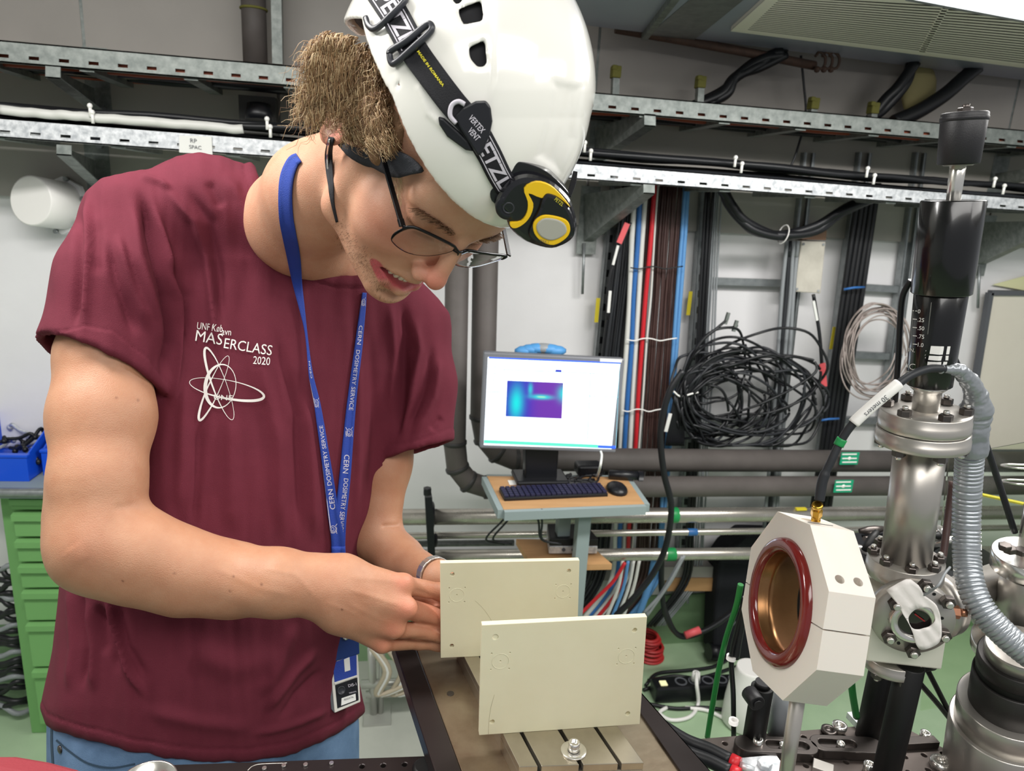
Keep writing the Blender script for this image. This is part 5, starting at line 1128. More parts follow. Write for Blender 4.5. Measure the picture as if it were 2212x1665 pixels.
tq = bpy.data.textures.new('crumple', 'CLOUDS'); tq.noise_scale = .012; md = b2.modifiers.new('s', 'SUBSURF'); md.levels = md.render_levels = 1; md = b2.modifiers.new('c', 'DISPLACE'); md.texture = tq; md.strength = .0035; md.texture_coords = 'GLOBAL'
sc = thing('signal_cable', 'black coax cable with white sleeve and green band to the octagon', 'cable', P(1900, 860, .65))
path = cr([P(2040, 796, .65), P(2005, 797, .648), P(1965, 812, .645), P(1925, 842, .645), P(1880, 880, .65), P(1840, 918, .655), P(1815, 955, .66), P(1796, 995, .662), P(1778, 1035, .665), P(1770, 1080, .667)], 10)
b = MB(); b.tube(path, .0037, 14, rads=[.0037 + (.0009 if i > 76 else 0) for i in range(len(path))]); obj('cord', b, 'black_cable_soft', sc)
b = MB(); b.tube(path[26:50], .0052, 20); slv = obj('white_sleeve', b, 'white_plastic', sc)
b = MB(); b.tube(path[58:63], .0047, 16); obj('green_band', b, 'green_tape', sc)
ptext('sleeve_text', '30 meters', 1893, 877, 11, 139, bvh_of(slv), 'ink_dark', sc, w=62, off=.0003)
for lab, pts, r in (('thin black cable beside the black scale barrel', [(1968, 605, .67), (1950, 640, .68), (1944, 700, .69), (1940, 780, .7), (1932, 880, .71)], .0028), ('thin black cable behind the actuator, lower right', [(2052, 755, .68), (2066, 785, .69), (2085, 830, .70), (2120, 930, .72), (2160, 1050, .74), (2192, 1150, .75)], .0032)):
    b = MB(); b.tube(cr([P(*p) for p in pts], 8), r, 10); tag(obj('cable', b, 'black_cable'), lab, 'cable')
b = MB(); b.tube(cr([P(2058, 1040, .8), P(2050, 1100, .8), P(2040, 1180, .79), P(2030, 1240, .78)], 6), .004, 10); tag(obj('cable', b, 'cable_brown'), 'brown cable just left of the ribbed conduit', 'cable')
for lab, pts, r, m in (('bright green cable hanging left of the octagon', [(1600, 1262, .78), (1590, 1310, .79), (1568, 1380, .82), (1552, 1450, .84), (1538, 1530, .86), (1528, 1592, .88)], .0033, 'cable_green'),
                       ('black cable with white tie left of the octagon', [(1610, 1290, .78), (1592, 1360, .8), (1580, 1420, .82), (1584, 1500, .84), (1585, 1590, .86)], .003, 'black_cable'),
                       ('dark grey cable behind the octagon on its left', [(1616, 1300, .78), (1600, 1360, .8), (1590, 1420, .82)], .004, 'black_cable_soft'),
                       ('short green cable between the posts', [(1838, 1462, .8), (1842, 1500, .81), (1850, 1548, .83)], .004, 'cable_green'),
                       ('slim black strut from the cube to the breadboard edge, upper', [(1998, 1436, .8), (2073, 1582, .86)], .003, 'post_black'), ('slim black strut from the near post to the breadboard edge, lower', [(1984, 1472, .8), (2030, 1525, .83), (2070, 1576, .86)], .003, 'post_black')):
    b = MB(); b.tube(cr([P(*p) for p in pts], 8), r, 10); tag(obj('cable', b, m), lab, 'cable')
for (x, y) in ((1579, 1424), (1584, 1562)): b = MB(); b.ring(P(x, y, .82), (0, 0, 1), .0055, .003, .005, 14); tag(obj('cable_tie', b, 'white_plastic'), 'white tie on the black cable left of the octagon, %s' % ('upper' if y < 1500 else 'lower'), 'cable tie')
b = MB(); b.cyl(P(1985, 1434, .79), P(2012, 1430, .8), .009, 18, bev=.002); obj('ball_knob', b, 'post_black', post3)
p = PZ(1676, 1584, zg); b = MB(); b.cyl(p, onvert(p, 1492), .010, 20); tag(obj('grey_tube', b, 'cable_grey'), 'short grey tube standing behind the grey post', 'tube')
# far clutter to the right of the column, on a shelf level with the pipes
for i in range(16):
    x = random.choice([random.uniform(1868, 1895), random.uniform(2000, 2035)]); y = random.uniform(1135, 1200); p = P(x, y, 1.15 + random.uniform(0, .08)); d = nrm([random.uniform(-1, 1), random.uniform(-.5, .5), random.uniform(-.4, .4)])
    b = MB(); b.tube([p - d * .02, p - d * .006, p + d * .006, p + d * .02], .007, 10, rads=[.004, .007, .007, .005]); tag(obj('fitting', b, random.choice(['post_black', 'steel_bright', 'nut_dark', 'black_plastic'])), 'small dark fitting jumbled behind the column', 'fitting', 'fittings jumbled behind the column')
b = MB(); p = P(1950, 1215, 1.22); b.box(p, .36, .2, .012); o = tag(obj('rear_shelf', b, 'black_plastic'), 'dark shelf behind the column carrying loose fittings', 'shelf')
# clear acrylic guard behind the column and wire rings
gl = bpy.data.materials.new('acrylic'); gl.use_nodes = True; MATS['acrylic'] = gl; bs = gl.node_tree.nodes['Principled BSDF']; bs.inputs['Base Color'].default_value = (.86, .93, .80, 1); bs.inputs['Transmission Weight'].default_value = 1; bs.inputs['Roughness'].default_value = .02; bs.inputs['IOR'].default_value = 1.05
b = MB(); b.slab([P(2052, 985, 1.25), P(2300, 940, 1.15), P(2290, 1480, 1.05), P(1990, 1535, 1.15)], RC @ np.array([0, 0, -.004])); o = obj('acrylic_guard', b, 'acrylic'); tag(o, 'clear acrylic guard panel behind the right column', 'guard')
for y in (1008, 1042): b = MB(); b.torus(P(2212, y, 1.0), (0, .25, 1), .026, .0016, 32, 8); tag(obj('wire_ring', b, 'steel_bright'), 'bright wire ring at the right edge, %s' % ('upper' if y < 1020 else 'lower'), 'ring')
b = MB(); b.bar(P(2120, 1068, 1.3), P(2230, 1092, 1.3), .012, .003); mat('dull_yellow', '#a89a35', .5); tag(obj('yellow_strip', b, 'dull_yellow'), 'yellow strip on the guard at the right edge', 'strip')
# ================================================================ volume modelling helpers (distance fields -> smooth surface)
class Vol:
    def __init__(s, lo, hi, h):
        s.h = h; s.lo = np.array(lo, float); s.n = np.ceil((np.array(hi) - s.lo) / h).astype(int) + 1
        s.f = np.full(tuple(s.n), 1e3, np.float32); s.ax = [(s.lo[i] + h * np.arange(s.n[i])).astype(np.float32) for i in range(3)]
    def sub(s, lo, hi):
        i0 = np.maximum(0, np.floor((np.array(lo) - s.lo) / s.h).astype(int)); i1 = np.minimum(s.n, np.ceil((np.array(hi) - s.lo) / s.h).astype(int) + 1)
        if (i1 <= i0).any(): return None, None
        sl = tuple(slice(a, b) for a, b in zip(i0, i1)); return sl, (s.ax[0][sl[0]][:, None, None], s.ax[1][sl[1]][None, :, None], s.ax[2][sl[2]][None, None, :])
    def apply(s, fn, lo, hi, k, mode='u'):
        sl, g = s.sub(np.array(lo) - k - 2 * s.h, np.array(hi) + k + 2 * s.h)
        if sl is None: return
        d = fn(*g); a = s.f[sl]
        if mode == 'u': hh = np.maximum(k - np.abs(a - d), 0) / max(k, 1e-9); s.f[sl] = np.minimum(a, d) - hh * hh * k / 4
        elif mode == 's': d = -d; hh = np.maximum(k - np.abs(a - d), 0) / max(k, 1e-9); s.f[sl] = np.maximum(a, d) + hh * hh * k / 4
        elif mode == 'i': hh = np.maximum(k - np.abs(a - d), 0) / max(k, 1e-9); s.f[sl] = np.maximum(a, d) + hh * hh * k / 4
    def cone(s, a, b, ra, rb, k=0.01, mode='u', sc=None):
        a = np.asarray(a, float); b = np.asarray(b, float); ba = b - a; L2 = ba @ ba + 1e-12; m = max(ra, rb)
        def fn(x, y, z):
            px_, py_, pz_ = x - a[0], y - a[1], z - a[2]; t = np.clip((px_ * ba[0] + py_ * ba[1] + pz_ * ba[2]) / L2, 0, 1)
            return (np.sqrt((px_ - ba[0] * t) ** 2 + (py_ - ba[1] * t) ** 2 + (pz_ - ba[2] * t) ** 2) - (ra + (rb - ra) * t)).astype(np.float32)
        s.apply(fn, np.minimum(a, b) - m, np.maximum(a, b) + m, k, mode); return s
    def ell(s, c, r, k=0.01, mode='u', R=None):
        c = np.asarray(c, float); r = np.asarray(r, float); R = np.eye(3) if R is None else np.asarray(R, float); m = r.max()
        def fn(x, y, z):
            p = (x - c[0], y - c[1], z - c[2]); q = [p[0] * R[0][i] + p[1] * R[1][i] + p[2] * R[2][i] for i in range(3)]
            k0 = np.sqrt(sum((q[i] / r[i]) ** 2 for i in range(3))); k1 = np.sqrt(sum((q[i] / r[i] ** 2) ** 2 for i in range(3))) + 1e-9
            return (k0 * (k0 - 1) / k1).astype(np.float32)
        ext = m if R is not None and not np.allclose(R, np.eye(3)) else r
        s.apply(fn, c - ext, c + ext, k, mode); return s
    def chain(s, pts, rs, k=0.01, mode='u'):
        for i in range(len(pts) - 1): s.cone(pts[i], pts[i + 1], rs[i], rs[i + 1], k, mode)
        return s
    def surf(s):
        f = s.f; ins = f < 0; c = np.zeros(tuple(np.array(f.shape) - 1), np.int8)
        for i in (0, 1):
            for j in (0, 1):
                for k in (0, 1): c += ins[i:f.shape[0] - 1 + i, j:f.shape[1] - 1 + j, k:f.shape[2] - 1 + k]
        I, J, K = np.nonzero((c > 0) & (c < 8)); idx = np.full(c.shape, -1, np.int32); idx[I, J, K] = np.arange(len(I))
        acc = np.zeros((len(I), 3)); cnt = np.zeros(len(I))
        offs = [(i, j, k) for i in (0, 1) for j in (0, 1) for k in (0, 1)]
        for a in offs:
            for ax_i in range(3):
                if a[ax_i]: continue
                b = list(a); b[ax_i] = 1; fa = f[I + a[0], J + a[1], K + a[2]]; fb = f[I + b[0], J + b[1], K + b[2]]
                m = (fa < 0) != (fb < 0); t = np.where(m, fa / np.where(m, fa - fb, 1), 0)
                for q in range(3): acc[:, q] += m * (a[q] + (t if q == ax_i else 0))
                cnt += m
        V = s.lo + s.h * (np.stack([I, J, K], 1) + acc / cnt[:, None]); Q = []
        for ax_i in range(3):
            o1, o2 = [(1, 2), (2, 0), (0, 1)][ax_i]; sa = [slice(None)] * 3; sb = [slice(None)] * 3; sa[ax_i] = slice(0, -1); sb[ax_i] = slice(1, None)
            A = ins[tuple(sa)]; B = ins[tuple(sb)]; x = np.stack(np.nonzero(A != B), 1); ok = (x[:, o1] > 0) & (x[:, o2] > 0) & (x[:, o1] < f.shape[o1] - 1) & (x[:, o2] < f.shape[o2] - 1); x = x[ok]
            fl = A[x[:, 0], x[:, 1], x[:, 2]]; e1 = np.zeros(3, int); e1[o1] = 1; e2 = np.zeros(3, int); e2[o2] = 1
            g = lambda y: idx[y[:, 0], y[:, 1], y[:, 2]]
            q = np.stack([g(x - e1 - e2), g(x - e2), g(x), g(x - e1)], 1); q[~fl] = q[~fl][:, ::-1]; Q.append(q)
        Q = np.concatenate(Q); Q = Q[(Q >= 0).all(1)]; return V, Q
def relax(V, Q, it=2, lam=.5):
    E = np.concatenate([Q[:, [0, 1]], Q[:, [1, 2]], Q[:, [2, 3]], Q[:, [3, 0]]])
    for _ in range(it):
        S = np.zeros_like(V); C = np.zeros(len(V))
        for a, b in ((0, 1), (1, 0)):
            for q in range(3): S[:, q] += np.bincount(E[:, a], V[E[:, b], q], len(V))
            C += np.bincount(E[:, a], minlength=len(V))
        V = V + lam * (S / np.maximum(C, 1)[:, None] - V)
    return V
def vnorm(V, Q):
    n = np.cross(V[Q[:, 2]] - V[Q[:, 0]], V[Q[:, 3]] - V[Q[:, 1]]); N = np.zeros_like(V)
    for c in range(4):
        for q in range(3): N[:, q] += np.bincount(Q[:, c], n[:, q], len(V))
    return N / (np.linalg.norm(N, axis=1)[:, None] + 1e-12)
def vmesh(name, V, Q, m, parent=None, col=None, smooth=True):
    me = bpy.data.meshes.new(name); me.vertices.add(len(V)); me.vertices.foreach_set('co', V.astype(np.float32).ravel())
    me.loops.add(Q.size); me.loops.foreach_set('vertex_index', Q.astype(np.int32).ravel()); me.polygons.add(len(Q))
    me.polygons.foreach_set('loop_start', np.arange(0, Q.size, 4, dtype=np.int32)); me.polygons.foreach_set('loop_total', np.full(len(Q), 4, np.int32))
    me.polygons.foreach_set('use_smooth', np.full(len(Q), smooth)); me.update(calc_edges=True); me.validate()
    if col is not None:
        ca = me.color_attributes.new('Col', 'FLOAT_COLOR', 'POINT'); ca.data.foreach_set('color', np.concatenate([col, np.ones((len(V), 1))], 1).astype(np.float32).ravel())
    return link(name, me, m, parent)
def pxs(V):   # world points -> pixel x, y and depth
    c = (V - CAMP) @ RC; return 1106 + FP * c[:, 0] / -c[:, 2], 832.5 - FP * c[:, 1] / -c[:, 2], -c[:, 2]
def foldw(u, v, pts, sg):   # soft ridge along a polyline, fading out at both ends
    tot = sum(math.hypot(b_[0] - a_[0], b_[1] - a_[1]) for a_, b_ in zip(pts[:-1], pts[1:])); best = np.full(u.shape, 1e9); par_ = np.zeros(u.shape); acc = 0
    for (x0, y0), (x1, y1) in zip(pts[:-1], pts[1:]):
        dx, dy = x1 - x0, y1 - y0; L_ = math.hypot(dx, dy); t = np.clip(((u - x0) * dx + (v - y0) * dy) / (L_ * L_ + 1e-9), 0, 1); d = np.hypot(u - x0 - t * dx, v - y0 - t * dy); m_ = d < best; best = np.where(m_, d, best); par_ = np.where(m_, (acc + t * L_) / tot, par_); acc += L_
    tp = np.clip(np.minimum(par_, 1 - par_) * 4.5, 0, 1); tp = tp * tp * (3 - 2 * tp); return np.exp(-(best / sg) ** 2) * tp
def segd(u, v, pts):   # distance in pixels to a polyline
    d = np.full(u.shape, 1e9)
    for (x0, y0), (x1, y1) in zip(pts[:-1], pts[1:]):
        dx, dy = x1 - x0, y1 - y0; t = np.clip(((u - x0) * dx + (v - y0) * dy) / (dx * dx + dy * dy + 1e-9), 0, 1); d = np.minimum(d, np.hypot(u - x0 - t * dx, v - y0 - t * dy))
    return d
mat('skin', '#ffffff', 0.48, vcol=True, col2='#f3e6e0', scale=45, sss=.16, bump=.25, bscale=900)
mat('shirt_maroon', '#652634', 0.85, col2='#5d222f', scale=25, bump=.35, bscale=1400, spec=.25)
mat('jeans', '#6d8aad', 0.8, col2='#4a6585', scale=14, amt=1.3, bump=.4, bscale=1500)
mat('shoe', '#333335', .7); mat('print_white', '#ded9d4', .6)
# ================================================================ the person
HR = RC @ np.array([[0.22757613, 0.68664016, 0.69045955], [-0.93122826, -0.05380641, 0.36044249], [0.28464544, -0.72500356, 0.62717367]])
HT = W(np.array([-87.14045781, 205.93977166, -680.64158619]) / 1000)
def Hw(p): return HT + HR @ (np.asarray(p, float) / 1000)          # head millimetres -> world
def wH(p): return (HR.T @ (np.asarray(p, float) - HT)) * 1000
R_ = lambda rpx, d: rpx * d / FP
foot = P(430, 1650, .93)
man = thing('person', 'man in a maroon t-shirt and jeans bending over the rail, face down', 'person', (foot[0], foot[1], 0))
# ---- head and neck, modelled in head millimetres
nb = wH(P(648, 480, .842)); nb2 = wH(P(596, 452, .88)); nb3 = wH(P(705, 555, .905)); nmid = wH(P(690, 425, .785))
lo = np.minimum(np.minimum(nb, nb2), np.minimum(nb3, [-115, -95, -150])) - 50; lo[0] = max(lo[0], -330); hi = np.array([138, 95, 150])
hd = Vol(lo, hi, 1.7)
hd.ell((-10, 0, 50), (97, 74, 82), 5)
hd.ell((34, 0, -12), (62, 60, 62), 12)
for s in (-1, 1):
    hd.cone((0, s * 58, 5), (14, s * 49, -66), 15, 15, 16); hd.cone((14, s * 46, -68), (82, s * 14, -78), 15, 13, 16)
    hd.ell((52, s * 36, -22), (27, 25, 30), 18); hd.ell((56, s * 44, 0), (20, 16, 15), 16)
    hd.cone((88, s * 9, 37), (68, s * 47, 36), 8, 8, 10)
hd.ell((43, 0, -55), (47, 41, 38), 18); hd.ell((88, 0, -80), (14.5, 18, 13), 10); hd.ell((75, 0, -46), (17, 29, 27), 12)
hd.ell((66, 0, 56), (28, 52, 40), 14)
for s in (-1, 1):
    hd.ell((97, s * 31, 24), (16, 17, 9.5), 8, 's'); hd.ell((71, s * 31, 23), (14.5, 16, 12.5), 4)
    hd.cone((84, s * 19, 29), (77, s * 44, 27), 1.8, 1.8, 3)
hd.cone((95, 0, 28), (112, 0, -8), 7, 8, 9); hd.ell((111, 0, -13), (11, 10, 9), 6)
for s in (-1, 1):
    hd.ell((103, s * 12, -18), (10, 7, 8), 4); hd.ell((107, s * 7, -27), (6, 3.8, 4), 2.5, 's')
hd.cone((98, 0, -26), (95, 0, -38), 6, 7, 8)
# lips, a little open
hd.chain([(79, -29, -50), (89, -16, -43), (96, -4, -39.5), (96, 4, -39.5), (89, 16, -43), (79, 29, -50)], [3, 4.8, 5.2, 5.2, 4.8, 3], 3.0)
hd.chain([(79, -30, -52), (89, -17, -60), (95.5, 0, -63), (89, 17, -60), (79, 30, -52)], [3, 7, 8, 7, 3], 3.0)
hd.chain([(82, -27, -50.5), (95, -11, -50.5), (100, 0, -50.5), (95, 11, -50.5), (82, 27, -50.5)], [2.6, 6.0, 6.8, 6.0, 2.6], 1.2, 's')
hd.ell((100, 0, -73), (8, 20, 3.5), 6, 's')
for s in (-1, 1):  # ears
    Re = np.array([[.93, .0, .36], [0, 1, 0], [-.36, 0, .93]]); c = np.array([-24, s * 80, -8])
    hd.ell(c, (17, 5.5, 30), 4, R=Re); hd.ell(c + np.array([3, s * 5, 3]), (10, 4, 18), 3, 's', R=Re); hd.cone(c + np.array([-6, s * 2, 26]), c + np.array([-15, s * 3, -6]), 3.5, 3.5, 3)
hd.cone((-25, 0, -25), nmid, 58, 56, 22); hd.cone(nmid, nb, 55, 56, 24); hd.cone(nb, nb2, 48, 38, 26); hd.cone(nb, nb3, 54, 48, 30)
V, Q = hd.surf(); V = relax(V, Q, 2, .5)
def blob(V, c, r): return np.exp(-(((V - np.array(c)) / np.array(r)) ** 2).sum(1))
def lincol(h): return np.array(lin(h)[:3])
base = lincol('#c7997e'); col = np.tile(base, (len(V), 1))
def tint(w, h, a=1.0):
    global col; w = np.clip(w * a, 0, 1)[:, None]; col = col * (1 - w) + lincol(h) * w
for s in (-1, 1): tint(blob(V, (72, s * 44, -10), (26, 24, 24)), '#c8796a', .6)
tint(blob(V, (116, 0, -12), (17, 17, 15)), '#cc7365', .75); tint(blob(V, (75, 0, -66), (50, 50, 34)), '#bd9a7e', .35)
tint(blob(V, (88, -38, 15), (20, 24, 10)), '#a97560', .4)
lipd = np.full(len(V), 1e9)
def sd3(V, pts):
    d = np.full(len(V), 1e9)
    for a, b in zip(pts[:-1], pts[1:]):
        a = np.array(a, float); b = np.array(b, float); ba = b - a; t = np.clip(((V - a) @ ba) / (ba @ ba), 0, 1); d = np.minimum(d, np.linalg.norm(V - a - t[:, None] * ba, axis=1))
    return d
u_ = sd3(V, [(80, -28, -49), (90, -15, -44), (96, 0, -42), (90, 15, -44), (80, 28, -49)]); l_ = sd3(V, [(80, -29, -52), (89, -16, -60), (95, 0, -62), (89, 16, -60), (80, 29, -52)])
tint(np.clip((5.0 - u_) / 1.6, 0, 1), '#a8504e', .8); tint(np.clip((8.8 - l_) / 1.8, 0, 1), '#b04c55', .95)
mo = sd3(V, [(78, -24, -50.5), (88, 0, -50.5), (78, 24, -50.5)]); tint(np.clip((6 - mo) / 1.5, 0, 1) * (V[:, 0] < 92) * (np.abs(V[:, 2] + 50.5) < 5.6), '#3a1512', .9)
for s in (-1, 1):
    tint(np.clip((1.7 - sd3(V, [(83, s * 17, 17), (84, s * 30, 13.5), (76, s * 46, 18)])) / 1.2, 0, 1), '#6b4535', .6)
    tint(blob(V, (-26, s * 84, -8), (22, 9, 34)), '#c8665c', .7)
tint(np.clip((V[:, 2] - 60) / 12, 0, 1) * (V[:, 0] < 70), '#7a5c44', .85)   # scalp under the hair
tint(((V[:, 0] < -20) & (V[:, 2] > -30)).astype(float), '#7a5c44', .8)
WV = HT + (V / 1000) @ HR.T; parts_body = [(WV, Q, col)]
HEADV, HEADQ = WV, Q
# ---- right arm (near) and hand
def J(x, y, d, r): return P(x, y, d), R_(r, d)
def arm_vol(chains, h, extra=None, k=.012):
    pts = np.array([p for ch in chains for (p, r) in ch[0]]); rs = max(r for ch in chains for (p, r) in ch[0])
    v = Vol(pts.min(0) - rs - .01, pts.max(0) + rs + .01, h)
    for ch, kk in chains: v.chain([p for p, r in ch], [r for p, r in ch], kk)
    return v
D = dB
A1 = [([J(285, 520, .80, 58), J(226, 770, .765, 88), J(222, 900, .748, 98), J(212, 1040, .725, 88), J(216, 1165, .715, 92)], .02),
      ([J(216, 1165, .715, 90), J(300, 1203, .728, 93), J(400, 1236, .745, 84), J(500, 1252, .762, 73), J(600, 1258, D - .045, 66), J(690, 1266, D - .032, 62)], .02),
      ([J(160, 1120, .725, 42), J(195, 1205, .715, 58)], .03),
      ([J(690, 1246, D - .032, 40), J(745, 1240, D - .03, 36), J(868, 1262, D - .018, 21)], .016), ([J(690, 1266, D - .034, 52), J(740, 1275, D - .036, 44), J(878, 1314, D - .026, 22)], .014),
      ([J(700, 1280, D - .034, 46), J(735, 1308, D - .034, 42), J(852, 1358, D - .024, 20)], .014), ([J(700, 1290, D - .03, 42), J(735, 1325, D - .028, 36), J(824, 1390, D - .014, 19)], .014),
      ([J(760, 1290, D - .02, 40), J(840, 1320, D - .014, 30)], .018),
      ([J(868, 1262, D - .016, 20), J(950, 1278, D + .027, 18), J(990, 1300, D + .034, 16), J(1000, 1325, D + .034, 14)], .005),
      ([J(878, 1314, D - .014, 22), J(952, 1334, D + .03, 20.5), J(992, 1350, D + .03, 17), J(1000, 1372, D + .032, 14)], .005),
      ([J(852, 1358, D - .014, 19), J(950, 1370, D + .028, 15.5), J(982, 1382, D + .03, 14), J(985, 1396, D + .034, 12)], .005),
      ([J(824, 1390, D - .012, 17), J(905, 1388, D + .026, 14), J(945, 1392, D + .036, 13), J(960, 1398, D + .04, 11)], .005),
      ([J(740, 1262, D + .0, 30), J(835, 1270, D + .035, 22), J(905, 1286, D + .045, 18), J(945, 1300, D + .045, 15)], .008)]
av = arm_vol(A1, .0017)
for (x, y, r, dd) in ((873, 1258, 17, -.026), (880, 1312, 18, -.035), (853, 1357, 17, -.033), (828, 1391, 15, -.022)): av.ell(P(x, y, D + dd + .012), np.array([1, 1, 1]) * R_(r, D) * 1.02, .006)
V, Q = av.surf(); V = relax(V, Q, 2, .5); N = vnorm(V, Q); u, v, d = pxs(V)
# tendons, veins, elbow crease
for pts, sg, A in (([(745, 1245), (870, 1256)], 5, .0011), ([(745, 1270), (876, 1310)], 5, .0013), ([(745, 1300), (850, 1352)], 5, .001), ([(560, 1225), (640, 1240), (690, 1300)], 5, .0012), ([(440, 1215), (560, 1270), (650, 1290)], 6, .0009), ([(700, 1300), (780, 1330)], 4, .0008),
                   ([(235, 1100), (285, 1094), (345, 1112)], 9, -.0012), ([(892, 1272), (945, 1292)], 4, -.0012), ([(900, 1345), (950, 1357)], 4, -.0015), ([(872, 1382), (930, 1378)], 4, -.0012), ([(150, 1180), (180, 1220)], 16, .002)):
    V = V + N * (A * (.38 if A > 0 else .8) * foldw(u, v, pts, sg * 1.25))[:, None]
col = np.tile(lincol('#b28568'), (len(V), 1))
def ptint(x, y, r, h, a):
    global col; w = np.clip(np.exp(-(((u - x) / r) ** 2 + ((v - y) / r) ** 2)) * a, 0, 1)[:, None]; col = col * (1 - w) + lincol(h) * w
for (x, y, r) in ((878, 1317, 26), (851, 1360, 24), (826, 1392, 22), (872, 1255, 24)): ptint(x, y, r, '#cf8068', .65)
for x_ in (930, 960, 990): ptint(x_, 1320, 55, '#c47a62', .35)
ptint(180, 1180, 60, '#c48a70', .4); ptint(760, 1320, 90, '#c08c70', .4)
for (x, y) in ((251, 859), (298, 864), (377, 1238), (504, 1245), (565, 1262), (497, 1276), (265, 1255), (739, 1316)): ptint(x, y, 2.4, '#6a4030', .9)
parts_body.append((V, Q, col)); ARMV, ARMQ = V, Q
# ---- left arm (far)
A2 = [([J(880, 760, .98, 50), J(828, 1000, .975, 56), J(812, 1150, .965, 50)], .02), ([J(812, 1160, .965, 50), J(865, 1205, .94, 42), J(945, 1246, D + .055, 33)], .02),
      ([J(945, 1246, D + .055, 33), J(1000, 1275, D + .05, 36), J(1060, 1290, D + .045, 30)], .014), ([J(1000, 1290, D + .05, 34), J(1045, 1315, D + .045, 28)], .014)]
for (x0, y0, x1, y1, x2, y2, r) in ((1060, 1285, 1105, 1280, 1085, 1300, 15), (1060, 1300, 1110, 1305, 1090, 1322, 15), (1050, 1318, 1100, 1332, 1078, 1345, 15), (1040, 1330, 1085, 1352, 1065, 1362, 13), (1000, 1265, 1030, 1245, 1050, 1255, 17)):
    A2.append(([J(x0, y0, D + .048, r + 3), J(x1, y1, D + .045, r), J(x2, y2, D + .026, r - 1)], .005))
av = arm_vol(A2, .002); V, Q = av.surf(); V = relax(V, Q, 2, .5); N = vnorm(V, Q); u, v, d = pxs(V)
V = V + N * (-.002 * np.exp(-(segd(u, v, [(830, 1136), (858, 1134)]) / 5) ** 2))[:, None]
col = np.tile(lincol('#af8266'), (len(V), 1)); parts_body.append((V, Q, col)); LARM = (V, Q)
nv = 0; VV, QQ, CC = [], [], []
for (a, q, c) in parts_body: VV.append(a); QQ.append(q + nv); CC.append(c); nv += len(a)
body = vmesh('body', np.concatenate(VV), np.concatenate(QQ), 'skin', man, np.concatenate(CC))
bvH = BVHTree.FromPolygons([tuple(p) for p in HEADV], [tuple(q) for q in HEADQ.tolist()]); bvA = BVHTree.FromPolygons([tuple(p) for p in ARMV], [tuple(q) for q in ARMQ.tolist()]); bvL = BVHTree.FromPolygons([tuple(p) for p in LARM[0]], [tuple(q) for q in LARM[1].tolist()])
# ---- t-shirt
rows = np.array([(380, 300, 640), (430, 275, 760), (500, 270, 850), (600, 270, 915), (700, 255, 930), (800, 235, 915), (900, 205, 888), (985, 180, 856), (1050, 162, 838), (1120, 148, 818), (1200, 134, 790), (1300, 124, 772), (1400, 112, 768), (1470, 98, 776), (1530, 86, 788), (1600, 90, 790), (1700, 95, 790)], float)
sh = Vol(np.minimum(P(60, 1700, .8), P(240, 330, .75)) - [.10, .12, .05], np.maximum(P(1010, 500, 1.05), P(60, 350, .9)) + [.03, .14, .06], .0028)
lo_ = sh.lo; hi_ = sh.lo + sh.h * sh.n
def shirt_fn(x, y, z):
    X = np.broadcast_to(x, np.broadcast_shapes(x.shape, y.shape, z.shape)) - CAMP[0]; Y = y - CAMP[1]; Z = z - CAMP[2]
    cx = X * AX[0] + Y * AY[0] + Z * AZ[0]; cy = X * AX[1] + Y * AY[1] + Z * AZ[1]; dz = np.maximum(-(X * AX[2] + Y * AY[2] + Z * AZ[2]), .3)
    u = 1106 + FP * cx / dz; v = 832.5 - FP * cy / dz
    xl = np.interp(v, rows[:, 0], rows[:, 1]); xr = np.interp(v, rows[:, 0], rows[:, 2]); xc = (xl + xr) / 2; hw = (xr - xl) / 2
    dc = .905 + .00022 * (u - 450) + np.interp(v, [350, 500, 900, 1300, 1650], [.0, .0, .01, .015, .02]); hdv = np.interp(v, [380, 450, 560, 800, 1200, 1600], [.05, .08, .105, .118, .118, .12])
    t1 = np.abs((u - xc) / hw); t2 = np.abs((dz - dc) / hdv); p = 2.3
    q = (t1 ** p + t2 ** p) ** (1 / p); q = np.maximum(q, 1 + (np.interp(u, [150, 300, 420, 548, 640, 780, 900, 960], [470, 388, 372, 366, 400, 540, 620, 700]) - v) / 160); return ((q - 1) * np.minimum(hw * dz / FP, hdv) * .9).astype(np.float32)
sh.apply(shirt_fn, lo_, hi_, .0, 'u')
sh.apply(lambda x, y, z: (np.broadcast_to(-( (x - CAMP[0]) * AX[1] + (y - CAMP[1]) * AY[1] + (z - CAMP[2]) * AZ[1]) , np.broadcast_shapes(x.shape, y.shape, z.shape)) * 0 - 1).astype(np.float32), lo_, hi_, .0, 'i')
# shoulders
def Jp(x, y, d, r): return P(x, y, d), R_(r, d)
for ch, k in (([Jp(590, 470, .865, 88), Jp(440, 452, .845, 86), Jp(285, 480, .81, 84)], .04), ([Jp(285, 485, .81, 90), Jp(255, 610, .785, 108), Jp(213, 800, .765, 132)], .03),
              ([Jp(700, 560, .93, 90), Jp(885, 705, .985, 66)], .05), ([Jp(885, 705, .985, 72), Jp(915, 830, .97, 62), Jp(912, 1000, .955, 70)], .03)):
    sh.chain([p for p, r in ch], [r for p, r in ch], k)
V0 = sh
def plane_cut(vol, pts3, lo, hi, keep, k=.004, inside=True):
    n = nrm(np.cross(pts3[1] - pts3[0], pts3[2] - pts3[0])); c = sum(pts3) / len(pts3)
    if (keep - c) @ n > 0: n = -n
    # region beyond the plane inside box is removed
    def fn(x, y, z): return ((x - c[0]) * n[0] + (y - c[1]) * n[1] + (z - c[2]) * n[2]).astype(np.float32)
    return fn, n, c
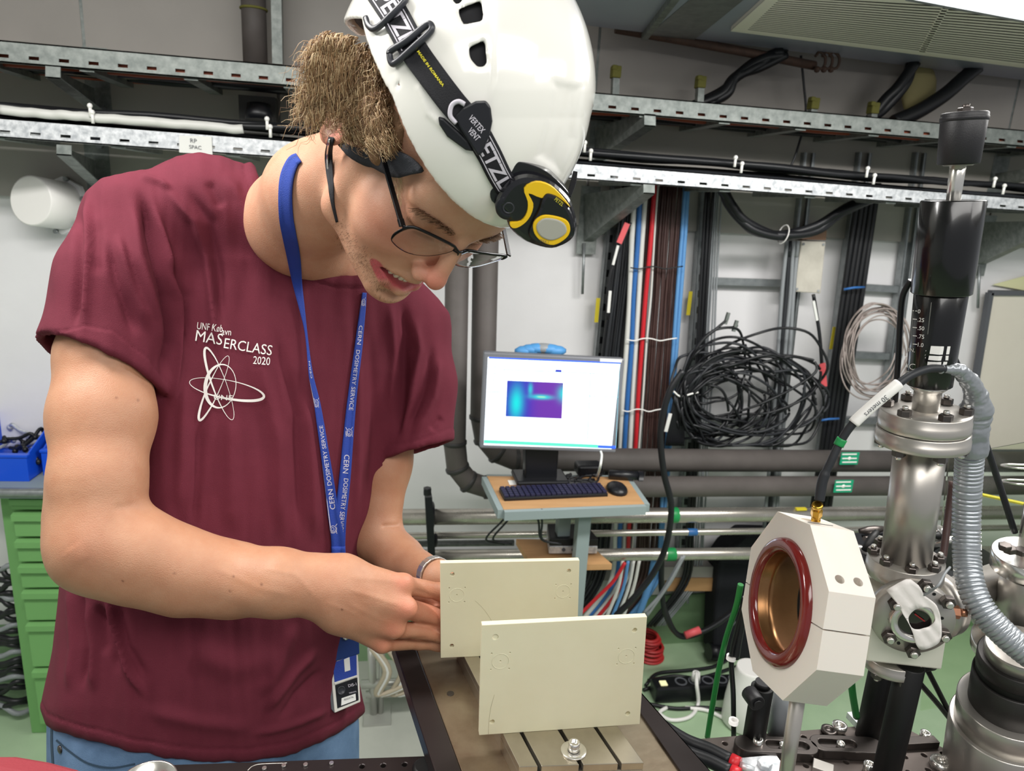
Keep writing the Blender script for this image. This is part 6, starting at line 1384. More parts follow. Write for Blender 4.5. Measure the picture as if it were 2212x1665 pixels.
# right cuff
fnC, nCu, cCu = plane_cut(sh, [P(80, 748, .765), P(345, 838, .77), P(205, 728, .69)], None, None, P(280, 500, .8))
def sl_fn(rad_add, a, b, ra, rb):
    ba = b - a; L2 = ba @ ba
    def fn(x, y, z):
        px_, py_, pz_ = x - a[0], y - a[1], z - a[2]; t = np.clip((px_ * ba[0] + py_ * ba[1] + pz_ * ba[2]) / L2, -.3, 1.4)
        return np.sqrt((px_ - ba[0] * t) ** 2 + (py_ - ba[1] * t) ** 2 + (pz_ - ba[2] * t) ** 2) - (ra + (rb - ra) * t) - rad_add
    return fn
a_, b_ = P(255, 610, .785), P(213, 800, .765); f_out = sl_fn(.008, a_, b_, R_(108, .785), R_(132, .765)); f_in = sl_fn(-.009, a_, b_, R_(108, .785), R_(132, .765))
# keep the torso itself: cutting only acts outside the torso field
def rm(x, y, z): return np.maximum(np.maximum(f_out(x, y, z), -fnC(x, y, z)), -(shirt_fn(x, y, z) - .002)).astype(np.float32)
sh.apply(rm, P(213, 800, .765) - .14, P(213, 800, .765) + .14, .002, 's')
def hol(x, y, z): return np.maximum(np.maximum(f_in(x, y, z), -(fnC(x, y, z) + .045)), -(shirt_fn(x, y, z) - .004)).astype(np.float32)
sh.apply(hol, P(213, 780, .765) - .13, P(213, 780, .765) + .13, .002, 's')
fnD, nD, cD = plane_cut(sh, [P(848, 986, .95), P(976, 950, .95), P(910, 962, .90)], None, None, P(890, 750, .98))
a2, b2 = P(915, 830, .97), P(912, 1000, .955); g_out = sl_fn(.008, a2, b2, R_(62, .97), R_(70, .955)); g_in = sl_fn(-.009, a2, b2, R_(62, .97), R_(70, .955))
sh.apply(lambda x, y, z: np.maximum(np.maximum(g_out(x, y, z), -fnD(x, y, z)), -(shirt_fn(x, y, z) - .002)).astype(np.float32), b2 - .12, b2 + .12, .002, 's')
sh.apply(lambda x, y, z: np.maximum(np.maximum(g_in(x, y, z), -(fnD(x, y, z) + .03)), -(shirt_fn(x, y, z) - .004)).astype(np.float32), b2 - .1, b2 + .1, .002, 's')
# hem and neck opening, cut in projection
hemx = [0, 85, 100, 180, 300, 420, 540, 640, 720, 788, 900]; hemy = [1520, 1532, 1566, 1597, 1625, 1643, 1645, 1625, 1590, 1543, 1520]
collar = [(520, 300), (549, 362), (572, 430), (600, 500), (640, 556), (680, 584), (730, 598), (790, 600), (850, 590), (900, 560), (900, 300)]
def polyd(u, v, P_):
    d = np.full(u.shape, 1e9); s = np.zeros(u.shape, bool); n = len(P_)
    for i in range(n):
        x0, y0 = P_[i]; x1, y1 = P_[(i + 1) % n]; dx, dy = x1 - x0, y1 - y0; t = np.clip(((u - x0) * dx + (v - y0) * dy) / (dx * dx + dy * dy), 0, 1); d = np.minimum(d, np.hypot(u - x0 - t * dx, v - y0 - t * dy))
        c = ((y0 > v) != (y1 > v)) & (u < dx * (v - y0) / ((y1 - y0) if y1 != y0 else 1e-9) + x0); s ^= c
    return np.where(s, -d, d)
def proj_uv(x, y, z):
    X = x - CAMP[0]; Y = y - CAMP[1]; Z = z - CAMP[2]; dz = np.maximum(-(X * AX[2] + Y * AY[2] + Z * AZ[2]), .3)
    return 1106 + FP * (X * AX[0] + Y * AY[0] + Z * AZ[0]) / dz, 832.5 - FP * (X * AX[1] + Y * AY[1] + Z * AZ[1]) / dz, dz
def hem_fn(x, y, z): u, v, dz = proj_uv(x, y, z); return ((v - np.interp(u, hemx, hemy)) * dz / FP).astype(np.float32)
sh.apply(hem_fn, lo_, hi_, .006, 'i')
def col_fn(x, y, z): u, v, dz = proj_uv(x, y, z); return (polyd(u, v, collar) * dz / FP).astype(np.float32)
cl, ch_ = np.minimum(P(520, 620, .7), P(900, 290, .7)) - .12, np.maximum(P(520, 620, .7), P(900, 290, 1.0)) + .25
sh.apply(col_fn, P(720, 440, .86) - .22, P(720, 440, .86) + .22, .003, 's')
V, Q = sh.surf(); V = relax(V, Q, 3, .5); N = vnorm(V, Q); u, v, d = pxs(V)
front = np.clip(-(N @ nrm(wray(500, 900))) * 3, 0, 1)
disp = np.zeros(len(V))
FOLDS = [([(193, 400), (190, 560), (182, 725)], 8, 4.5), ([(174, 450), (170, 600), (160, 720)], 9, -4), ([(210, 470), (205, 600)], 14, -2),
 ([(300, 400), (335, 540), (360, 640), (366, 740), (352, 830)], 9, -8), ([(322, 400), (356, 540), (384, 650), (386, 760), (370, 900)], 9, 5), ([(285, 420), (300, 560), (335, 690), (345, 790)], 13, 5), ([(232, 520), (262, 640), (300, 730)], 10, -3.5), ([(250, 500), (285, 620), (322, 720)], 9, 3.5),
 ([(345, 395), (420, 480), (448, 560), (462, 680), (470, 780)], 9, 4), ([(395, 395), (455, 480), (475, 600), (482, 720)], 10, -4), ([(360, 560), (398, 640), (402, 740)], 10, -3), ([(300, 380), (345, 392), (372, 410)], 7, 3), ([(480, 372), (520, 430), (560, 560)], 14, 3), ([(450, 390), (480, 450)], 10, -2.5),
 ([(400, 800), (395, 1000), (380, 1130)], 14, 3), ([(430, 900), (420, 1150)], 10, -2.5), ([(500, 880), (500, 1160)], 16, 2.5), ([(560, 760), (600, 950), (610, 1180)], 14, 3), ([(590, 700), (640, 900), (650, 1180)], 10, -3), ([(660, 850), (672, 1000), (680, 1180)], 10, 3), ([(772, 720), (775, 900), (768, 1150)], 9, 2.5), ([(800, 700), (812, 900), (800, 1100)], 10, -2.5), ([(840, 640), (850, 760), (840, 900)], 9, 3),
 ([(868, 640), (880, 720), (868, 860), (858, 950)], 9, -5), ([(895, 680), (905, 760), (885, 880), (865, 960)], 8, 4), ([(935, 740), (915, 850), (880, 930)], 7, -3.5), ([(950, 770), (935, 860), (895, 945)], 7, 3.5), ([(955, 900), (930, 930)], 7, -2),
 ([(150, 1250), (160, 1400), (150, 1500)], 8, 3), ([(170, 1260), (185, 1400), (175, 1500)], 7, -3.5), ([(190, 1290), (205, 1400), (200, 1500)], 7, 3), ([(212, 1300), (228, 1420)], 8, -2.5), ([(229, 1276), (246, 1350), (275, 1440), (315, 1510)], 6, 5), ([(214, 1300), (236, 1380), (262, 1460)], 10, -3), ([(250, 1290), (275, 1400), (320, 1480)], 11, -3),
 ([(640, 1340), (600, 1440), (560, 1510)], 14, 3), ([(690, 1400), (640, 1450), (570, 1540)], 9, 3.5), ([(700, 1440), (640, 1500), (600, 1560)], 8, -3), ([(720, 1530), (650, 1560), (540, 1590)], 7, 2.5), ([(300, 1530), (420, 1560), (560, 1575)], 16, 2.5), ([(400, 1400), (500, 1440), (620, 1420)], 28, 3)]
for pts, sg, A in FOLDS: disp += A * 1.75e-3 * foldw(u, v, pts, sg * 1.05)
from mathutils import noise as mnoise
nz = np.array([mnoise.noise(Vector((a / 42, b_n / 240, 3.1))) * .8 + mnoise.noise(Vector((a / 17, b_n / 110, 9.7))) * .35 for a, b_n in zip(u.tolist(), v.tolist())])
disp += nz * .0032
hv = np.interp(u, hemx, hemy); disp += -.0014 * np.exp(-((v - (hv - 26)) / 2.2) ** 2)
disp += .0007 * np.clip((26 - (hv - v)) / 4, 0, 1)
cedge = [(549, 362), (572, 430), (600, 500), (640, 556), (680, 584), (730, 598), (790, 600)]; cdst = segd(u, v, cedge); disp += .0018 * np.clip((20 - cdst) / 3, 0, 1); disp += -.0012 * np.exp(-((cdst - 22) / 2) ** 2)
for cuff, dd in (([(80, 748), (185, 729), (235, 738), (300, 790), (340, 838)], 24), ([(848, 986), (910, 975), (976, 950)], 24)):
    c2_ = segd(u, v, cuff); disp += .001 * np.clip((dd - c2_) / 3, 0, 1) - .001 * np.exp(-((c2_ - dd) / 2) ** 2)
V = V + N * (disp * (.25 + .75 * front))[:, None]
shirt = vmesh('t_shirt', V, Q, 'shirt_maroon', man); bvS = BVHTree.FromPolygons([tuple(p) for p in V], [tuple(q) for q in Q.tolist()])
# ---- jeans, legs to the floor, shoes
jr = np.array([(1460, 130, 760), (1560, 100, 776), (1665, 100, 776), (1800, 100, 770)], float)
hipL, hipR = P(270, 1640, .92), P(620, 1640, .96)
jv = Vol(np.array([min(hipL[0], hipR[0]) - .17, min(hipL[1], hipR[1]) - .22, .06]), np.array([max(hipL[0], hipR[0]) + .17, max(hipL[1], hipR[1]) + .2, hipL[2] + .2]), .0055)
def jean_fn(x, y, z):
    u, v, dz = proj_uv(x, y, z); xl = np.interp(v, jr[:, 0], jr[:, 1]); xr = np.interp(v, jr[:, 0], jr[:, 2]); dc = .925 + .00022 * (u - 450)
    return (((np.abs((u - (xl + xr) / 2) / ((xr - xl) / 2)) ** 2.3 + np.abs((dz - dc) / .112) ** 2.3) ** (1 / 2.3) - 1) * .1).astype(np.float32)
jv.apply(jean_fn, np.array([-9, -9, hipL[2] - .12]), np.array([9, 9, 3.]), .0, 'u')
jv.apply(lambda x, y, z: (z + 0 * x + 0 * y - (hipL[2] + .12)).astype(np.float32), jv.lo, jv.lo + jv.n * jv.h, .004, 'i')
for s, hp in ((-1, hipL), (1, hipR)):
    kn_ = np.array([hp[0] + .01, hp[1] - .01, .52]); an = np.array([hp[0] + .01, hp[1] + .01, .1]); h_ = np.array([hp[0] + (.02 if s < 0 else -.02), hp[1], hp[2] - .1])
    jv.cone(h_, kn_, .095, .07, .04); jv.cone(kn_, an, .07, .055, .02)
V, Q = jv.surf(); V = relax(V, Q, 2, .5); jeans = vmesh('jeans', V, Q, 'jeans', man); bvJ = BVHTree.FromPolygons([tuple(p) for p in V], [tuple(q) for q in Q.tolist()])
for hp in (hipL, hipR):
    sv = Vol(np.array([hp[0] - .12, hp[1] - .28, -.01]), np.array([hp[0] + .14, hp[1] + .16, .16]), .005); c = np.array([hp[0] + .01, hp[1] + .02, .05]); sv.cone(c, c + np.array([.02, -.16, -.012]), .046, .04, .01); sv.cone(c + [0, 0, .02], c + [0, 0, .06], .045, .045, .02)
    sv.apply(lambda x, y, z: (-(z) + 0 * x + 0 * y).astype(np.float32), sv.lo, sv.lo + sv.n * sv.h, .004, 'i'); V, Q = sv.surf(); vmesh('shoe', V, Q, 'shoe', man)
mat('denim_seam', '#2f4357', .8); mat('belt_black', '#151518', .6)
for nm, pts, w_, m_ in (('pocket_seam', [(122, 1598), (150, 1622), (190, 1648), (240, 1658), (292, 1650)], 2.2, 'denim_seam'), ('side_seam', [(112, 1570), (112, 1610), (116, 1670)], 2.5, 'denim_seam')):
    b = MB(); q = cr([np.array([*p, 0.]) for p in pts], 5); VL = []; FL = []
    for i, p in enumerate(q):
        t = nrm(q[min(i + 1, len(q) - 1)] - q[max(i - 1, 0)]); n2 = np.array([-t[1], t[0], 0]); VL += [tuple((p + n2 * w_)[:2]), tuple((p - n2 * w_)[:2])]
        if i: FL.append((2 * i - 2, 2 * i, 2 * i + 1, 2 * i - 1))
    drape(nm, VL, FL, bvJ, m_, jeans, .0008)
b = MB(); h = bvJ.ray_cast(Vector(CAMP), Vector(nrm(wray(130, 1618)))); 
if h[0]: b.lathe(np.array(h[0]), np.array(h[1]), [(.0045, 0), (.0045, .001), (.002, .002)], 14); obj('rivet', b, 'nut_dark', jeans)
# ---- teeth
b = MB()
for k in range(-3, 4):
    a = k * .085; c = Hw((91.5 - 1.2 * k * k * .5, k * 5.4, -49.6)); b = MB(); b.box(c, .005, .0049, .0085, (HR[:, 0], HR[:, 1], HR[:, 2])); mat('tooth', '#d9cdb8', .3); obj('tooth', b, 'tooth', man, bevel=.0012)
# ---- eyebrows, lashes
mat('brow_hair', '#6f5038', .7); mat('hair', '#b08d66', .5, col2='#8d6c4a', scale=60); mat('hair_base', '#8a6848', .8, col2='#6a4e36', scale=90, bump=.8, bscale=300); mat('hair_light', '#d6bb92', .45)
def head_hit(p, dirn):   # from a head-space point outwards onto the skin
    o = Hw(p); h = bvH.ray_cast(Vector(o), Vector(HR @ nrm(dirn))); return (np.array(h[0]), np.array(h[1])) if h[0] else (None, None)
b = MB()
for s in (-1, 1):
    for k in range(150):
        t = random.random(); y = s * (13 + 38 * t); z = 38 + 5 * math.sin(t * 2.4) - 5 * t + random.uniform(-3, 3) * (1 - .5 * t)
        p, n = head_hit((30, y * .8, z - 2), (1, y * .2 / 60, 0))
        if p is None: continue
        dd = HR @ nrm([.1, s * (1.0), .35 - .9 * t + random.uniform(-.45, .45)]); b.tube([p + n * .0002, p + n * .001 + dd * .004, p + n * .0008 + dd * .009], .00014, 3, rads=[.00022, .00018, .00006])
tag(obj('eyebrow', b, 'brow_hair', man), kind='stuff')
b = MB()
for s in (-1, 1):
    for k in range(36):
        t = k / 35; p0 = np.array([90 - 6 * t * t, s * (18 + 27 * t), 16.0 - 2.0 * math.sin(t * math.pi)]); p, n = head_hit((50, p0[1], p0[2]), (1, 0, 0))
        if p is None: continue
        dd = HR @ nrm([1, s * (.3 * t), -.55]); b.tube([p, p + dd * .0035, p + dd * .0065 + HR[:, 2] * .0008], .0001, 3, rads=[.00022, .00014, .00005])
tag(obj('eyelash', b, 'brow_hair', man), kind='stuff')
# ================================================================ helmet, headlamp, glasses, hair, lanyard, badge, prints
mat('helmet_white', '#ebe9e2', 0.16, coat=.7, bump=.0); mat('foam_black', '#1a1a1d', .85); mat('strap_black', '#15151b', .75, bump=.5, bscale=1600)
mat('strap_white', '#c9c4cd', .7); mat('stitch_yellow', '#d9cc35', .7); mat('buckle_grey', '#33343a', .35); mat('clip_black', '#1a1b20', .35)
mat('lamp_black', '#131318', .22, coat=.4); mat('lamp_yellow', '#e9bd1c', .35); mat('lamp_lens', '#a9a79d', .25, coat=.5)
mat('frame_black', '#0c0c0f', .25, .3); mat('lanyard_blue', '#20409f', .6, bump=.6, bscale=1500); mat('badge_blue', '#17346f', .5); mat('badge_white', '#d2d0c8', .4)
gm = bpy.data.materials.new('lens_glass'); gm.use_nodes = True; MATS['lens_glass'] = gm; bs = gm.node_tree.nodes['Principled BSDF']; bs.inputs['Transmission Weight'].default_value = 1; bs.inputs['Roughness'].default_value = .0; bs.inputs['IOR'].default_value = 1.18
def invH(x, y, yy):   # ray through pixel meets the head-space plane Y = yy (mm)
    o = wH(CAMP); d = HR.T @ wray(x, y); t = (yy - o[1]) / d[1]; return o + d * t
HC = np.array([-34.6, 0, 70.9]); HRd = np.array([137, 107, 122.5])
rimx = [-180, -130, -60, 20, 100, 140]; rimz = [-8, 4.7, 74, 81.4, 66.4, 64]
hv_ = Vol(HC - HRd - 12, HC + HRd + 10, 1.9)
hv_.ell(HC, HRd, .01)
hv_.ell(HC, HRd - 4.2, 1.0, 's')
hv_.apply(lambda x, y, z: (np.interp(x, rimx, rimz) - z + 0 * y).astype(np.float32), hv_.lo, hv_.lo + hv_.n * hv_.h, 3.0, 'i')
def h_uv(x, y, z):   # head mm -> pixels
    p = [HT[i] + (HR[i][0] * x + HR[i][1] * y + HR[i][2] * z) / 1000 for i in range(3)]; return proj_uv(*p)
VENTS = [[(991, 21), (1039, 2), (1044, 44), (1000, 53)], [(1014, 103), (1046, 88), (1051, 139), (1033, 145), (1016, 126)], [(978, -20), (1000, -22), (999, 1), (989, 9), (979, 4)], [(858, 180), (863, 178), (865, 184), (860, 187)]]
camH = wH(CAMP); toc = nrm(camH - HC)
def vent_fn(x, y, z):
    u, v, dz = h_uv(x, y, z); d = np.minimum.reduce([polyd(u, v, q) for q in VENTS]) * dz / FP * 1000
    return np.maximum(d, -((x - HC[0]) * toc[0] + (y - HC[1]) * toc[1] + (z - HC[2]) * toc[2] - 20)).astype(np.float32)
cV = wH(P(1000, 80, .6)); hv_.apply(vent_fn, cV - 95, cV + 95, 1.2, 's')
V, Q = hv_.surf(); V = relax(V, Q, 2, .5); N = vnorm(V, Q); WVh = HT + (V / 1000) @ HR.T; u, v, d = pxs(WVh)
outer = np.linalg.norm((V - HC) / HRd, axis=1) > .985; fr_m = ((N @ toc) > -.2) & outer
line = [(1057, -60), (1062, 0), (1069, 84), (1067, 168), (1055, 230), (1075, 300)]
ly = np.interp(v, [p[1] for p in line], [p[0] for p in line]); st = 1 / (1 + np.exp(-(u - ly) / 3.5)); fade = np.clip((255 - v) / 60, 0, 1)
dp = 2.4 * st * fade
rec = polyd(u, v, [(1163, 338), (1208, 368), (1240, 300), (1248, 190), (1196, 180), (1185, 260)]); dp -= 2.6 / (1 + np.exp(rec / 4)) 
rib2 = segd(u, v, [(905, 190), (925, 245), (990, 300)]); dp += 1.2 * np.exp(-(rib2 / 7) ** 2)
V = V + N * (dp * fr_m)[:, None]; WVh = HT + (V / 1000) @ HR.T
hel = thing('safety_helmet', 'glossy white vented safety helmet on the man, seen from its side', 'helmet', Hw((0, 0, 70)))
shell = vmesh('shell', WVh, Q, 'helmet_white', hel); bvHe = BVHTree.FromPolygons([tuple(p) for p in WVh], [tuple(q) for q in Q.tolist()])
lv = Vol(HC - HRd, HC + HRd, 3.5); lv.ell(HC, HRd - 6.5, .01); lv.ell(HC, HRd - 16, 1, 's'); lv.apply(lambda x, y, z: (np.interp(x, rimx, rimz) + 7 - z + 0 * y).astype(np.float32), lv.lo, lv.lo + lv.n * lv.h, 2, 'i')
V, Q = lv.surf(); V = relax(V, Q, 1); vmesh('liner', HT + (V / 1000) @ HR.T, Q, 'foam_black', hel)
# generic drape over several surfaces, nearest hit wins
def multi(bvs, x, y, dfall=.7):
    r = nrm(wray(x, y)); best = None
    for bv in bvs:
        h = bv.ray_cast(Vector(CAMP), Vector(r))
        if h[0] is not None and (best is None or h[3] < best[2]): best = (np.array(h[0]), np.array(h[1]), h[3])
    if best is None:
        p = CAMP + r * dfall; q = min((bv.find_nearest(Vector(p)) for bv in bvs), key=lambda k: k[3]); p2 = np.array(q[0]); t = (p2 - CAMP) @ r; return CAMP + r * t, -r
    n = best[1] if best[1] @ r < 0 else -best[1]; return best[0], n
def ribbon(name, path, widths, bvs, m, parent, off=.001, k=8, across=5, thick=.0012, cam_off=False, edge=None, lay=None):
    """band following a pixel path over real surfaces; returns a warp for lettering"""
    q = cr([np.array([*p, w_]) for p, w_ in zip(path, widths)], k); q = np.array(q); s = np.concatenate([[0], np.cumsum(np.hypot(*np.diff(q[:, :2], axis=0).T))])
    T_ = np.gradient(q[:, :2], axis=0); T_ /= np.linalg.norm(T_, axis=1)[:, None]; Nn = np.stack([-T_[:, 1], T_[:, 0]], 1); G = []
    mid = []
    for i in range(len(q)):
        row = []
        for j in range(across):
            a = (j / (across - 1) - .5) * q[i, 2]; xy = q[i, :2] + Nn[i] * a; p, n = multi(bvs, *xy); row.append(np.concatenate([p, n]))
        G.append(row)
    G = np.array(G); A = G[..., :3]; NN_ = G[..., 3:]
    dep = -((A - CAMP) @ RC)[..., 2]
    # taut: depth is smoothed along the path, never behind the surface
    sm_ = dep.copy()
    for _ in range(12): sm_[1:-1] = np.minimum((sm_[:-2] + sm_[2:]) / 2, dep[1:-1])
    sm_ = np.minimum(sm_, sm_.mean(1)[:, None] + .002)
    A = CAMP + (A - CAMP) * ((sm_ - off) / dep)[..., None]
    b = MB(); b.grid([list(r) for r in A]); o = obj(name, b, m, parent, solid=thick)
    pts = [tuple(p) for r in A for p in r]; nj = across; fs = [(i * nj + j, i * nj + j + 1, (i + 1) * nj + j + 1, (i + 1) * nj + j) for i in range(len(q) - 1) for j in range(nj - 1)]
    bvr = BVHTree.FromPolygons(pts, fs)
    def warp(ss, tt, wscale=True):
        c = np.array([np.interp(ss, s, q[:, 0]), np.interp(ss, s, q[:, 1])]); nn = np.array([np.interp(ss, s, Nn[:, 0]), np.interp(ss, s, Nn[:, 1])]); w_ = np.interp(ss, s, q[:, 2]); return tuple(c + nn * tt * (w_ if wscale else 1))
    return o, bvr, warp, s[-1]
# headlamp strap over the shell
hl = thing('headlamp', 'black and yellow headlamp with elastic strap across the helmet', 'headlamp', P(1170, 450, .55))
sp_ = [(812, -30), (848, 25), (869, 63), (894, 109), (936, 168), (978, 223), (1020, 272), (1054, 328), (1079, 378), (1104, 420)]
so_, bvSt, wS, LS = ribbon('elastic_strap', sp_, [62, 62, 62, 61, 60, 60, 58, 54, 52, 50], [bvHe], 'strap_black', hl, .0015, across=9, thick=.0015)
def letters(name, s, s0, s1, t0, hrel, bv, warp, m, parent, flip=1, off=.0012, bold=.0, maxl=4):
    v, f = text_mesh(s, 1.0, bold); mn, mx = v.min(0), v.max(0); pv = [warp(s0 + (q[0] - mn[0]) / (mx[0] - mn[0]) * (s1 - s0), t0 - flip * ((q[1] - mn[1]) / (mx[1] - mn[1]) - .5) * hrel) for q in v]
    pv, f = subdiv(pv, f, maxl); return drape(name, pv, f, bv, m, parent, off)
letters('strap_lettering', 'PETZL', 22, 142, 0, .58, bvSt, wS, 'strap_white', hl, bold=.02)
letters('strap_lettering', 'PETZL', 392, 520, 0, .58, bvSt, wS, 'strap_white', hl, bold=.02)
for t_ in (-.36, .36):
    for (a, c) in ((0, 150), (385, 520)):
        n_ = 30; VL = []; FL = []
        for i in range(n_ + 1):
            ss = a + (c - a) * i / n_; VL += [wS(ss, t_ - .018), wS(ss, t_ + .018)]
            if i: FL.append((2 * i - 2, 2 * i - 1, 2 * i + 1, 2 * i))
        drape('strap_line', VL, FL, bvSt, 'strap_white', hl, .0011)
letters('stitched_lettering', 'MADE IN ROMANIA', 168, 262, -.12, .10, bvSt, wS, 'stitch_yellow', hl, bold=.03, off=.0013)
def hp(x, y, off=0.0):
    p, n = multi([bvSt, bvHe], x, y, .6); return p + n * off
def rodpx(name, pts, r, m, par, off=.003, closed=False):
    b = MB(); b.tube(cr([hp(x, y, off) for (x, y) in pts], 5, closed), r, 10, caps=not closed); return obj(name, b, m, par)
bk_ = rodpx('slide_buckle', [(848, 122), (852, 138), (862, 138), (900, 105), (932, 75), (936, 62), (925, 60), (885, 92), (852, 112)], .0026, 'buckle_grey', hl, .0035, True)
rodpx('slide_buckle', [(798, 44), (805, 62), (820, 66), (850, 40), (880, 8), (876, -8)], .0026, 'buckle_grey', hl, .0035)
rodpx('cord_loop', [(985, 268), (974, 250), (978, 228), (992, 220), (1005, 226)], .0018, 'strap_white', hl, .003)
def plate_on(name, poly, m, par, lift, th, bev=.0015):
    c = np.mean(poly, axis=0); pts = [hp(x, y, lift) for (x, y) in poly]; ctr = sum(pts) / len(pts); n = np.zeros(3)
    for i in range(len(pts)): n += np.cross(pts[i] - ctr, pts[(i + 1) % len(pts)] - ctr)
    n = nrm(n); n = n if n @ (CAMP - ctr) > 0 else -n
    pl = []
    for (x, y) in poly: r = wray(x, y); pl.append(CAMP + r * (((ctr + n * th * .5 - CAMP) @ n) / (r @ n)))
    b = MB(); b.slab(pl, -n * th); return obj(name, b, m, par, bevel=bev), ctr + n * th * .5, n
cl_, cc, cn = plate_on('strap_clip', [(982, 250), (1000, 232), (1028, 218), (1050, 217), (1060, 230), (1064, 262), (1058, 292), (1042, 330), (1032, 338), (1016, 312), (992, 275)], 'clip_black', hl, .002, .006)
plate_on('clip_wing', [(945, 252), (958, 256), (990, 285), (1010, 305), (1022, 328), (1005, 325), (965, 296), (948, 270)], 'clip_black', hl, .0005, .0045)
def ptxt_plane(name, s, x, y, h, ang, w, c0, n, m, par, off=.0004, bold=.0):
    v, f = text_mesh(s, 1.0, bold); mn, mx = v.min(0), v.max(0); k = h / (mx[1] - mn[1]); kx = w / (mx[0] - mn[0]); ca, sa = math.cos(math.radians(ang)), math.sin(math.radians(ang)); out = []
    for q in v:
        a, bq = (q[0] - (mn[0] + mx[0]) / 2) * kx, -(q[1] - (mn[1] + mx[1]) / 2) * k; X_, Y_ = x + a * ca - bq * sa, y + a * sa + bq * ca; r = wray(X_, Y_); out.append(CAMP + r * (((c0 + n * off - CAMP) @ n) / (r @ n)))
    b = MB(); b.add(out, f); return obj(name, b, m, par)
ptxt_plane('clip_lettering', 'VERTEX', 1030, 268, 13, 49, 44, cc, cn, 'strap_white', hl, bold=.01); ptxt_plane('clip_lettering', 'VENT', 1024, 290, 13, 49, 30, cc, cn, 'strap_white', hl, bold=.01)
# lamp body, stacked shaped layers on its own plane
lb0 = hp(1120, 420, .002); nL = nrm(HR[:, 0] * .45 + nrm(CAMP - lb0) * .9)
def lp(x, y, off): r = wray(x, y); return CAMP + r * (((lb0 + nL * off - CAMP) @ nL) / (r @ nL))
def layer(name, poly, m, o0, o1, bev=.003, par=None):
    b = MB(); b.slab([lp(x, y, o1) for (x, y) in poly], -nL * (o1 - o0)); return obj(name, b, m, par or hl, bevel=bev)
def smooth_poly(poly, k=4): return [tuple(p[:2]) for p in cr([np.array([*p, 0.]) for p in poly], k, True)]
layer('mount_bracket', smooth_poly([(1060, 412), (1085, 390), (1112, 356), (1130, 351), (1180, 370), (1222, 408), (1226, 425), (1190, 440), (1120, 450), (1068, 440)]), 'lamp_black', -.012, .006)
body_o = layer('lamp_body', smooth_poly([(1072, 440), (1100, 395), (1140, 380), (1190, 395), (1228, 428), (1244, 465), (1247, 502), (1230, 525), (1192, 541), (1140, 527), (1104, 498), (1092, 470)]), 'lamp_black', -.004, .016, .0055)
layer('yellow_trim', smooth_poly([(1132, 407), (1158, 393), (1190, 402), (1215, 425), (1232, 448), (1214, 432), (1192, 420), (1170, 428), (1142, 418), (1152, 440), (1148, 462), (1136, 480), (1118, 492), (1106, 492), (1102, 482), (1125, 478), (1138, 460), (1140, 436)], 3), 'lamp_yellow', .012, .0185, .0008)
layer('front_cover', smooth_poly([(1172, 428), (1186, 418), (1214, 432), (1236, 462), (1244, 500), (1232, 522), (1200, 536), (1165, 528), (1142, 508), (1150, 480), (1163, 455)]), 'lamp_black', .012, .0205, .003)
layer('lens_trim', smooth_poly([(1153, 482), (1172, 466), (1202, 468), (1226, 478), (1232, 498), (1222, 516), (1196, 530), (1170, 522), (1154, 504)]), 'lamp_yellow', .018, .0222, .0008)
layer('lamp_lens', smooth_poly([(1160, 484), (1176, 472), (1202, 474), (1220, 484), (1225, 500), (1214, 512), (1192, 520), (1172, 514), (1160, 500)]), 'lamp_lens', .02, .0232, .0012)
b = MB(); p = lp(1098, 446, .012); b.lathe(p - nL * .012, nL, [(.0105, 0), (.0105, .014), (.0095, .0155), (.004, .0155), (.0035, .014), (.0, .014)], 32); obj('switch_knob', b, 'clip_black', hl)
b = MB(); b.torus(p + nL * .0035, nL, .0042, .0008, 24, 6); obj('knob_ring', b, 'buckle_grey', hl)
for s, x, y, h, a, w_ in (('PETZL', 1208, 436, 8, 38, 22), ('PIXA 1', 1176, 521, 5, 14, 18)):
    ptxt_plane('lamp_lettering', s, x, y, h, a, w_, lb0 + nL * (.0207 if y < 500 else .0225), nL, 'stitch_yellow' if y < 500 else 'ink_dark', hl)
# headband pad and chin strap
bvB = [bvH]
def patch(name, poly, bvs, m, par, off, thick, maxl=14):
    pv, f = subdiv(poly, [tuple(range(len(poly)))], maxl); b = MB(); b.add([(lambda h: h[0] + h[1] * off)(multi(bvs, x, y, .62)) for (x, y) in pv], f, True); return obj(name, b, m, par, solid=thick)
mat('pad_grey', '#2c2e34', .85, bump=.5, bscale=1200)
patch('headband_pad', smooth_poly([(742, 312), (775, 318), (820, 318), (862, 322), (900, 340), (925, 372), (900, 377), (865, 377), (825, 362), (785, 345), (758, 330)], 3), bvB, 'pad_grey', hel, .007, .003)
ribbon('chin_strap', [(716, 296), (710, 330), (711, 365), (715, 405), (719, 440), (728, 480)], [12, 16, 15, 11, 7, 5], bvB, 'strap_black', hel, .002, thick=.001)
ribbon('strap_edge', [(711, 300), (707, 335), (708, 375)], [4, 4, 3], bvB, 'steel_bright', hel, .004, thick=.0006)
b = MB(); b.tube(cr([Hw((70, 100, 74)), Hw((96, 62, 60)), lp(1222, 412, .0), lp(1200, 405, .004)], 6), .0035, 8); 
ribbon('rear_strap', [(1243, 370), (1238, 395), (1228, 425)], [9, 12, 10], [bvHe], 'strap_black', hl, .001)
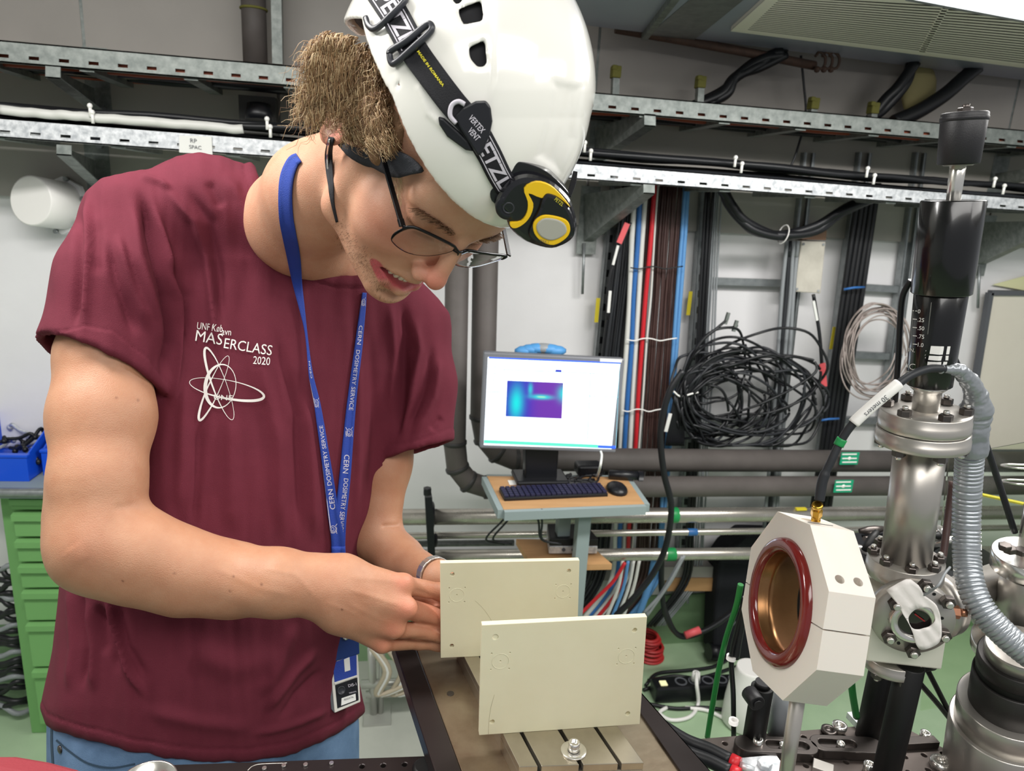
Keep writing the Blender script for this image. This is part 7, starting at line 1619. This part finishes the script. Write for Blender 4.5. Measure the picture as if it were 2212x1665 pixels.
# glasses
gl_ = thing('glasses', 'black wire rimmed glasses low on the nose', 'glasses', Hw((104, 0, 22)))
gn = nrm(HR[:, 0] * 1.0 + HR[:, 2] * .10); gc0 = Hw((103.5, 0, 27))
def gp(x, y, wrap=True):
    r = wray(x, y); p = CAMP + r * (((gc0 - CAMP) @ gn) / (r @ gn)); l = wH(p); bend = -.0016 * l[1] ** 2 if wrap else 0   # slight face wrap
    n2 = gc0 + HR[:, 0] * bend / 1000; return CAMP + r * (((n2 - CAMP) @ gn) / (r @ gn))
C2 = lambda x, y: (700 + x / 3.964, 280 + y / 3.964)
near = [C2(*p) for p in ((680, 845), (730, 833), (790, 842), (900, 890), (1020, 948), (1118, 1002), (1108, 1028), (1060, 1050), (980, 1068), (880, 1078), (780, 1068), (700, 1045), (640, 1010), (600, 975), (578, 940), (592, 900), (632, 868))]
farl = [C2(*p) for p in ((1185, 1045), (1240, 1034), (1340, 1052), (1450, 1068), (1560, 1082), (1510, 1110), (1410, 1142), (1310, 1168), (1225, 1176), (1150, 1165), (1105, 1140), (1088, 1112), (1125, 1075))]
for poly, nt_ in ((near, 6), (farl, 5)):
    pts = [gp(x, y) for (x, y) in poly]; cur = cr(pts, 5, True); n_ = len(cur); rads = [.0014 if i < nt_ * 5 else .0006 for i in range(n_)]
    b = MB(); b.tube(cur + [cur[0]], .0005, 8, rads=rads + [rads[0]]); obj('rim', b, 'frame_black', gl_)
    ctr = sum(cur) / n_; b = MB(); rings = [[ctr + (p - ctr) * s_ + gn * .0022 * (1 - s_ ** 2) for p in cur] for s_ in (.999, .8, .55, .3)]
    VS = [p for r_ in rings for p in r_] + [ctr + gn * .0022]; FS = [(j * n_ + i, j * n_ + (i + 1) % n_, (j + 1) * n_ + (i + 1) % n_, (j + 1) * n_ + i) for j in range(3) for i in range(n_)] + [(3 * n_ + i, 3 * n_ + (i + 1) % n_, 4 * n_) for i in range(n_)]
    b.add(VS, FS, True); obj('lens', b, 'lens_glass', gl_, solid=.0014)
b = MB(); b.tube(cr([gp(*C2(1118, 1002)), gp(*C2(1150, 1030)) + gn * .002, gp(*C2(1190, 1042))], 5), .0012, 8); b.tube(cr([gp(*C2(1105, 1030)), gp(*C2(1145, 1050)) + gn * .0015, gp(*C2(1125, 1080))], 5), .0009, 8); obj('bridge', b, 'frame_black', gl_)
hn, hf = gp(*C2(672, 830)), gp(*C2(1582, 1078)); e1, e2 = Hw(invH(838, 373, -76)), Hw(invH(1083, 486, 74))
tn = Hw(invH(*C2(545, 385), -74))
b = MB(); b.bar(gp(*C2(700, 838)), hn, .002, .0025); b.bar(hn, hn + (tn - hn) * .15, .0026, .0058, HR[:, 1]); obj('hinge', b, 'frame_black', gl_, bevel=.0004)
b = MB(); b.bar(hn, hn + (tn - hn) * 1.45, .0014, .0054, HR[:, 1]); obj('temple_arm', b, 'frame_black', gl_, bevel=.0003)
tf = Hw(invH(*C2(1530, 815), 72)); b = MB(); b.bar(hf, hf + (tf - hf) * 1.3, .0016, .0048, HR[:, 1]); obj('temple_arm', b, 'frame_black', gl_, bevel=.0003)
# hair: a soft base volume plus several thousand curling strands
hb = Vol(np.array([-150, -110, -70]), np.array([60, 110, 110]), 3.0)
hb.ell((-38, 0, 36), (70, 80, 50), 8); hb.ell((-18, -48, 36), (46, 34, 34), 12); hb.ell((-18, 48, 36), (46, 34, 34), 12); hb.ell((12, -68, 36), (26, 9, 26), 10)
hb.ell((-25, -88, -10), (22, 26, 32), 6, 's')
V, Q = hb.surf(); V = relax(V, Q, 1); nn = vnorm(V, Q); V += nn * np.array([mnoise.noise(Vector(p / 13)) * 5 for p in V])[:, None]
hairb = vmesh('hair', HT + (V / 1000) @ HR.T, Q, 'hair_base', man); WB = HT + (V / 1000) @ HR.T; bvHB = BVHTree.FromPolygons([tuple(p) for p in WB], [tuple(q) for q in Q.tolist()])
HP = [(712, 66), (770, 78), (818, 110), (838, 150), (848, 210), (852, 262), (864, 296), (868, 306), (840, 304), (800, 296), (755, 286), (728, 276), (700, 262), (684, 240), (676, 205), (682, 160), (692, 115), (700, 85)]
hx0, hy0 = np.array(HP).min(0); hx1, hy1 = np.array(HP).max(0)
sets = {'hair': MB(), 'hair_light': MB(), 'brow_hair': MB()}; cnt = 0
while cnt < 3600:
    x, y = random.uniform(hx0, hx1), random.uniform(hy0, hy1); dd_ = float(polyd(np.array([x]), np.array([y]), HP)[0])
    if dd_ > 0: continue
    ear = ((x - 732) / 28) ** 2 + ((y - 258) / 44) ** 2
    if ear < 1 and random.random() < .93: continue
    p, n = multi([bvHB, bvH], x, y, .66); p = p - n * .002
    # flow: away from the crown, down and left in the picture, waving; wisps at the outline
    fl_x, fl_y = -(.55 + .5 * (1 - (x - 650) / 220)), .25 + .9 * (y - 60) / 270; t = RC @ nrm([fl_x, -fl_y, random.uniform(-.2, .2)]); t = nrm(t - n * (t @ n) * .8 + n * random.uniform(.05, .45))
    wild = 1.0 if dd_ > -14 else .5; L_ = random.uniform(.010, .026) * (1.15 if wild > .9 else 1) * (1 - .55 * max(0, min(1, (y - 215) / 60)));
    if dd_ > -16 and x < 720 and random.random() < .1: L_ = random.uniform(.026, .042)
    cuv = random.uniform(.0012, .0042); fq = random.uniform(1.2, 3.2); ph = random.uniform(0, 6.28); bx = nrm(np.cross(t, n)); pts = []; rd = []
    nseg = 11
    for i in range(nseg):
        s_ = i / (nseg - 1); q_ = p + t * L_ * s_ + n * (.006 * math.sin(s_ * 2.6) * wild) + (bx * math.cos(ph + fq * 6.28 * s_) + n * math.sin(ph + fq * 6.28 * s_)) * cuv * min(1, s_ * 2.5)
        q_[2] -= .006 * s_ * s_; pts.append(q_); rd.append((.00042 if random.random() < .9 else .0006) * (1 - .75 * s_))
    k = random.random(); sets['hair' if k < .5 else ('hair_light' if k < .86 else 'brow_hair')].tube(pts, .0003, 3, caps=False, rads=rd); cnt += 1
for k, bq in sets.items(): tag(obj('hair_strands', bq, k, man), kind='stuff')
b = MB()   # fine pale sideburn and stubble hairs
for i in range(170):
    x, y = random.uniform(838, 880), random.uniform(372, 440); x = 850 + (x - 850) * .6; p, n = multi([bvH], x, y, .62); t = RC @ nrm([random.uniform(-.25, .15), -1, 0]); t = nrm(t - n * (t @ n)); Lh = random.uniform(.003, .008)
    b.tube([p, p + t * Lh * .5 + n * .0008, p + t * Lh + n * .0004], .0001, 3, caps=False, rads=[.00014, .0001, .00004])
tag(obj('sideburn', b, 'hair_light', man), kind='stuff')
b = MB()
for i in range(500):
    a = random.random(); x, y = (730 + 110 * a + random.uniform(-16, 16), 500 + 140 * a + random.uniform(-30, 18)); p, n = multi([bvH], x, y, .62); t = HR @ nrm([.3, 0, -1]) + n * .6; b.tube([p, p + nrm(t) * random.uniform(.0012, .0024)], .0001, 3, caps=False, rads=[.00013, .00005])
tag(obj('stubble', b, 'brow_hair', man), kind='stuff')
# ---- lanyard
ly_ = thing('lanyard', 'blue lanyard with white lettering round the neck', 'lanyard', P(730, 1190, .78))
allb = [bvS, bvH]
Lp = [(645, 340), (632, 350), (620, 380), (616, 420), (618, 470), (625, 510), (635, 560), (643, 616), (652, 665), (661, 718), (668, 780), (673, 817), (684, 866), (693, 919), (702, 980), (712, 1048), (721, 1115), (729, 1160), (731, 1200)]
Lw = [22, 26, 29, 29, 30, 30, 28, 20, 12, 5, 7, 10, 13, 16, 18, 21, 24, 28, 28]
Rp = [(787, 632), (784, 665), (777, 725), (775, 745), (766, 815), (758, 885), (752, 950), (746, 1021), (741, 1070), (736, 1112), (733, 1150), (731, 1200)]
Rw = [9, 12, 16, 17, 18, 20, 22, 24, 25, 26, 27, 28]
_, bvR1, wR, LR = ribbon('right_band', Rp, Rw, allb, 'lanyard_blue', ly_, .0018)
_, bvL1, wL, LL = ribbon('left_band', Lp, Lw, allb, 'lanyard_blue', ly_, .0032)
def pathlen(path, y):    # arclength of a pixel row on a path
    q = np.array(cr([np.array([*p, 0.]) for p in path], 8)); s = np.concatenate([[0], np.cumsum(np.hypot(*np.diff(q[:, :2], axis=0).T))]); return float(np.interp(y, q[:, 1], s))
RL = lambda y: pathlen(Rp, y); LLn = lambda y: pathlen(Lp[4:], y) + pathlen(Lp, 470)
def llen(y): q = np.array(cr([np.array([*p, 0.]) for p in Lp], 8)); s = np.concatenate([[0], np.cumsum(np.hypot(*np.diff(q[:, :2], axis=0).T))]); i = int(np.argmin(np.abs(q[8:, 1] - y))) + 8; return float(s[i])
for s_, y0, y1, h_, bo in (('CERN', 703, 744, .5, 0), ('DOSIMETRY SERVICE', 756, 886, .46, 0), ('CERN', 982, 1022, .5, 0), ('DOSIMETRY SERVICE', 1033, 1150, .42, 0)):
    letters('lettering', s_, RL(y0), RL(y1), 0 if y0 < 1030 else -.12, h_, bvR1, wR, 'strap_white', ly_, flip=-1 if False else 1, bold=bo, off=.0009)
for s_, y0, y1, h_, bo in (('DOSIMETRY SERVICE', 1048, 920, .48, 0), ('CERN', 1096, 1058, .5, 0), ('CERN', 815, 780, .4, 0)):
    letters('lettering', s_, llen(y0), llen(y1), 0, -h_, bvL1, wL, 'strap_white', ly_, flip=1, bold=bo, off=.0009)
def emblem(x, y, r, bv, par, sq_=1.0):
    VL, FL = [], []
    def arc(cx, cy, rx, ry, w_, n_=28, a0=0, a1=2 * math.pi, rot=0):
        st_ = len(VL)
        for i in range(n_ + 1):
            a = a0 + (a1 - a0) * i / n_
            for k in (0, 1):
                X_, Y_ = (rx + k * w_) * math.cos(a), (ry + k * w_) * math.sin(a); VL.append((x + (cx + X_ * math.cos(rot) - Y_ * math.sin(rot)) * sq_, y + cy + X_ * math.sin(rot) + Y_ * math.cos(rot)))
            if i: FL.append((st_ + 2 * i - 2, st_ + 2 * i - 1, st_ + 2 * i + 1, st_ + 2 * i))
    arc(0, 0, r * .62, r * .62, r * .1); arc(0, 0, r * .86, r * .86, r * .1, a0=-.5, a1=3.4); arc(-r * .1, r * .05, r * .3, r * .3, r * .09)
    for (ax_, ay, bx_, by) in ((.55, -.6, 1.0, -1.1), (-.6, -.5, -.95, -1.05), (.8, .3, .95, 1.05), (-.9, .2, -.8, 1.0)):
        st_ = len(VL); dx, dy = (bx_ - ax_) * r, (by - ay) * r; L_ = math.hypot(dx, dy); nx_, ny_ = -dy / L_ * r * .06, dx / L_ * r * .06
        VL.extend([(x + (ax_ * r + nx_) * sq_, y + ay * r + ny_), (x + (ax_ * r - nx_) * sq_, y + ay * r - ny_), (x + (bx_ * r - nx_) * sq_, y + by * r - ny_), (x + (bx_ * r + nx_) * sq_, y + by * r + ny_)]); FL.append((st_, st_ + 1, st_ + 2, st_ + 3))
    return drape('emblem', VL, FL, bv, 'strap_white', par, .001)
emblem(754, 933, 10, bvR1, ly_, .8); emblem(683, 870, 10, bvL1, ly_, .55); emblem(719, 1142, 10, bvL1, ly_, .9); emblem(785, 652, 9, bvR1, ly_, .5)
b = MB(); j0, jn = multi([bvR1, bvL1, bvS], 731, 1190); 
ribbon('joining_stitch', [(731, 1180), (732, 1240), (728, 1310), (735, 1350)], [29, 30, 32, 34], [bvS], 'lanyard_blue', ly_, .004, thick=.003)
# ---- badge holder hanging from it
bd0, bdn = multi([bvS], 745, 1440); bd0 = bd0 + nrm(CAMP - bd0) * .012; bN = nrm(nrm(CAMP - bd0) * .9 + ZV * -.15 + np.array([.25, 0, 0]))
def bp2(x, y, off=0.0): r = wray(x, y); return CAMP + r * (((bd0 + bN * off - CAMP) @ bN) / (r @ bN))
bg = thing('dosimeter_badge', 'dosimeter badge in a pale holder hanging below the hand', 'badge', bp2(745, 1440))
def bpoly(name, poly, m, o1, th, bev=.0006): b = MB(); b.slab([bp2(x, y, o1) for (x, y) in poly], -bN * th); return obj(name, b, m, bg, bevel=bev)
bpoly('blue_sleeve', [(703, 1338), (735, 1330), (775, 1360), (777, 1412), (713, 1432), (706, 1390)], 'badge_blue', .001, .006, .001)
bpoly('holder', [(713, 1430), (773, 1408), (779, 1516), (723, 1540)], 'badge_white', .0, .007, .001); bpoly('holder_side', [(706, 1432), (713, 1430), (723, 1540), (716, 1532)], 'ink_dark', -.001, .007)
bpoly('blue_card', [(719, 1432), (770, 1412), (771, 1458), (723, 1474)], 'lanyard_blue', .0006, .002, .0002); bpoly('black_card', [(724, 1480), (772, 1463), (775, 1512), (729, 1530)], 'clip_black', .0006, .002, .0004)
bpoly('small_label', [(743, 1424), (755, 1419), (757, 1447), (745, 1451)], 'paper', .0009, .0004, 0); bpoly('white_label', [(738, 1508), (768, 1498), (769, 1512), (737, 1524)], 'paper', .0009, .0004, 0); bpoly('divider', [(722, 1474), (771, 1458), (771, 1462), (723, 1479)], 'badge_white', .0012, .002, .0003)
b = MB(); b.lathe(bp2(737, 1491, .0006), bN, [(0, 0.0004), (.0042, .0004), (.0048, .0012), (.0052, .0006)], 24, caps=False); obj('round_window', b, 'buckle_grey', bg)
b = MB(); b.lathe(bp2(747, 1374, .001), bN, [(.0048, 0), (.0048, .0012), (.0035, .002), (.0, .0022)], 24); obj('snap_button', b, 'steel_bright', bg)
for s_, x, y, h_, a, w_ in (('DIS-1', 761, 1479, 6, -14, 18), ('MIRION', 762, 1495, 3, -14, 15)): ptxt_plane('badge_lettering', s_, x, y, h_, a, w_, bd0 + bN * .0007, bN, 'strap_white', bg, .0004)
ptxt_plane('badge_lettering', '400376', 753, 1508, 4, -17, 22, bd0 + bN * .001, bN, 'ink_dark', bg, .0003)
# ---- chest print
par = shirt
for s_, x, y, h_, a, w_, bo in (('UNF', 440, 705, 15, 7, 28, .01), ('Køb', 470, 709, 16, 8, 22, .02), ('avn', 489, 719, 10, 4, 20, 0), ('MAS', 452, 729, 24, 9, 58, .02), ('ERCLASS', 536, 749, 22, 9, 104, .02), ('2020', 565, 779, 17, 5, 36, 0)):
    ptext('chest_lettering', s_, x, y, h_, a, bvS, 'print_white', par, .0015, 0, w_, maxl=5)
def orbit(cx, cy, a_, b_, rot, w0, w1, ph=0, a0=0, a1=2 * math.pi):
    VL, FL = [], []; n_ = 90; R0 = math.radians(rot)
    for i in range(n_ + 1):
        t = a0 + (a1 - a0) * i / n_; w_ = w0 + (w1 - w0) * (.5 + .5 * math.cos(t - ph)) ** 2
        for k in (-.5, .5):
            nx_, ny_ = math.cos(t) / a_, math.sin(t) / b_; ln = math.hypot(nx_, ny_); X_, Y_ = a_ * math.cos(t) + nx_ / ln * w_ * k, b_ * math.sin(t) + ny_ / ln * w_ * k
            VL.append((cx + X_ * math.cos(R0) - Y_ * math.sin(R0), cy + X_ * math.sin(R0) + Y_ * math.cos(R0)))
        if i: FL.append((2 * i - 2, 2 * i - 1, 2 * i + 1, 2 * i))
    return drape('atom_logo', VL, FL, bvS, 'print_white', par, .0015)
k_ = 2.642; X0, Y0 = 380, 620
orbit(X0 + 290 / k_, Y0 + 583 / k_, 217 / k_, 52 / k_, 11, 1.2, 6, .6); orbit(X0 + 247 / k_, Y0 + 552 / k_, 218 / k_, 40 / k_, 70, 1.0, 5.5, 2.6); orbit(X0 + 217 / k_, Y0 + 576 / k_, 200 / k_, 34 / k_, -66, 1.0, 5.5, 3.4)
orbit(X0 + 255 / k_, Y0 + 565 / k_, 86 / k_, 124 / k_, 8, 1.4, 8, 3.0)
ptext('atom_lettering', 'UNF', X0 + 270 / k_, Y0 + 630 / k_, 11, 3, bvS, 'print_white', par, .002, 0, 40, maxl=5)
# ---- bracelet on the far wrist
wc = P(938, 1240, D + .056); wa = nrm(P(945, 1246, D + .055) - P(865, 1205, .94)); br = thing('watch_strap', 'silver link watch strap on the wrist behind the plate', 'watch', wc)
x_, y_, _ = basis(wa); rr_ = R_(33, D + .055) * 1.1
for k in range(22):
    a = 2 * math.pi * k / 22; rad = x_ * math.cos(a) + y_ * math.sin(a); b = MB(); b.box(wc + rad * rr_, .007, .0022, .011, (np.cross(wa, rad), rad, wa)); obj('link', b, 'steel_bright' if k % 2 else 'steel_brushed', br, bevel=.0006)
